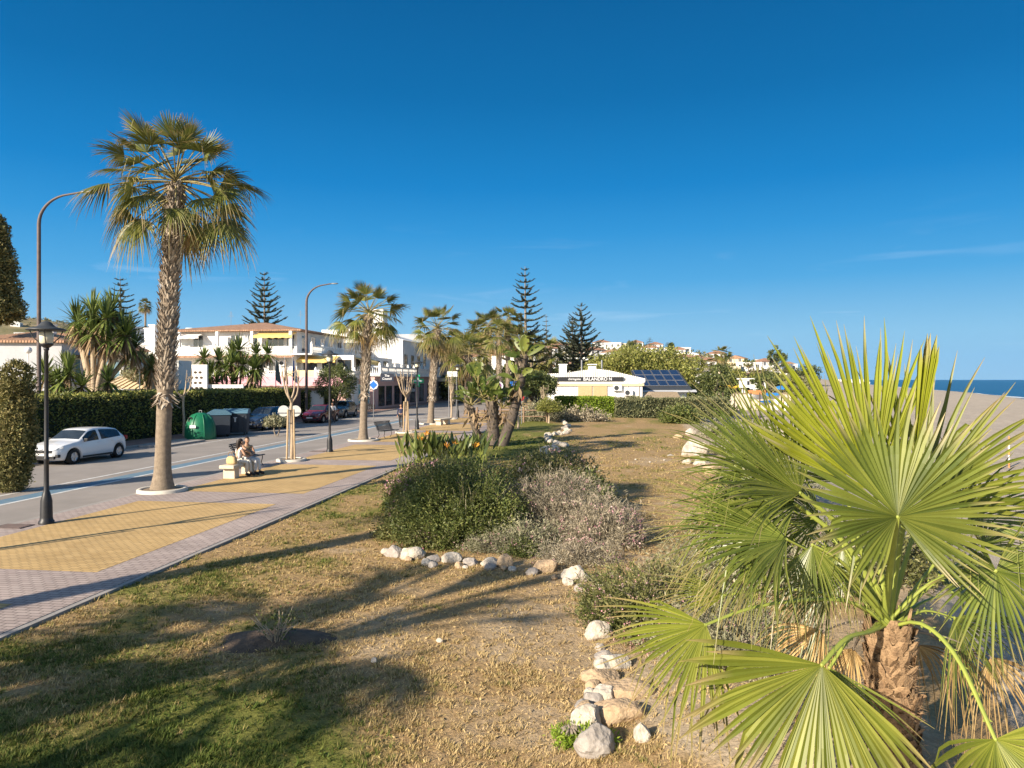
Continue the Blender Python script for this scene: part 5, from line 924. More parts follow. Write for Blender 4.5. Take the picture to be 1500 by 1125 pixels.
# bicycles
def bicycle(label, loc, rz, name='bicycle', group=None, col='black'):
    t = thing(name, label, 'bicycle', loc, rz, group)
    for yc in (-.52, .52):
        w = thing_part('wheel', t, (0, yc, .34)); m = MB(); a = np.linspace(0, 2*PI, 29); tube(m, np.stack([a*0, np.cos(a)*.325, np.sin(a)*.325], -1), .018, 6, cap=False); m.build('tyre', tyre, w); m = MB()
        for k in range(12): b_ = k*PI/6; tube(m, [(0,0,0),(0,math.cos(b_)*.31,math.sin(b_)*.31)], .003, 3, cap=False)
        m.build('spokes', K['galv'], w)
    m = MB()
    for A, B in (((0,-.10,.30),(0,.10,.78)),((0,.10,.78),(0,-.40,.80)),((0,-.10,.30),(0,-.38,.72)),((0,.52,.34),(0,.10,.76)),((0,.52,.34),(0,-.10,.30)),((0,-.36,.88),(0,-.52,.34))): tube(m, [A, B], .017, 6)
    m.build('frame', K[col], t); m = MB(); tube(m, [(-.27,-.28,1.0),(-.1,-.38,.97),(.1,-.38,.97),(.27,-.28,1.0)], .014, 6); tube(m, [(0,-.37,.86),(0,-.38,.98)], .014, 6); m.build('handlebar', K['black'], t)
    m = MB(); v, f = ICO2; m.add(v*np.array([.075,.13,.035])+[0,.14,.88], f, 0, 0, True); tube(m, [(0,.1,.76),(0,.13,.87)], .014, 6); m.build('saddle', K['black'], t); return t
cg = G(488, 619.5, -.07); BK = bicycle('bicycle being ridden towards the camera beside the red hatchback', cg, -TH+.15)
J = standing(); J.update({'pel': (0,.12,.96,(.13,.10)), 'waist': (0,.04,1.12,(.125,.09)), 'chest': (0,-.08,1.30,(.15,.10)), 'neck': (0,-.14,1.44,.05), 'head0': (0,-.18,1.53,.06), 'head1': (0,-.20,1.63,.055), 'shL': (-.19,-.10,1.37,.056), 'shR': (.19,-.10,1.37,.056), 'elL': (-.26,-.18,1.16,.042), 'elR': (.26,-.18,1.16,.042), 'wrL': (-.25,-.27,1.03,.028), 'wrR': (.25,-.27,1.03,.028), 'hipL': (-.08,.11,.95,.09), 'hipR': (.08,.11,.95,.09), 'knL': (-.11,-.24,.78,.06), 'knR': (.11,-.16,.60,.06), 'anL': (-.12,-.13,.38,.036), 'anR': (.12,-.03,.20,.036), 'toL': (-.12,-.26,.34,.03), 'toR': (.12,-.16,.15,.03)})
person('cyclist in a white shirt riding towards the camera beside the red hatchback', cg, -TH+.15, J, (0,-1,-.1), skinm, mat('white_shirt', (.75,.74,.73), None, 10, .9), mat('brown_shorts', (.20,.11,.07), None, 10, .9), K['dkgrey'], sleeves=True)
for k in range(3): dup(BK, S(26.0, 74.6+k*.62, .05), -TH+PI/2+.15, 'bicycle leaning in the rack outside the shop with the dark sign', group='bicycles in the rack outside the shop')
mb = MB()
for k in range(4): a = np.linspace(0, PI, 10); tube(mb, np.stack([np.cos(a)*.3, a*0+k*.62-.3, np.sin(a)*.7], -1), .022, 6)
tag(mb.build('bicycle_rack', K['galv'], loc=S(26.0, 74.6, .05), rz=-TH), 'low metal hoop rack holding bicycles outside the shop', 'bicycle rack')
# ================================================================ HEDGES, SHRUB TREES ON THE LEFT
def hedge(label, x0, x1, y0, y1, h, loc, rz, mk, n, size, dips=.12, faces='fstl', group='clipped hedges', inset=.16):
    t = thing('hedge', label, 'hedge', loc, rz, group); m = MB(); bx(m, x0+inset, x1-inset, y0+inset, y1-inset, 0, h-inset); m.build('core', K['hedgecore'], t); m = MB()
    w, d = x1-x0, y1-y0; A = np.array([d*h, d*h, w*h, w*h, w*d]); k = rng.choice(5, n, p=A/A.sum()); a, b = rng.random(n), rng.random(n); x = np.where(k == 0, x0, np.where(k == 1, x1, x0+a*w)); y = np.where(k == 2, y0, np.where(k == 3, y1, np.where(k < 2, y0+a*d, y0+b*d))); z = np.where(k == 4, h, b*h)
    O_ = np.stack([np.where(k == 0, -1, np.where(k == 1, 1, 0)), np.where(k == 2, -1, np.where(k == 3, 1, 0)), k == 4], -1).astype(float); P = np.stack([x, y, z], -1); P += O_*((fbm(P*.9, 60, 3)-.5)*dips*2+rng.normal(size=n)*.05)[:,None]-O_*.10
    P[:,2] = np.maximum(P[:,2], .02); leaves(m, P, size, O_, .26, 0, .9, .25); m.build('foliage', K[mk], t); return t
hedge('long tall clipped hedge along the parking bays across the road', -30.6, -26.75, 12, 58.5, 2.7, (0,0,0), -TH, 'hedge', 56000, .16, .18)
hedge('clipped hedge stub past the brick pillar beyond the bare sapling', -28.4, -26.9, 62.2, 68.5, 2.5, (0,0,0), -TH, 'hedge', 6000, .17)
mb = MB(); bx(mb, -28.0, -26.85, 58.9, 60.4, 0, 2.6); bx(mb, -28.1, -26.8, 58.85, 60.45, 2.6, 2.72); tag(mb.build('gate_pillar', brickmat('pillar_brick', (.22,.12,.10), (.18,.10,.08), (.12,.10,.09), 1, .25, .08, .01, wall=True), rz=-TH), 'dark brick gate pillar at the end of the long hedge', 'pillar')
g = G(905, 612); hedge('bright yellow-green clipped hedge in front of the white restaurant', -5.1, 0.15, 0, 2.0, 1.86, (g[0]-.5, g[1], 0), .0, 'hedgebright', 15000, .16, .12)
hedge('grey-green clipped hedge right of the bright one', 0.2, 10.5, -.4, 1.8, 1.75, (g[0]-.5, g[1], 0), .0, 'hedgegrey', 15000, .17, .3)
def column_bush(label, px, D, segs, mk, n, size, z=0, trunk=True, name='cypress_tree', s=1):
    p = at(px, 600, D); t = thing(name, label, 'tree', (p[0], D, z)); m = MB()
    for (zc, rx, rz_, dx) in segs:
        k = int(n*(rx*rz_)); P, d = dome(k, (dx,0,zc), (rx,rx,rz_), -1, .38, s, 2.2); P = P-d*rng.uniform(0, .3, len(P))[:,None]*rx; leaves(m, P, size, d, .22, 0, .7, .55)
        P, d = dome(k//3, (dx,0,zc), (rx*.7,rx*.7,rz_*.8), -1, .3, s); leaves(m, P, size*1.6, d, .4, 0, .3, .3)
    m.build('foliage', K[mk], t)
    if trunk: m = MB(); tube(m, [(0,0,-.1),(.02,0,1.0),(segs[-1][3],0,segs[-1][0])], [.14,.11,.05], 8); m.build('trunk', K['bark'], t)
    return t
column_bush('broad brownish cypress bush at the left edge beside the blue lane line', 20, 22.6, [(.95,.62,1.0,.0),(1.7,.66,1.1,.02),(2.7,.58,1.0,.06),(3.5,.50,.75,.10),(.5,.55,.6,-.1),(2.2,.55,.9,-.35)], 'cypress', 5200, .085, -.07)
D_ = 52; zt = 3.5+(556-315)/F*D_
column_bush('tall dark conifer cut by the left edge of the view', -12, D_, [(zt-1.6,.9,1.7,.2),(zt-3.6,1.4,1.8,.1),(zt-5.6,1.65,1.9,.0),(zt-6.9,1.7,1.1,.35)], 'cypress', 3000, .22)
sb_ = shrub('small round grey-green bush on two stems in the strip beside the blue lane line', 405, 640, 44.6, (.70,.70,.52), 90, 40, .12, 'sage', .25, .3, 0, .03, 41, .25, name='small_tree', cat='tree', z=.62)
for s in (-.12, .14):
    m = MB(); tube(m, polyline([(s*.4,0,-.66),(s*1.3,0,-.3),(s,0,.15)], 6), [.05,.04,.04,.035,.03,.03], 6); m.build('stem', K['bark'], sb_)
# yuccas
def rosette(m, md, c, r, n=46, dead=14, w=.035):
    for k in range(n+dead):
        az = k*2.39996+rng.normal()*.1; isd = k >= n; el = rng.uniform(-.7, 1.5) if not isd else rng.uniform(-1.4, -.7); L = r*rng.uniform(.8, 1.1)*(.9 if isd else 1); d = np.array([math.cos(az)*math.cos(el), math.sin(az)*math.cos(el), math.sin(el)]); s = nrm(np.cross(d, [0,0,1.]))
        q = np.linspace(0, 1, 4)[:,None]; mid = c+d*(.06+L*q)-np.array([0,0,1])*(q**2)*L*.22*max(0, math.cos(el)); ww = w*np.array([.9,1.1,.8,.02])[:,None]
        V = np.stack([mid+s*ww, mid-s*ww], 1).reshape(-1,3); i = np.arange(3)*2; (md if isd else m).add(V, np.stack([i, i+1, i+3, i+2], 1), 0, np.repeat(q.ravel(), 2)*.99)
def yucca(label, base, heads, r, n=46, fork=None, tr=.14, group='yuccas in the front gardens', dead=14, w=.035):
    t = thing('yucca', label, 'yucca', base, 0, group); m, md, tk = MB(), MB(), MB()
    for h in heads:
        h = np.asarray(h, float); f = np.asarray(fork if fork is not None else (0,0,h[2]*.15)); P = polyline([(h[0]*.08, h[1]*.08, -.3), f*np.array([1,1,.7])+h*np.array([.15,.15,0]), (f+h)/2+np.array([0,0,-.1*h[2]*.3])+h*np.array([.15,.15,0]), h], 12); tube(tk, P, np.linspace(tr, tr*.55, 12), 8); rosette(m, md, h, r*rng.uniform(.85, 1.1), n, dead, w)
    tk.build('trunk', K['palebark'], t); m.build('leaves', [K['yucca']], t); md.build('dead_leaves', [K['deadyucca']], t); return t
def px3(bpx, D): return lambda px, py, dy=0.0: ((px-bpx)/F*D, dy, CH-(py-HY)/F*D)
D_ = 45; L_ = px3(138, D_); yucca('large branching yucca with pale forked trunks behind the long hedge', (at(138, 600, D_)[0], D_, 0), [L_(*v) for v in ((112,470),(125,452,.8),(142,462,-.5),(152,452,1.0),(163,468,-.6),(176,480,.5),(188,492,-.3),(150,490,-1.0),(170,500,-.8),(128,486,-.7),(140,474,1.2),(186,510,.8))], 1.55, 84, (0,0,3.6), .22, dead=44, w=.055)
D_ = 40; L_ = px3(105, D_); yucca('low wide yucca growing out over the long hedge below the forked one', (at(105, 600, D_)[0], D_, 0), [L_(*v) for v in ((66,548),(88,538,.5),(108,545,-.4),(98,560,-.6),(128,566,-.5),(72,566,.3),(150,560,.6))], 1.25, 80, w=.05)
D_ = 48; L_ = px3(235, D_); yucca('yucca half hidden behind the tall fan palm trunk', (at(235, 600, D_)[0], D_, 0), [L_(*v) for v in ((206,530),(214,552,.5),(238,520,.4),(226,540,-.4))], 1.35, 76, w=.05)
D_ = 60; L_ = px3(340, D_); yucca('wide group-headed yucca in front of the big white house', (at(340, 600, D_)[0], D_, 0), [L_(*v) for v in ((298,525),(315,528,.8),(332,518,1.2),(346,513,.6),(358,535,-.4),(336,543,-.8),(370,518,.9),(386,518,1.0),(376,541,-.5),(310,548,-.3),(325,561,-1.0),(348,561,-.9),(366,561,.4),(345,533,-.8))], 1.5, 84, dead=14, w=.06)
D_ = 62; L_ = px3(390, D_); yucca('slim leaning yucca right of the wide group-headed one', (at(376, 600, D_)[0], D_, 0), [L_(392,540), L_(396,533,.3)], 1.1, 60, w=.05)
# bare bush with dark leaves by the tall palm and roadside trees
t0_ = G(282, 640); 
sapling('bare grey roadside tree against the long hedge beside the bottle bank', S(25.6, 40.6, .04), 4.0, 12, False, .9, False, 7, group='roadside trees across the road')
def broadtree(label, px, D, zc, r, n, size, mk, base_px=None, th=None, s=1, flat=1.0, name='broadleaf_tree', rough=.5, trunk=.16, group=None, z=0, bk='darkbark'):
    bpx = base_px or px; b = at(bpx, 600, D); t = thing(name, label, 'tree', (b[0], D, z), 0, group); m = MB(); c = np.array([(px-bpx)/F*D, 0, zc-z]); ncl = int(n/60); P, d = dome(ncl, c, r, -.75, rough, s, 1.6); P = P-d*np.asarray(r)*(rng.uniform(0, .55, len(P))**1.5)[:,None]
    Q = np.repeat(P, 60, 0)+np.clip(rng.normal(size=(len(P)*60,3)), -1.4, 1.4)*np.mean(r)*.11; leaves(m, Q, size, np.repeat(d, 60, 0), .3, 0, .6, .2); m.build('crown', K[mk], t); m = MB()
    tube(m, polyline([(0,0,-.2),(.05,0,(zc-z)*.35),c-np.array([0,0,r[2]*.4])], 8), np.linspace(trunk, trunk*.6, 8), 8)
    for k in range(9): e = P[k*len(P)//9]; tube(m, polyline([(0,0,(zc-z)*.35), (e+c)/2-np.array([0,0,r[2]*.3]), e], 7), np.linspace(trunk*.55, .02, 7), 6)
    m.build('trunk', K[bk], t); return t
broadtree('round clipped roadside tree in front of the big white house', 492, 66, 3.1, (1.75,1.6,1.75), 12000, .13, 'tree2', z=0, s=3, rough=.25, trunk=.13)
broadtree('small umbrella-shaped tree left of the white restaurant', 781, 64, 3.0, (2.2,2.0,1.05), 9000, .2, 'tree2', base_px=785, s=4, rough=.3)
broadtree('wide dense yellowish-green tree rising behind the solar panels', 934, 100, 3.9, (7.9,6,3.9), 30000, .36, 'tree', s=5, rough=.35, trunk=.4)
broadtree('bushy green shrub tree right of the solar roof', 1042, 88, 2.3, (2.6,2,1.7), 6000, .26, 'tree2', s=6, rough=.35)
broadtree('rust-leaved bush beside the yucca behind the tall fan palm', 208, 50, 4.3, (1.5,1.2,1.0), 2500, .2, 'sage', s=7)
for k, (px, py, D, r, lb, mk) in enumerate(((955,588,70,(2.2,1.2,1.25),'leafy green bush at the right corner of the restaurant','tree2'),(1000,582,72,(2.4,1.4,1.3),'yellow-green bush below the solar roof','hedgebright'),(998,628,58,(1.7,1.3,1.15),'round dark bush with reddish tips at the end of the far lawn','shrub'),(850,622,60,(2.6,1.0,.9),'brown low scrub at the foot of the bright hedge','twig'),(797,610,60,(2.2,1.2,1.6),'mixed green scrub under the umbrella-shaped tree','sage'),(830,606,66,(1.9,1,1.3),'dark green bush between the umbrella-shaped tree and the bright hedge','shrub'))):
    shrub(lb, px, py, D, r, 90, 34, .2, mk, .25, .24, s=50+k, rough=.35, z=0)
sb_ = shrub('feathery yellow-green bush on a pale stem near the winding stones', 804, 598, 57, (1.0,.9,.75), 90, 40, .15, 'tree', .25, .2, s=61, rough=.4, z=1.0, name='small_tree', cat='tree'); m = MB(); tube(m, [(0,0,-1.05),(.03,0,-.4),(0,0,.3)], [.09,.07,.05], 8); m.build('stem', K['palebark'], sb_)
# ================================================================ NORFOLK PINES
def norfolk(label, px, D, ztop, wid, z0, s, dens=1.0, upt=.45, thin=1.0, ny=None, group='norfolk island pines on the skyline'):
    R = np.random.default_rng(s); b = at(px, 600, D); zb = gz(b[0], D)-.3 if D > 150 else 0; t = thing('norfolk_pine', label, 'conifer', (b[0], D, zb), 0, group); m, tk = MB(), MB(); H = ztop-zb; tube(tk, [(0,0,0),(.1,0,H*.5),(0,0,H)], [.012*H+.1,.008*H+.06,.03], 8); tk.build('trunk', K['bark'], t)
    nw = ny or int(13*dens); Qa, Da, Sa = [], [], []
    for k in range(nw):
        f = (k+.35)/nw; z = z0-zb+(H-(z0-zb))*(f**.92); L = wid*((1-f)**.75*.95+.06)*(.75+.35*min(1, f*4))
        nb = 6 if f < .8 else 5
        for q in range(nb):
            if R.random() > thin: continue
            az = q*2*PI/nb+k*.7+R.normal()*.15; Lq = L*R.uniform(.8, 1.12); el = upt*R.uniform(.6, 1.3)*(.5+.6*f); n = max(4, int(Lq/.16*2)); u = np.linspace(.10, 1, n); d = np.array([math.cos(az), math.sin(az), 0]); P = np.array([0,0,z])+d*(u*Lq*math.cos(el))[:,None]+np.array([0,0,1.])*(Lq*(math.sin(el)*u-.10*np.sin(u*PI)))[:,None]
            tube(m, P[::max(1, n//6)], .03+.004*Lq, 4, 0, False)
            sdv = np.array([-d[1], d[0], 0]); w = (.10+.14*Lq*.35*(1-u*.55))
            for sgn in (-1, 1):
                for rep in range(2): Qa.append(P); Da.append(d*.7+sdv*sgn*1.0+np.array([0,0,.35+.3*rep])); Sa.append(w*R.uniform(.8, 1.4, n)*1.6)
            Qa.append(P); Da.append(np.array([0,0,1.])+d*.6); Sa.append(w*.9)
    for P, d, w in zip(Qa, Da, Sa): leaves(m, P, w, np.repeat(nrm(d)[None], len(P), 0), .16, 0, 3.0)
    m.build('crown', K['conifer'], t); return t
Hz = lambda py, D: CH-(py-HY)/F*D
norfolk('tall slender norfolk pine with open whorls in the middle of the skyline', 769, 108, Hz(390,108), 4.6, 3.5, 1, 1.3, .30, .85, 17)
norfolk('norfolk pine right of the middle one, with sparse tiers', 851, 120, Hz(444,120), 5.0, 3, 2, 1.1, .5, .9, 15)
norfolk('dense norfolk pine touching the sparse-tiered one on its left', 838, 126, Hz(465,126), 4.4, 3, 3, 1.2, .55, 1, 15)
norfolk('slim distant norfolk pine with few tiers just right of the tallest one', 800, 170, Hz(460,170), 2.7, 4, 4, 1.0, .15, .75, 13)
norfolk('norfolk pine rising behind the hipped roof of the big white house', 387, 112, Hz(398,112), 4.6, 6, 5, 1.3, .42, 1, 16)
norfolk('broad grey norfolk pine behind the forked yucca', 176, 118, Hz(405,118), 5.2, 3, 6, 1.4, .25, 1, 18)
for px, py, D, w in ((876,498,330,3.2),(876+39,508,330,2.6),(952,494,340,3.2),(978,501,340,3.0)): norfolk('thin far norfolk pine rising above the hillside houses', px, D, Hz(py,D), w, gz(at(px,600,D)[0],D)+3, px, .8, .12, .9, 8, group='thin far norfolk pines above the hillside')
# dark pines/cypress
D_ = 300; zt = Hz(504, D_); zg = gz(at(983,600,D_)[0], D_)
column_bush('narrow dark cypress on the skyline above the hillside houses', 983, D_, [(zg+(zt-zg)*.30,1.7,(zt-zg)*.32,0),(zg+(zt-zg)*.68,1.15,(zt-zg)*.33,0)], 'tree2', 500, .8, 0)
# more palms
D_ = 150; make_palm('thin far fan palm standing alone right of the forked yucca', 213, 600, D_, Hz(447,D_), .25, .2, 99, 26, .95, .9, 12, 21, dead=16, z=0, group='fan palms farther off')
for k, (px, py, D, R_, lb) in enumerate(((716,478,92,1.5,'fan palm with a light crown left of the taller dark-trunked one'),(744,470,98,1.4,'tall dark-trunked fan palm in the group beside the middle norfolk pine'),(702,488,100,1.4,'slim fan palm just behind the short bright green one'),(662,505,96,1.4,'leafy fan palm behind the swollen-trunked one'),(731,492,84,1.3,'fan palm in the middle of the group, behind the paddle leaves'),(757,496,105,1.5,'fan palm at the right of the group, against the norfolk pine'),(778,505,118,1.6,'fan palm in the dense greenery below the tall norfolk pine'),(806,512,125,1.6,'fan palm at the left foot of the paired norfolk pines'))):
    make_palm(lb, px, 600, D, Hz(py,D), .4, .26, .6, 24, R_, 1.5, 14, 40+k, dead=8, z=0, group='fan palms farther off')
DT = make_palm('date palm among the hillside houses above the beach', 1057, 600, 190, Hz(518,190), .4, .3, 99, 22, 1.7, 1.5, 12, 60, dead=6, z=0, group='palms on the hillside')
R9 = np.random.default_rng(4)
for k, (px, py, D) in enumerate(((1041,527,210),(1066,533,220),(1083,540,230),(1104,545,230),(1120,548,240),(1137,548,235),(1030,546,190),(880,528,150),(888,540,130),(1096,530,260),(1151,546,250),(1163,550,240),(1013,524,240),(930,520,260))):
    x = at(px,600,D)[0]; zg = gz(x, D); hh = Hz(py,D)-zg; o = dup(DT, (x, D, zg), R9.uniform(0, 6), 'small palm among the houses on the hillside'); sc = max(.35, hh/(Hz(518,190)+1.5)); o.scale = (min(1.3, sc*1.5),)*2+(sc,); o['group'] = 'small palms on the hillside'
# ================================================================ BUILDINGS
def window(parent, x, z, w, h, y, ax='y', sgn=-1, frame='white', pane='pane', bars=1):
    """frame standing 4 cm proud of the wall plane at coordinate y (outward = sgn), pane set in it"""
    def put(mb, a0, a1, z0, z1, d0, d1):
        lo, hi = sorted((y+sgn*d0, y+sgn*d1)); (bx(mb, a0, a1, lo, hi, z0, z1) if ax == 'y' else bx(mb, lo, hi, a0, a1, z0, z1))
    f = MB(); e = .07
    put(f, x-w/2-e, x+w/2+e, z+h/2, z+h/2+e, -.02, .05); put(f, x-w/2-e, x+w/2+e, z-h/2-e, z-h/2, -.02, .08); put(f, x-w/2-e, x-w/2, z-h/2, z+h/2, -.02, .05); put(f, x+w/2, x+w/2+e, z-h/2, z+h/2, -.02, .05)
    for k in range(bars): q = x-w/2+w*(k+1)/(bars+1); put(f, q-.025, q+.025, z-h/2, z+h/2, -.02, .045)
    o = f.build('window', K[frame], parent); p = MB(); put(p, x-w/2, x+w/2, z-h/2, z+h/2, -.02, .015); p.build('pane', K[pane], o); return o
def hip(mb, x0, x1, y0, y1, z, h, ov=.35, inset=None):
    x0 -= ov; x1 += ov; y0 -= ov; y1 += ov; w, d = x1-x0, y1-y0; i = inset if inset is not None else min(w, d)/2
    if w >= d: r0, r1 = (x0+i, (y0+y1)/2, z+h), (x1-i, (y0+y1)/2, z+h); F4 = [((x0,y0,z),(x1,y0,z),r1,r0),((x1,y1,z),(x0,y1,z),r0,r1)]; F3 = [((x1,y0,z),(x1,y1,z),r1),((x0,y1,z),(x0,y0,z),r0)]
    else: r0, r1 = ((x0+x1)/2, y0+i, z+h), ((x0+x1)/2, y1-i, z+h); F4 = [((x1,y0,z),(x1,y1,z),r1,r0),((x0,y1,z),(x0,y0,z),r0,r1)]; F3 = [((x0,y0,z),(x1,y0,z),r0),((x1,y1,z),(x0,y1,z),r1)]
    for f in F4: mb.add(f, [0,1,2,3])
    for f in F3: mb.add(f, [0,1,2])
    bx(mb, x0, x1, y0, y1, z-.16, z-.003)
def balustrade(parent, p0, p1, z, h=.95, n=18, ax='x', solid=False, name='balustrade'):
    """p0..p1 along axis ax at fixed other coordinate"""
    (a0, c), (a1, _) = p0, p1; m = MB()
    def put(u0, u1, v, z0, z1): (bx(m, u0, u1, c-v, c+v, z0, z1) if ax == 'x' else bx(m, c-v, c+v, u0, u1, z0, z1))
    put(a0, a1, .09, z, z+.14); put(a0, a1, .10, z+h-.14, z+h); L = abs(a1-a0); k = int(L/.24)
    for q in range(k):
        u = min(a0, a1)+(q+.5)*L/k; X_ = (u, c) if ax == 'x' else (c, u); lathe(m, [(.045,z+.14),(.085,z+.30),(.04,z+.52),(.06,z+h-.14)], (X_[0], X_[1], 0), 8, 0, True, False)
    m.build(name, K['white'], parent); npst = max(2, int(L/3)+1)
    for q in range(npst):
        u = a0+(a1-a0)*q/(npst-1); m = MB(); X_ = (u, c) if ax == 'x' else (c, u); bx(m, X_[0]-.14, X_[0]+.14, X_[1]-.14, X_[1]+.14, z-.01, z+h+.12); lathe(m, [(.12,z+h+.12),(.16,z+h+.2),(.10,z+h+.34),(.02,z+h+.42)], (X_[0],X_[1],0), 8); m.build('balustrade_post', K['white'], parent)
def awning(parent, x0, x1, yb, zb, out, drop, mk, mk2=None, ax='y', sgn=-1):
    m = MB(); n = max(6, int((x1-x0)/.4))
    for k in range(n):
        a0, a1 = x0+(x1-x0)*k/n, x0+(x1-x0)*(k+1)/n; yo = yb+sgn*out; T = (lambda a, y, z: (a, y, z)) if ax == 'y' else (lambda a, y, z: (y, a, z)); q = 1 if (mk2 and k % 2) else 0
        for (za, ya, zc, yc) in ((zb, yb, zb-drop, yo), (zb-drop, yo, zb-drop-.28-.05*(k % 2), yo+sgn*.003)):
            m.add([T(a0,ya,za),T(a1,ya,za),T(a1,yc,zc),T(a0,yc,zc)], [0,1,2,3], q)
    m.build('awning', [K[mk], K[mk2 or mk]], parent)
K['pinkcloth'] = mat('pink_awning_cloth', (.74,.40,.43), (.66,.34,.37), 2, .8); K['yellowcloth'] = mat('yellow_awning_cloth', (.72,.52,.18), (.64,.45,.15), 2, .8); K['whitecloth'] = mat('white_canvas', (.76,.75,.72), None, 2, .8); K['beigecloth'] = mat('beige_roller_blind', (.62,.46,.25), (.55,.40,.21), 4, .8)
def ac(parent, x, y, z, ax='y', sgn=-1):
    m = MB(); a = (.86,.32,.60) if ax == 'y' else (.32,.86,.60); box(m, (x+(0 if ax == 'y' else sgn*.2), y+(sgn*.2 if ax == 'y' else 0), z), a); o = m.build('air_conditioner', K['white'], parent, bevel=.02); m = MB(); disc(m, (x-.12, y-.372 if sgn < 0 else y+.372, z), .24, 20, .012) if ax == 'y' else bx(m, x+sgn*.362, x+sgn*.372, y-.3, y+.14, z-.22, z+.22); m.build('fan_grille', K['dkgrey'], o)
# ---- big white three-storey house (local frame: street frame turned so that x = right, y = along the street)
t = thing('white_house', 'big white three-storey house with brown hipped roof, balustraded terraces and pink awning across the road', 'house', S(35.6, 79, 0), -TH); R_ = t
m = MB(); bx(m, -15.5, 0, 0, 15, 0, 9.15); m.build('wall', K['white'], R_)
m = MB(); bx(m, 0.003, 6.6, .8, 16, 0, 6.35); bx(m, -13, 6.8, -2.4, -.003, 0, 3.54); m.build('lower_wall', K['white'], R_)
m = MB(); hip(m, -15.5, 0, 0, 15, 9.32, 1.5, .9); m.build('roof', K['tile2'], R_)
m = MB(); bx(m, -16.3, .0, -1.35, -.003, 6.25, 6.42); bx(m, .003, 2.4, -1.35, 15, 6.36, 6.52); m.build('balcony_slab', K['white'], R_)
m = MB(); quad(m, (-16.4,-1.7,6.02),(.3,-1.7,6.02),(.3,-1.352,6.3),(-16.4,-1.352,6.3)); m.build('tiled_ledge', K['tile2'], R_)
m = MB(); bx(m, -4.2, -.2, -1.44, -1.30, 6.42, 7.35); bx(m, -16.2, -9.5, -1.44, -1.30, 6.42, 7.3); m.build('balcony_parapet', K['white'], R_)
balustrade(R_, (-9.4,-1.37), (-4.3,-1.37), 6.42); balustrade(R_, (-1.2,2.33), (15,2.33), 6.52, ax='y'); balustrade(R_, (-7,-2.3), (6.7,-2.3), 3.56, .95); balustrade(R_, (-2.2,6.7), (16,6.7), 3.56, .95, ax='y')
m = MB(); bx(m, -.1, 3.4, -2.42, -2.28, 3.56, 4.55); m.build('cream_parapet', K['cream'], R_)
for x in (-14, -9.2, -4.9, -.2): m = MB(); bx(m, x-.16, x+.16, -1.36, -1.04, 6.42, 9.1); m.build('pillar', K['white'], R_)
for x, w in ((-12.3,1.2),(-7.6,1.1),(-5.6,1.5),(-2.6,2.0),(-.75,.9)): window(R_, x, 7.9, w, 1.6, 0, bars=1 if w < 1.3 else 2)
for x in (-11, -6.5, -2.8): window(R_, x, 4.9, 1.3, 1.3, 0)
for y in (2, 4.6, 7.6, 10.6, 13.4): window(R_, y, 7.75, 1.4, 1.9, 0, 'x', 1, 'white')
for y in (2.5, 6, 9.5, 13): window(R_, y, 4.9, 1.8, 1.9, 6.6, 'x', 1, 'shutter')
for x in (1.3, 3.6, 5.5): window(R_, x, 4.85, 1.5, 1.8, .8, 'y', -1, 'shutter')
awning(R_, -4.6, .1, -.05, 9.05, 1.5, .45, 'yellowcloth'); awning(R_, -15.4, -11.5, -.05, 9.0, 1.3, .4, 'whitecloth'); awning(R_, .2, 4.9, .75, 6.25, 1.4, .5, 'yellowcloth'); awning(R_, 1, 7, 6.62, 6.1, 1.2, .5, 'yellowcloth', None, 'x', 1)
awning(R_, -12, 6.9, -2.42, 3.85, 1.3, .75, 'pinkcloth'); m = MB(); bx(m, -13, 6.9, -2.60, -2.42, 0, 1.9); m.build('shop_base', K['pinkish'], R_)
for x in (-9.5, -2.0, 1.2): ac(R_, x, -2.6, 2.25)
ac(R_, -1.6, -.02, 5.4)
m = MB(); prism(m, [(-6.6,6.42),(-4.9,6.42),(-5.5,8.7)], -1.2, -1.17, 'y'); m.build('folded_sunshade', K['grey'], R_)
for x in (-11.5, -2.2): m = MB(); tube(m, [(x,6,10.4),(x,6,12.2)], .02, 5); [tube(m, [(x-.4+.1*k,6,11.5+.18*k),(x+.4-.1*k,6,11.5+.18*k)], .012, 4) for k in range(4)]; m.build('aerial', K['galv'], R_)
# flags and low tiled wall before it
for k, (px, cols, lb) in enumerate(((404,('galv',),'grey-green flag hanging limp on its pole'),(417,('redcl','yelcl'),'red and yellow flag hanging limp on its pole'),(429,('bluecl','whitecloth'),'blue and white flag hanging limp on its pole'))):
    if k == 0: K['redcl'] = mat('red_flag_cloth', (.45,.03,.03), None, 3, .8); K['yelcl'] = mat('yellow_flag_cloth', (.75,.45,.03), None, 3, .8); K['bluecl'] = mat('blue_flag_cloth', (.04,.10,.30), None, 3, .8); K['greencl'] = mat('grey_green_flag_cloth', (.16,.20,.18), None, 3, .8); cols = ('greencl',)
    p = at(px, 540, 69); t = thing('flag', lb+' before the big white house', 'flag', (p[0], 69, 0), 0, 'flags before the big white house'); m = MB(); tube(m, [(0,0,0),(0,0,5.6)], .04, 6); lathe(m, [(.06,5.6),(.06,5.68),(.001,5.72)], n=8); m.build('pole', K['galv'], t); m = MB(); n = 9
    for q in range(n):
        for c in range(8): z0, z1 = 5.5-.26*c, 5.5-.26*(c+1); f = lambda q_, z_: ((.06*q_*(.35+.65*(5.6-z_)/2.2))*(1 if k != 1 else .6)+.03, .07*math.sin(q_*1.7), z_-.05*q_); m.add([f(q,z0),f(q+1,z0),f(q+1,z1),f(q,z1)], [0,1,2,3], (q*len(cols))//n)
    m.build('cloth', [K[c] for c in cols], t)
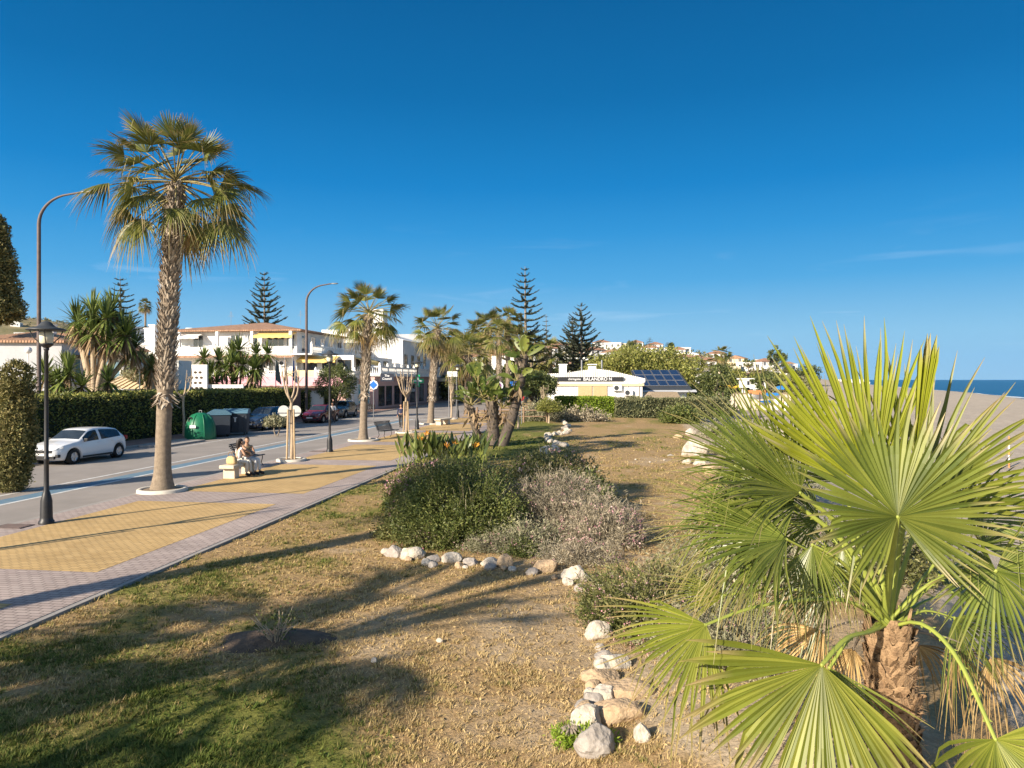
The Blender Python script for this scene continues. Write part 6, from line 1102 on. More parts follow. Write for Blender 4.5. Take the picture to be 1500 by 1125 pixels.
p0 = at(368, 575, 66); p1 = at(474, 575, 66); m = MB(); bx(m, p0[0], p1[0], 65.8, 66.2, 0, 2.5); t = tag(m.build('garden_wall', K['white']), 'low white garden wall with orange tiled top before the pink awning', 'wall'); m = MB(); bx(m, p0[0]-.1, p1[0]+.1, 65.6, 66.4, 2.5, 2.72); m.build('tiled_top', K['tile'], t)
p = at(413, 573, 64); m = MB(); box(m, (0,0,.5), (1.3,.8,1.0)); lathe(m, [(.5,1.0),(.35,1.15),(.001,1.2)], n=12); tag(m.build('water_tank', K['grey'], loc=(p[0], 64, 1.6)), 'small grey box on the tiled garden wall below the flags', 'box')
p = at(274, 540, 57); t = thing('garden_screen', 'white fretwork garden wall behind the tall fan palm', 'wall', (p[0], 57, 0)); m = MB(); bx(m, -2.6, 1.6, 0, .25, 0, 4.7); bx(m, 1.5, 4.4, .3, .5, 0, 3.1); m.build('wall', K['white'], t); m = MB()
for a in range(9):
    for b in range(5): m.add(ICO2[0]*np.array([.13,.03,.10])+[-2.0+a*.38+.1*(b % 2), -.02, 2.4+b*.42], ICO2[1], 0)
m.build('openings', K['shutter'], t)
# ---- shop with white gable wall (dark sign) and the stone house
t = thing('corner_shop', 'white shop house with terrace and turquoise shop window beyond the second fan palm', 'shop', S(27, 96, 0), -TH); R_ = t
m = MB(); bx(m, -14, -.8, 0, 16, 0, 9.0); m.build('wall', K['white'], R_); m = MB(); bx(m, -12, -.003, -14.5, -.003, 0, 3.9); bx(m, -.797, .0, -.0, 16, 0, 3.9); m.build('shop_front', K['pinkish'], R_)
m = MB(); bx(m, -12.2, .8, -14.7, 16, 3.9, 4.15); m.build('terrace_slab', K['white'], R_); balustrade(R_, (-14.6,.65), (15.8,.65), 4.15, ax='y'); balustrade(R_, (-6,-14.55), (.6,-14.55), 4.15)
m = MB(); bx(m, -6.6, -4.4, 2.5, 4.5, 9.0, 13.6); m.build('chimney_tower', K['white'], R_); m = MB(); bx(m, -13, -10.6, 1, 3, 9.0, 10.6); m.build('roof_block', K['white'], R_)
m = MB(); prism(m, [(-14.2,9.0),(-7.5,11.0),(-.6,9.0)], -.02, 16, 'y'); m.build('roof', K['white'], R_)
for y in (1.5, 5, 8.5, 12): window(R_, y, 6.0, 1.3, 1.9, -.8, 'x', 1, 'shutter')
for y in (2, 7, 12): window(R_, y, 1.6, 2.4, 2.4, 0, 'x', 1, 'shutter', 'pane', 2)
for y in (-12, -9, -5.5, -2): window(R_, y, 1.5, 2.2, 2.3, 0, 'x', 1, 'shutter', 'pane', 2)
K['turq'] = mat('turquoise_poster', (.04,.30,.36), (.30,.50,.52), 1.2, .4)
window(R_, -2.2, 1.8, 3.0, 2.2, -14.5, 'y', -1, 'white', 'turq', 1); m = MB(); bx(m, -12, .0, -14.56, -14.503, 0, .55); m.build('brick_plinth', K['tile'], R_)
sb2 = MB(); bx(sb2, .05, .16, -4.2, -1.6, 2.55, 3.75); sb_ = sb2.build('sign_board', mat('navy_sign_board', (.02,.025,.05), None, 4, .5), R_); awning(R_, -5, 0, .02, 2.5, 1.0, .35, 'grey', None, 'x', 1)
def text(s, size, mat_, parent, loc, rot, name='lettering', ext=.01, bold=.02):
    cu = bpy.data.curves.new(name, 'FONT'); cu.body = s; cu.size = size; cu.extrude = ext; cu.align_x = 'CENTER'; cu.align_y = 'CENTER'; cu.offset = size*bold; ob = bpy.data.objects.new('tmp', cu); COL.objects.link(ob); bpy.context.view_layer.update(); me = bpy.data.meshes.new_from_object(ob.evaluated_get(bpy.context.evaluated_depsgraph_get())); bpy.data.objects.remove(ob); me.name = name; me.materials.clear(); me.materials.append(mat_); o = bpy.data.objects.new(name, me); COL.objects.link(o); o.parent = parent; o.location = loc; o.rotation_euler = rot; return o
# hanging sign turned across the pavement so that it faces the walker
p = at(567, 553, 80); t = thing('shop_sign', 'dark navy hanging shop sign with two lines of white lettering', 'sign', (p[0], 80, p[2])); m = MB(); bx(m, -.75, .75, -.05, .05, -.45, .45); m.build('board', mat('navy_board', (.02,.025,.045), None, 4, .5), t, bevel=.01); text('The', .34, whites, t, (0,-.056,.2), (PI/2,0,0)); text('Council', .34, whites, t, (0,-.056,-.14), (PI/2,0,0)); m = MB(); bx(m, -1.5, -.75, -.02, .02, .2, .25); bx(m, -1.5, -.75, -.02, .02, -.25, -.2); m.build('bracket', K['black'], t)
t = thing('stone_house', 'brownish two-storey house with dark windows and glass roof terrace beside the third fan palm', 'house', S(27, 113, 0), -TH); R_ = t; wallst = brickmat('brown_wall_stone', (.36,.29,.235), (.31,.25,.20), (.24,.20,.165), 1, .8, .4, .02, wall=True)
m = MB(); bx(m, -12, 0, 0, 19, 0, 8.2); m.build('wall', wallst, R_); m = MB(); bx(m, .003, 1.5, .5, 19, 3.2, 3.7); m.build('canopy', K['beige'], R_); m = MB(); bx(m, -11.5, -1.2, 1, 18, 8.2, 11.0); m.build('attic_wall', K['grey'], R_); m = MB(); bx(m, -.15, -.08, .3, 18.7, 8.2, 9.6); bx(m, -11, -.15, .3, .36, 8.2, 9.6); m.build('glass_parapet', K['bluepane'], R_)
for y in (2, 4.6, 7.2, 9.8, 12.4, 15): window(R_, y, 5.9, 1.1, 2.1, 0, 'x', 1, 'shutter')
for y in (3, 8, 13): window(R_, y, 1.5, 3.0, 2.5, 0, 'x', 1, 'shutter', 'pane', 2)
window(R_, -2, 5.6, 1.2, 1.8, 0, 'y', -1, 'beige'); window(R_, -3, 1.8, 1.6, 2.0, 0, 'y', -1, 'beige')
K['glow'] = mat('green_pharmacy_panel', (.02,.42,.16), None, 3, .4)
p = at(612, 558, 96); t = thing('pharmacy_cross', 'green pharmacy cross hanging out over the pavement', 'sign', (p[0], 96, p[2])); t.scale = (.68,)*3; m = MB(); bx(m, -.42, .42, -.10, .10, -1.25+.83, -1.25+1.67); bx(m, -1.25, -.42, -.10, .10, -.42, .42); bx(m, .42, 1.25, -.10, .10, -.42, .42); m = MB(); prism(m, [(-.42,-1.2),(.42,-1.2),(.42,-.42),(1.2,-.42),(1.2,.42),(.42,.42),(.42,1.2),(-.42,1.2),(-.42,.42),(-1.2,.42),(-1.2,-.42),(-.42,-.42)], -.1, .1, 'y'); m.build('cross', K['glow'], t); m = MB(); prism(m, [(-.14,-.9),(.14,-.9),(.14,-.14),(.9,-.14),(.9,.14),(.14,.14),(.14,.9),(-.14,.9),(-.14,.14),(-.9,.14),(-.9,-.14),(-.14,-.14)], -.115, -.103, 'y'); m.build('lamp_strip', whites, t); m = MB(); bx(m, -2.2, -1.2, -.04, .04, -.05, .05); m.build('bracket', K['black'], t)
# further houses on the street and left gardens (generic builder)
def house(label, loc, rz, w, d, h, roof='hip', rh=1.4, wm='white', rm='tile', win=(), name='house', group=None, chim=0, stories=1):
    t = thing(name, label, 'house', loc, rz, group); m = MB(); bx(m, -w/2, w/2, 0, d, -4 if loc[2] > 1 else 0, h); m.build('wall', K[wm], t); m = MB()
    if roof == 'hip': hip(m, -w/2, w/2, 0, d, h+.16, rh, .35)
    elif roof == 'gable': prism(m, [(-w/2-.3,h),(w/2+.3,h),(w/2+.3,h+.12),(0,h+rh),(-w/2-.3,h+.12)], -.3, d+.3, 'y')
    else: bx(m, -w/2-.12, w/2+.12, -.12, d+.12, h, h+.35)
    r = m.build('roof', K[rm], t)
    for k in range(chim): m = MB(); x = -w*.3+k*w*.5; bx(m, x-.35, x+.35, d*.5-.35, d*.5+.35, h, h+rh+1.1); bx(m, x-.45, x+.45, d*.5-.45, d*.5+.45, h+rh+1.1, h+rh+1.25); m.build('chimney', K['white'], t)
    for s in range(stories):
        nw = max(1, int(w/2.6))
        for k in range(nw): window(t, -w/2+w*(k+.5)/nw, 1.6+2.9*s, 1.1, 1.35, 0, 'y', -1, 'white', 'pane', 1)
        for k in range(max(1, int(d/3.5))): window(t, d*(k+.5)/max(1, int(d/3.5)), 1.6+2.9*s, 1.1, 1.35, w/2, 'x', 1, 'white', 'pane', 1)
    return t
def hpx(label, px, D, w, d, ztop, **k):
    x = at(px, 600, D)[0]; z = gz(x, D) if D > 150 else 0; return house(label, (x, D, z), k.pop('rz', -TH), w, d, ztop-z, **k)
hpx('grey-walled low house with tiled eave at the left edge of the view', 14, 52, 7.4, 7, Hz(502,52), roof='hip', rh=.9, wm='grey', rm='tile2', rz=.05)
hpx('long low house with red tiled roof and white chimneys behind the forked yucca', 96, 88, 13, 7, Hz(512,88), roof='hip', rh=2.1, chim=3, rz=.0)
hpx('white house with three chimneys behind the far lone fan palm', 236, 98, 12, 7, Hz(506,98), roof='flat', rm='white', chim=2, rz=0)
hpx('orange-roofed house at the end of the street beside the third fan palm', 668, 142, 9, 9, Hz(545,142), roof='hip', rh=1.8, wm='white', rm='tile', stories=1)
hpx('white house half hidden by the fan palm group', 715, 132, 14, 8, Hz(536,132), roof='flat', rm='white', stories=2)
hpx('white house with pink roof behind the middle norfolk pine', 745, 160, 12, 9, Hz(520,160), roof='hip', rh=1.6, stories=2)
m = MB(); bx(m, -26.6, -26.3, 128, 168, 0, 1.5); tag(m.build('boundary_wall', K['white'], rz=-TH), 'long low white boundary wall at the end of the street', 'wall')
# glazed veranda with slatted awning and pergola
p = at(186, 580, 49); t = thing('veranda', 'glazed white veranda with slatted beige roof behind the long hedge', 'veranda', (p[0], 49, 0)); m = MB(); zt = Hz(558,49)
m.add([(-2.3,0,zt-.55),(3.0,0,zt-.55),(2.2,2.6,zt+.35),(-2.0,2.6,zt+.35)], [0,1,2,3]); 
for k in range(12): a = -2.2+k*.46; tube(m, [(a,-.02,zt-.52),(a*.80+.12,2.58,zt+.39)], .03, 5)
m.build('slatted_roof', K['cream'], t); m = MB(); bx(m, -2.2, 2.9, .15, .3, 0, zt-.62); m.build('wall', K['grey'], t); m = MB(); bx(m, -.3, 2.2, 2.9, 5, 0, zt+1.5); m.build('upper_wall', K['white'], t); window(t, .3, zt+.8, .9, 1.0, 2.9, bars=1); window(t, 1.5, zt+.8, .9, 1.0, 2.9, frame='white', pane='beige')
p = at(118, 560, 54); t = thing('glass_house', 'grey glass-walled terrace room under the red tiled roof', 'terrace room', (p[0], 54, 0)); m = MB(); bx(m, -4.4, 3.3, 0, 4, 0, Hz(523,54)-.1); m.build('wall', K['grey'], t); m = MB(); bx(m, -4.6, 3.6, -.5, 4.2, Hz(523,54)-.1, Hz(523,54)+.15); m.build('flat_roof', K['shutter'], t)
for k in range(5): window(t, -3.6+k*1.5, Hz(545,54), 1.2, 1.9, 0, frame='white', pane='bluepane', bars=0)
for px, py, D, lb in ((41.5,513,50,'white globe lamp by the grey-walled house'),(204.5,536,47,'white globe lamp beside the slatted veranda roof')):
    p = at(px, py, D); t = thing('globe_lamp', lb, 'lamp', (p[0], D, 0)); m = MB(); tube(m, [(0,0,0),(0,0,p[2]-.2)], .035, 8); m.build('post', K['white'], t); m = MB(); m.add(ICO3[0]*.24+[0,0,p[2]], ICO3[1], 0, 0, True); m.build('globe', whites, t)
p = at(12, 560, 40); t = thing('sun_canopy', 'striped white canopy at the left edge behind the cypress bush', 'canopy', (p[0], 40, 0)); m = MB()
for k in range(5): z = Hz(545,40)-.05*k; m.add([(-1.8,-.3*k,z-.22*k),(1.3,-.3*k,z-.22*k),(1.3,-.3*k-.22,z-.22*k-.12),(-1.8,-.3*k-.22,z-.22*k-.12)], [0,1,2,3])
m.build('slats', K['white'], t); m = MB(); [tube(m, [(x,0,0),(x,0,Hz(545,40))], .04, 6) for x in (-1.6, 1.1)]; m.build('post', K['white'], t)
# ---- white restaurant
D_ = 72; x0, x1 = at(806,600,D_)[0], at(941,600,D_)[0]; wd = x1-x0; t = thing('restaurant', 'low white restaurant with black sign band and white tiled roof behind the bright hedge', 'restaurant', ((x0+x1)/2, D_, 0)); R_ = t; ze = Hz(561,D_)
m = MB(); bx(m, -wd/2, wd/2, 0, 8, 0, ze); m.build('wall', K['white'], R_); m = MB(); bx(m, -wd/2-.12, wd/2+.15, -.14, -.003, ze-.30, ze-.05); m.build('cream_cornice', K['cream'], R_)
zr = Hz(546,D_)+.5; m = MB(); prism(m, [(-wd/2-.3,ze),(wd/2+.35,ze),(wd/2+.35,ze+.45),(wd*.14,zr-.25),(0,zr-.1),(-wd*.14,zr-.25),(-wd/2+1.6,ze+1.0),(-wd/2-.3,ze+.95)], .2, 8.2, 'y'); m.build('roof', K['wtile'], R_)
bxm = MB(); sx0, sx1 = at(813,600,D_)[0]-(x0+x1)/2, at(913,600,D_)[0]-(x0+x1)/2; zs0, zs1 = Hz(558.6,D_), Hz(552.2,D_); bx(bxm, sx0, sx1, -.06, .18, zs0, zs1); sg = bxm.build('sign_band', mat('black_sign_band', (.03,.03,.033), None, 4, .5), R_)
PX = lambda q: at(q,600,D_)[0]-(x0+x1)/2
m = MB(); bx(m, -wd/2, wd/2+.2, .02, .196, ze+.003, zs0+.02); m.build('fascia', K['white'], R_)
text('BALANDRO', .46, whites, sg, (PX(872), -.066, (zs0+zs1)/2), (PI/2,0,0)); text('chiringuito', .30, whites, sg, (PX(841.5), -.066, (zs0+zs1)/2), (PI/2,0,0)); text('N', .42, whites, sg, (PX(894), -.066, (zs0+zs1)/2), (PI/2,0,0))
for px in (827, 871.5): x = at(px,600,D_)[0]-(x0+x1)/2; m = MB(); bx(m, x-.38, x+.38, 2.2, 2.9, ze, Hz(534,D_) if px < 850 else Hz(536,D_)); bx(m, x-.46, x+.46, 2.1, 3.0, Hz(534,D_), Hz(532.5,D_)); m.build('chimney', K['white'], R_)
for px in (857, 879): x = at(px if px < 870 else 888,600,D_)[0]-(x0+x1)/2; m = MB(); tube(m, [(x,3.5,ze),(x,3.5,Hz(526,D_))], .09, 8); m.build('flue', K['galv'], R_)
for px in (857, 879):
    x = at(px,600,D_)[0]-(x0+x1)/2; m = MB(); n = 26
    for k in range(n): z_ = ze-.34-k*.075; bx(m, x-.68, x+.68, -.10, -.075, z_-.03, z_+.036)
    m.build('roller_blind', K['beigecloth'], R_); window(R_, x, ze-1.3, 1.36, 1.9, 0, frame='beige', bars=0)
for px, py in ((904,566),(920,573)): ac(R_, at(px,600,D_)[0]-(x0+x1)/2, 0, Hz(py,D_)-.15)
m = MB(); tube(m, [(wd/2-1.5,-.05,.2),(wd/2-1.5,-.05,ze)], .04, 6); tube(m, [(wd/2-.35,-.05,.2),(wd/2-.35,-.05,ze)], .05, 6); m.build('downpipe', K['beige'], R_)
# ---- solar roof
D_ = 78; xa, xb = at(936,600,D_)[0], at(1013,600,D_)[0]; t = thing('solar_shed', 'low building with a tilted roof of dark blue solar panels right of the restaurant', 'building', ((xa+xb)/2, D_, 0)); R_ = t; wd = xb-xa; zl, zh = Hz(570,D_), Hz(545,D_)+.3
m = MB(); bx(m, -wd/2+.2, wd/2-.4, .5, 6, 0, zl-.15); m.build('wall', K['white'], R_); m = MB(); prism(m, [(.0,zl-.12),(6.4,zh-.12),(6.4,zh-.02),(.0,zl-.02)], -wd/2+.15, wd/2+.05, 'x'); m.build('roof', K['dkgrey'], R_); m = MB(); prism(m, [(-.35,zl-.32),(.14,zl-.12),(.14,zl-.06),(-.35,zl-.26)], -wd/2+.1, wd/2+.5, 'x'); m.build('eave', K['grey'], R_)
solar = mat('solar_cells', (.012,.022,.055), (.02,.035,.075), 1.2, .12, spec=.7)
for r_ in range(3):
    for c_ in range(5):
        f0, f1 = .14+r_*.285, .14+r_*.285+.265; u0, u1 = -wd/2+.35+c_*(wd-.5)/5, -wd/2+.35+(c_+.95)*(wd-.5)/5; Z_ = lambda f: zl+(zh-zl)*f; m = MB(); prism(m, [(6.4*f0,Z_(f0)+.03),(6.4*f1,Z_(f1)+.03),(6.4*f1,Z_(f1)+.07),(6.4*f0,Z_(f0)+.07)], u0, u1, 'x'); o = m.build('solar_panel', K['galv'], R_); m = MB(); e = .05; prism(m, [(6.4*f0+e,Z_(f0)+.072+e*.3),(6.4*f1-e,Z_(f1)+.072-e*.3),(6.4*f1-e,Z_(f1)+.08-e*.3),(6.4*f0+e,Z_(f0)+.08+e*.3)], u0+e, u1-e, 'x'); m.build('cells', solar, o)
p = at(975,600,70)[0]; t = thing('thatched_shelter', 'weathered reed shelter roof between the hedge and the solar panels', 'shelter', (p, 70, 0)); m = MB(); prism(m, [(-1.9,1.55),(1.2,1.55),(1.2,1.85),(.9,2.3),(-1.5,2.3),(-1.9,1.85)], -1.0, 1.0, 'y'); m.build('roof', K['thatch'], t); 
for s in (-1.6, .9): m = MB(); tube(m, [(s,-.8,0),(s,-.8,1.6)], .06, 6); m.build('post', K['wood'], t)
# ================================================================ HILLSIDE TOWN
RH = np.random.default_rng(77)
protos = []
for k, (w, d, h, rf, rh, wm, rm, st) in enumerate(((8,7,5.4,'hip',1.4,'white','tile',2),(7,6,3.0,'hip',1.3,'white','tile2',1),(9,7,5.6,'flat',.3,'white','white',2),(7.5,6,5.2,'gable',1.4,'cream','tile2',2),(7,6,5.4,'flat',.3,'beige','beige',2),(7,6,3.2,'gable',1.3,'white','white',1))):
    protos.append((w, d, h, rf, rh, wm, rm, st))
LB = ['white two-storey villa with red hipped roof on the hillside','white bungalow with red hipped roof on the hillside','white flat-roofed villa on the hillside','cream gabled house with tiled roof on the hillside','beige flat-roofed house on the hillside','white gabled cottage on the hillside']
first = {}
def town(px, py, D, k, rz=None):
    py += 5*(D > 240) if px > 600 else 0; x = at(px, 600, D)[0]; z = gz(x, D); ztop = Hz(py, D); w, d, h, rf, rh, wm, rm, st = protos[k]; z = max(z-.6, ztop-h-rh) if ztop-h-rh < z+6 else ztop-h-rh; rz = RH.uniform(-.6, .5) if rz is None else rz
    if k not in first: first[k] = house(LB[k], (x, D, z), rz, w, d, h, rf, rh, wm, rm, name='hillside_house', group=LB[k]+'s' if False else 'houses on the hillside: '+LB[k].split(' on ')[0], stories=st)
    else: dup(first[k], (x, D, z), rz)
for (px, py, D, k) in ((659,517,230,0),(676,524,220,1),(694,512,250,0),(712,520,240,5),(727,508,280,0),(742,514,260,2),(758,522,220,0),(775,510,290,3),(790,518,260,0),(806,512,300,0),(820,507,320,0),(818,522,230,2),(832,516,280,5),(848,518,260,0),(862,512,330,1),(876,516,310,0),(884,507,380,0),(897,512,360,2),(905,518,300,0),(917,514,360,4),(931,512,390,0),(947,513,400,1),(960,517,380,0),(975,518,370,5),(991,519,330,0),(1000,514,360,2),(1012,520,340,5),(1022,523,320,1),(1034,528,260,0),(1041,535,230,5),(1068,537,225,4),(1077,529,300,3),(1088,546,240,5),(1097,544,260,2),(1110,550,240,1),(1118,533,330,4),(1128,540,300,0),(1140,552,240,5),(1152,547,270,2),(1163,551,260,1),(1026,548,190,2),(1156,535,330,3),(646,528,190,1),(640,514,260,0),(950,522,330,0),(1006,530,280,0),(1048,524,330,0),(866,524,240,5),(840,528,210,0),(795,530,200,1)):
    town(px, py, D, k)
for (px, py, D, k) in ((30,487,560,2),(22,484,590,5),(45,492,540,0),(10,497,520,2),(36,496,500,5),(58,500,480,1),(88,504,420,5)): town(px, py, D, k)
mb = MB(); n = 7000; px = RH.uniform(600, 1185, n); D = 150*(430/150)**RH.random(n); x = (px-CX)/F*D; y = D+RH.normal(size=n)*4; z = hgt(x, y); nn_ = -CXS*x+SX*y; ok = (fbm(np.stack([x,y],-1)*.03, 6, 3) > .40) & ((nn_ > 30) | (y > 178)); x, y, z = x[ok], y[ok], z[ok]; r = RH.uniform(.8, 1.0, len(x))*RH.choice([1.0, 1.6, 2.4, 3.6], len(x), p=[.3,.35,.25,.1])
rng = np.random.default_rng(5)
for k in range(len(x)):
    q = 26; d = rdir(q); d[:,2] = np.abs(d[:,2]); P = np.array([x[k], y[k], z[k]+r[k]*.3])+d*r[k]*rng.uniform(.6, 1, q)[:,None]*np.array([1,1,1.0]); leaves(mb, P, .55+.22*r[k], d, .32, 0, .6, .1)
px = RH.uniform(-60, 330, 2600); D = RH.uniform(330, 690, 2600); x = (px-CX)/F*D; z = hgt(x, D); ok = fbm(np.stack([x,D],-1)*.02, 3, 3) > .46
for a, b, c in zip(x[ok], D[ok], z[ok]):
    d = rdir(12); d[:,2] = np.abs(d[:,2]); leaves(mb, np.array([a,b,c])+d*rng.uniform(.5,1.3), 1.1, d, .32, 0, .6)
tag(mb.build('hillside_shrubbery', K['hill']), kind='stuff')
for k, (px, py, D, r, mk) in enumerate(((1137,521,260,(3.6,3,4.4),'tree2'),(1094,533,270,(4,3,2.6),'tree2'),(1010,533,230,(4,3,3),'tree'),(1052,548,160,(4,3,2.6),'tree2'),(1078,550,180,(4,3,2.2),'tree'),(1122,553,200,(5,3,2.6),'tree2'),(1150,556,190,(4,3,2.2),'tree'),(1180,548,230,(6,4,3.6),'tree2'),(980,530,220,(5,3,3),'tree2'),(900,533,170,(4,3,2.6),'tree'),(866,536,160,(4,3,2.6),'tree2'),(815,542,140,(5,3,3.0),'tree2'),(790,545,128,(4,3,3.0),'tree'),(765,548,118,(4,3,3.0),'tree2'),(735,550,122,(4,3,2.6),'tree2'),(700,560,112,(3,3,2.6),'tree2'),(648,562,120,(3,3,2.4),'tree2'),(930,505,340,(5,4,3),'tree2'))):
    x = at(px,600,D)[0]; z = gz(x, D) if D > 150 else 0; zc = Hz(py,D)-r[2]*.4; broadtree(('dark' if mk == 'tree2' else 'yellow-green')+' leafy tree among the houses on the hillside', px, D, max(zc, z+r[2]*.8), r, 2600, .55, mk, s=20+k, z=z, group=('dark' if mk == 'tree2' else 'yellow-green')+' leafy trees on the hillside', rough=.5)
# ================================================================ BEACH
def parasol(label, px, py, D, r, mk, h=2.3, group='parasols at the beach bar'):
    p = at(px, py, D); t = thing('parasol', label, 'parasol', (p[0], D, p[2]-h), 0, group); m = MB(); tube(m, [(0,0,-.6),(0,0,h)], .03, 6); m.build('pole', K['white'], t); m = MB(); lathe(m, [(r,h-.45),(r*.96,h-.42),(r*.5,h-.12),(.02,h+.05)], n=8, sm=False, cap=False); lathe(m, [(r,h-.45),(r*1.0,h-.62)], n=8, sm=False, cap=False); m.build('canopy', K[mk], t)
K['orangecl'] = mat('orange_canvas', (.68,.28,.10), None, 3, .8); K['skycl'] = mat('blue_canvas', (.03,.20,.50), None, 3, .8)
parasol('yellow parasol nearest the dark hedge at the beach bar', 1065, 564, 140, 1.9, 'yelcl'); parasol('yellow parasol left of the white beach kiosk', 1087, 563, 150, 1.7, 'yelcl'); parasol('orange parasol above the white beach kiosk', 1092, 558, 165, 2.3, 'orangecl'); parasol('blue parasol on the beach beside the shade tree', 1144, 565, 120, 1.3, 'skycl')
for px, py, D, w, lb in ((1098,570,140,2.9,'white beach kiosk left of the narrow-footed one'),(1112.5,572,135,2.4,'white lifeguard hut on narrower legs')):
    p = at(px, py, D); t = thing('beach_hut', lb, 'hut', (p[0], D, p[2])); m = MB(); bx(m, -w/2, w/2, 0, 2, .3, 1.9); m.build('wall', K['white'], t); m = MB(); bx(m, -w*.62, w*.62, -.3, 2.3, 1.9, 2.15); m.build('roof', K['white'], t); m = MB(); 
    for s in (-1, 1):
        for y_ in (.3, 1.7): m = MB(); bx(m, s*w*.3-.1, s*w*.3+.1, y_-.1, y_+.1, -1.5, .3); m.build('leg', K['white'], t)
    window(t, 0, 1.2, w*.35, .8, 0, frame='white', bars=0)
for k, (px, py, D, mk, s, lb) in enumerate(((1122,582,95,'skycl',(1.8,1.4,.5),'blue covered boat on the sand below the kiosks'),(1108,582,92,'orangecl',(1.5,1.2,.7),'orange covered boat on the sand below the kiosks'),(1121,590,84,'skycl',(1.5,.8,.3),'flat pale blue boat nearest on the sand'))):
    p = at(px, py, D); t = thing('small_boat', lb, 'boat', (p[0], D, p[2]-.3), .4*k, 'covered boats on the sand'); m = MB(); V = []; q = np.linspace(-1, 1, 11)
    for a in q: w_ = (1-a*a*.9)**.6; V += [(a*s[0],-w_*s[1]*.5,s[2]+.15*a*a),(a*s[0],0,.0+.2*a*a),(a*s[0],w_*s[1]*.5,s[2]+.15*a*a)]
    i = np.arange(10)*3; m.add(V, np.concatenate([np.stack([i,i+1,i+4,i+3],1), np.stack([i+1,i+2,i+5,i+4],1)])); m.build('hull', K['white'], t); m = MB(); V = []
    for a in q: w_ = (1-a*a*.9)**.6; V += [(a*s[0],-w_*s[1]*.53,s[2]+.15*a*a-.03),(a*s[0],0,s[2]*1.6+.1),(a*s[0],w_*s[1]*.53,s[2]+.15*a*a-.03)]
    m.add(V, np.concatenate([np.stack([i,i+3,i+4,i+1],1), np.stack([i+1,i+4,i+5,i+2],1)])); m.build('cover', K[mk], t)
for k, (px, py, D) in enumerate(((1059,592,72),(1100,590,76),(1113,592,74),(1076,586,84))):
    p = at(px, py, D); z = gz(p[0], D); m = MB(); tube(m, [(0,0,-.2),(0,0,max(.9, Hz(576,D)-z))], .07, 8); lathe(m, [(.09,max(.9, Hz(576,D)-z)),(.05,max(.9, Hz(576,D)-z)+.08),(.001,max(.9, Hz(576,D)-z)+.09)], n=8); tag(m.build('wooden_post', K['shutter'], loc=(p[0], D, z)), 'dark wooden post on the sand before the beach bar', 'post', 'dark wooden posts on the sand')
p = at(1132, 600, 58); z = gz(p[0], 58); m = MB(); tube(m, [(0,0,-.2),(0,0,3.3)], .06, 8); bx(m, -.09, .09, -.09, .09, -.1, .25); tag(m.build('thin_post', K['galv'], loc=(p[0], 58, z)), 'thin tall grey post on the sand mound left of the big palm leaf', 'post')
for k, (px, D, mk) in enumerate(((1138,118,'white'),(1150.5,118,'white'))): p = at(px, 580, D); z = gz(p[0], D); m = MB(); lathe(m, [(.3,0),(.3,1.9),(.22,2.2),(.001,2.25)], n=12); tag(m.build('beach_shower', K[mk], loc=(p[0], D, z)), 'slim white beach shower column below the blue parasol', 'shower', 'beach shower columns')
p = at(1080, 580, 118); t = thing('sand_terrace', 'low beige terrace wall of the beach bar', 'wall', (p[0], 118, gz(p[0],118))); m = MB(); bx(m, -5.5, 9.0, 0, .5, -.5, Hz(577,118)-gz(p[0],118)); m.build('wall', K['beige'], t); m = MB(); bx(m, -5.6, 9.1, -.1, .6, Hz(577,118)-gz(p[0],118), Hz(577,118)-gz(p[0],118)+.2); m.build('coping', K['thatch'], t)
broadtree('dark stubby shade tree standing on the sand by the blue parasol', 1124, 125, Hz(562,125), (2.6,2,1.1), 1500, .4, 'tree2', s=71, z=gz(at(1124,600,125)[0],125), name='shade_tree')
shrub('dense dark green shrub right of the solar shed, before the beach bar', 1040, 585, 75, (3.0,1.6,2.0), 130, 36, .24, 'tree2', .22, .26, s=91, rough=.25, z=-.3)
m = MB(); v, f = ICO3; V = v*np.array([5.5,3.0,1.5]); V = V*(1+.3*(fbm(v*2, 6)-.5))[:,None]; p = at(1128, 600, 60); m.add(V, f, 0, 0, True); tag(m.build('sand_mound', mat('pale_sand', (.46,.39,.30), (.38,.32,.245), 3, .95, .02, 20), loc=(p[0], 60, gz(p[0],60)-.4)), kind='structure')
p = at(1478, 640, 40); t = thing('beach_marker', 'red and white marker pole on the sand at the right edge of the view', 'pole', (p[0], 40, gz(p[0],40))); 
for k in range(5): m = MB(); lathe(m, [(.05,k*.35-.1*(k == 0)),(.05,(k+1)*.35)], n=10); m.build('band', K['white'] if k % 2 else K['orangecl'], t)
p = at(1200, 556, 900)
for k, (px, D, w, h) in enumerate(((1182,700,26,5),(1205,760,20,4),(1225,820,30,5),(1247,900,34,6),(1262,960,24,5),(1215,640,10,4))):
    x = at(px,600,D)[0]; house('low white building on the far flat shore behind the palm leaf', (x, D, gz(x,D)), RH.uniform(-.2,.2), w, 12, h, 'flat', .3, 'white', 'beige', name='shore_building', group='low buildings on the far shore', stories=1)
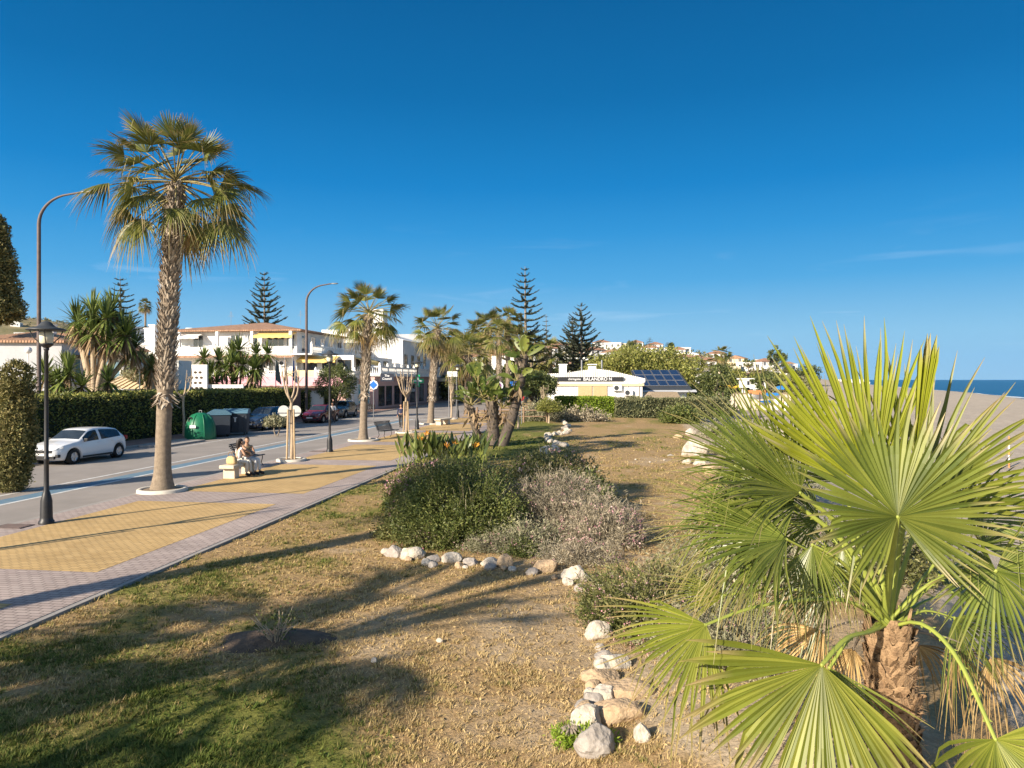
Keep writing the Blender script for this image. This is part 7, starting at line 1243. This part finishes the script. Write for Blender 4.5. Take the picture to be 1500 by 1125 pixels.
# bamboo rail by the winding stones
g = G(757, 600, 0); t = thing('post_and_rail_fence', 'rustic wooden rail fence beside the umbrella-shaped tree', 'fence', (at(760,600,58)[0], 58, 0)); m = MB(); [tube(m, [(-3.6,.1*k,z_),(2.4,-.1*k,z_+.05)], .05, 6) for k, z_ in enumerate((.45,.95))]; m.build('rail', K['wood'], t)
for k in range(4): m = MB(); tube(m, [(-3.4+k*1.9,0,-.1),(-3.4+k*1.9,0,1.25)], .075, 8); m.build('post', K['wood'], t)
sapling('small young tree on the far lawn left of the winding stones', G(759, 628, 0), 2.6, 31, False, .5, True, 5, group='young trees on the far lawn')
sapling('young tree with pale stem right of the small one on the far lawn', G(797, 617, 0), 3.2, 32, False, .6, True, 5, group='young trees on the far lawn')
# ================================================================ LIGHT, SKY, CAMERA
EL, AZ = math.radians(25), math.radians(223)                # sun behind the left shoulder, low
W = bpy.data.worlds.new('World'); SC.world = W; W.use_nodes = True; nt = W.node_tree; bg = nt.nodes['Background']
sk = nt.nodes.new('ShaderNodeTexSky'); sk.sky_type = 'NISHITA'; sk.sun_disc = False; sk.sun_elevation = EL; sk.sun_rotation = AZ; sk.altitude = 0; sk.air_density = 1.0; sk.dust_density = .35; sk.ozone_density = 3.5
def wn(t, **k):
    n = nt.nodes.new(t)
    for a, b in k.items(): setattr(n, a, b)
    return n
LK = nt.links.new
tcw = wn('ShaderNodeTexCoord'); sp = wn('ShaderNodeSeparateXYZ'); LK(tcw.outputs['Generated'], sp.inputs[0])
# clear deep-blue sky opposite the sun, paler towards the sun's own side
dot = wn('ShaderNodeVectorMath', operation='DOT_PRODUCT'); LK(tcw.outputs['Generated'], dot.inputs[0]); dot.inputs[1].default_value = (-math.sin(AZ), -math.cos(AZ), 0)
fr = wn('ShaderNodeMapRange'); fr.inputs['From Min'].default_value = -.35; fr.inputs['From Max'].default_value = .15; fr.inputs['To Max'].default_value = 1.0; LK(dot.outputs['Value'], fr.inputs['Value'])
rp = wn('ShaderNodeValToRGB'); q = 6.0
ramp(rp, [(z_, tuple(c_/q for c_ in c)) for z_, c in ((0, (2.25,3.75,4.95)), (.06, (1.75,3.55,5.0)), (.135, (.52,2.45,4.65)), (.20, (.17,1.85,4.2)), (.26, (.03,1.38,3.6)), (.366, (.0,.92,2.6)), (.47, (.0,.70,2.05)), (.75, (.35,.95,1.9)))])
LK(sp.outputs[2], rp.inputs['Fac']); sc_ = wn('ShaderNodeVectorMath', operation='SCALE'); LK(rp.outputs['Color'], sc_.inputs[0]); sc_.inputs['Scale'].default_value = q*.92
hs = wn('ShaderNodeHueSaturation'); hs.inputs['Saturation'].default_value = .8; LK(sk.outputs['Color'], hs.inputs['Color'])
hz = wn('ShaderNodeMixRGB'); LK(fr.outputs[0], hz.inputs['Fac']); LK(hs.outputs['Color'], hz.inputs['Color1']); LK(sc_.outputs[0], hz.inputs['Color2'])
# thin high cirrus
mp = wn('ShaderNodeMapping'); mp.inputs['Scale'].default_value = (2.2, 2.2, 16); nt.links.new(tcw.outputs['Generated'], mp.inputs['Vector']); nz = wn('ShaderNodeTexNoise'); nz.inputs['Scale'].default_value = 2.3; nz.inputs['Detail'].default_value = 7; nz.inputs['Distortion'].default_value = .6; nt.links.new(mp.outputs[0], nz.inputs['Vector'])
m1 = wn('ShaderNodeMapRange'); m1.inputs['From Min'].default_value = .60; m1.inputs['From Max'].default_value = .82; m1.inputs['To Max'].default_value = .28; nt.links.new(nz.outputs['Fac'], m1.inputs['Value'])
m2 = wn('ShaderNodeMapRange'); m2.inputs['From Min'].default_value = .22; m2.inputs['From Max'].default_value = .05; nt.links.new(sp.outputs[2], m2.inputs['Value'])
mm = wn('ShaderNodeMath', operation='MULTIPLY'); nt.links.new(m1.outputs[0], mm.inputs[0]); nt.links.new(m2.outputs[0], mm.inputs[1])
cl = wn('ShaderNodeMixRGB'); nt.links.new(mm.outputs[0], cl.inputs['Fac']); nt.links.new(hz.outputs[0], cl.inputs['Color1']); cl.inputs['Color2'].default_value = (6.5, 7.0, 7.4, 1)
nt.links.new(cl.outputs[0], bg.inputs['Color']); bg.inputs['Strength'].default_value = .095
mb = MB(); bx(mb, -17500, 17500, -300, 17500, -12, 620); hzm = bpy.data.materials.new('thin_sea_air'); hzm.use_nodes = True; n_ = hzm.node_tree; n_.nodes.remove(n_.nodes['Principled BSDF']); vol = n_.nodes.new('ShaderNodeVolumePrincipled'); vol.inputs['Color'].default_value = (.22,.55,1,1); vol.inputs['Density'].default_value = 2.2e-5; vol.inputs['Anisotropy'].default_value = .0; n_.links.new(vol.outputs['Volume'], n_.nodes['Material Output'].inputs['Volume'])
tag(mb.build('haze', hzm), kind='stuff')
sl = bpy.data.lights.new('sun', 'SUN'); sl.energy = 5.0; sl.angle = math.radians(.5); sl.color = (1, .87, .70); so = bpy.data.objects.new('sun', sl); COL.objects.link(so)
dv = Vector((math.sin(AZ)*math.cos(EL), math.cos(AZ)*math.cos(EL), math.sin(EL))); so.rotation_euler = dv.to_track_quat('Z', 'Y').to_euler()
cd = bpy.data.cameras.new('camera'); cam = bpy.data.objects.new('camera', cd); COL.objects.link(cam); SC.camera = cam
cam.location = (0,0,CH); cam.rotation_euler = (PI/2, 0, 0); cd.sensor_width = 36; cd.lens = 36*F/1500; cd.shift_y = (HY-562.5)/1500*1.0; cd.clip_start = .05; cd.clip_end = 60000
SC.view_settings.view_transform = 'Standard'; SC.view_settings.look = 'None'; SC.view_settings.exposure = .93; SC.view_settings.gamma = 1
SC.cycles.use_denoising = True; SC.cycles.max_bounces = 6; SC.cycles.transparent_max_bounces = 8
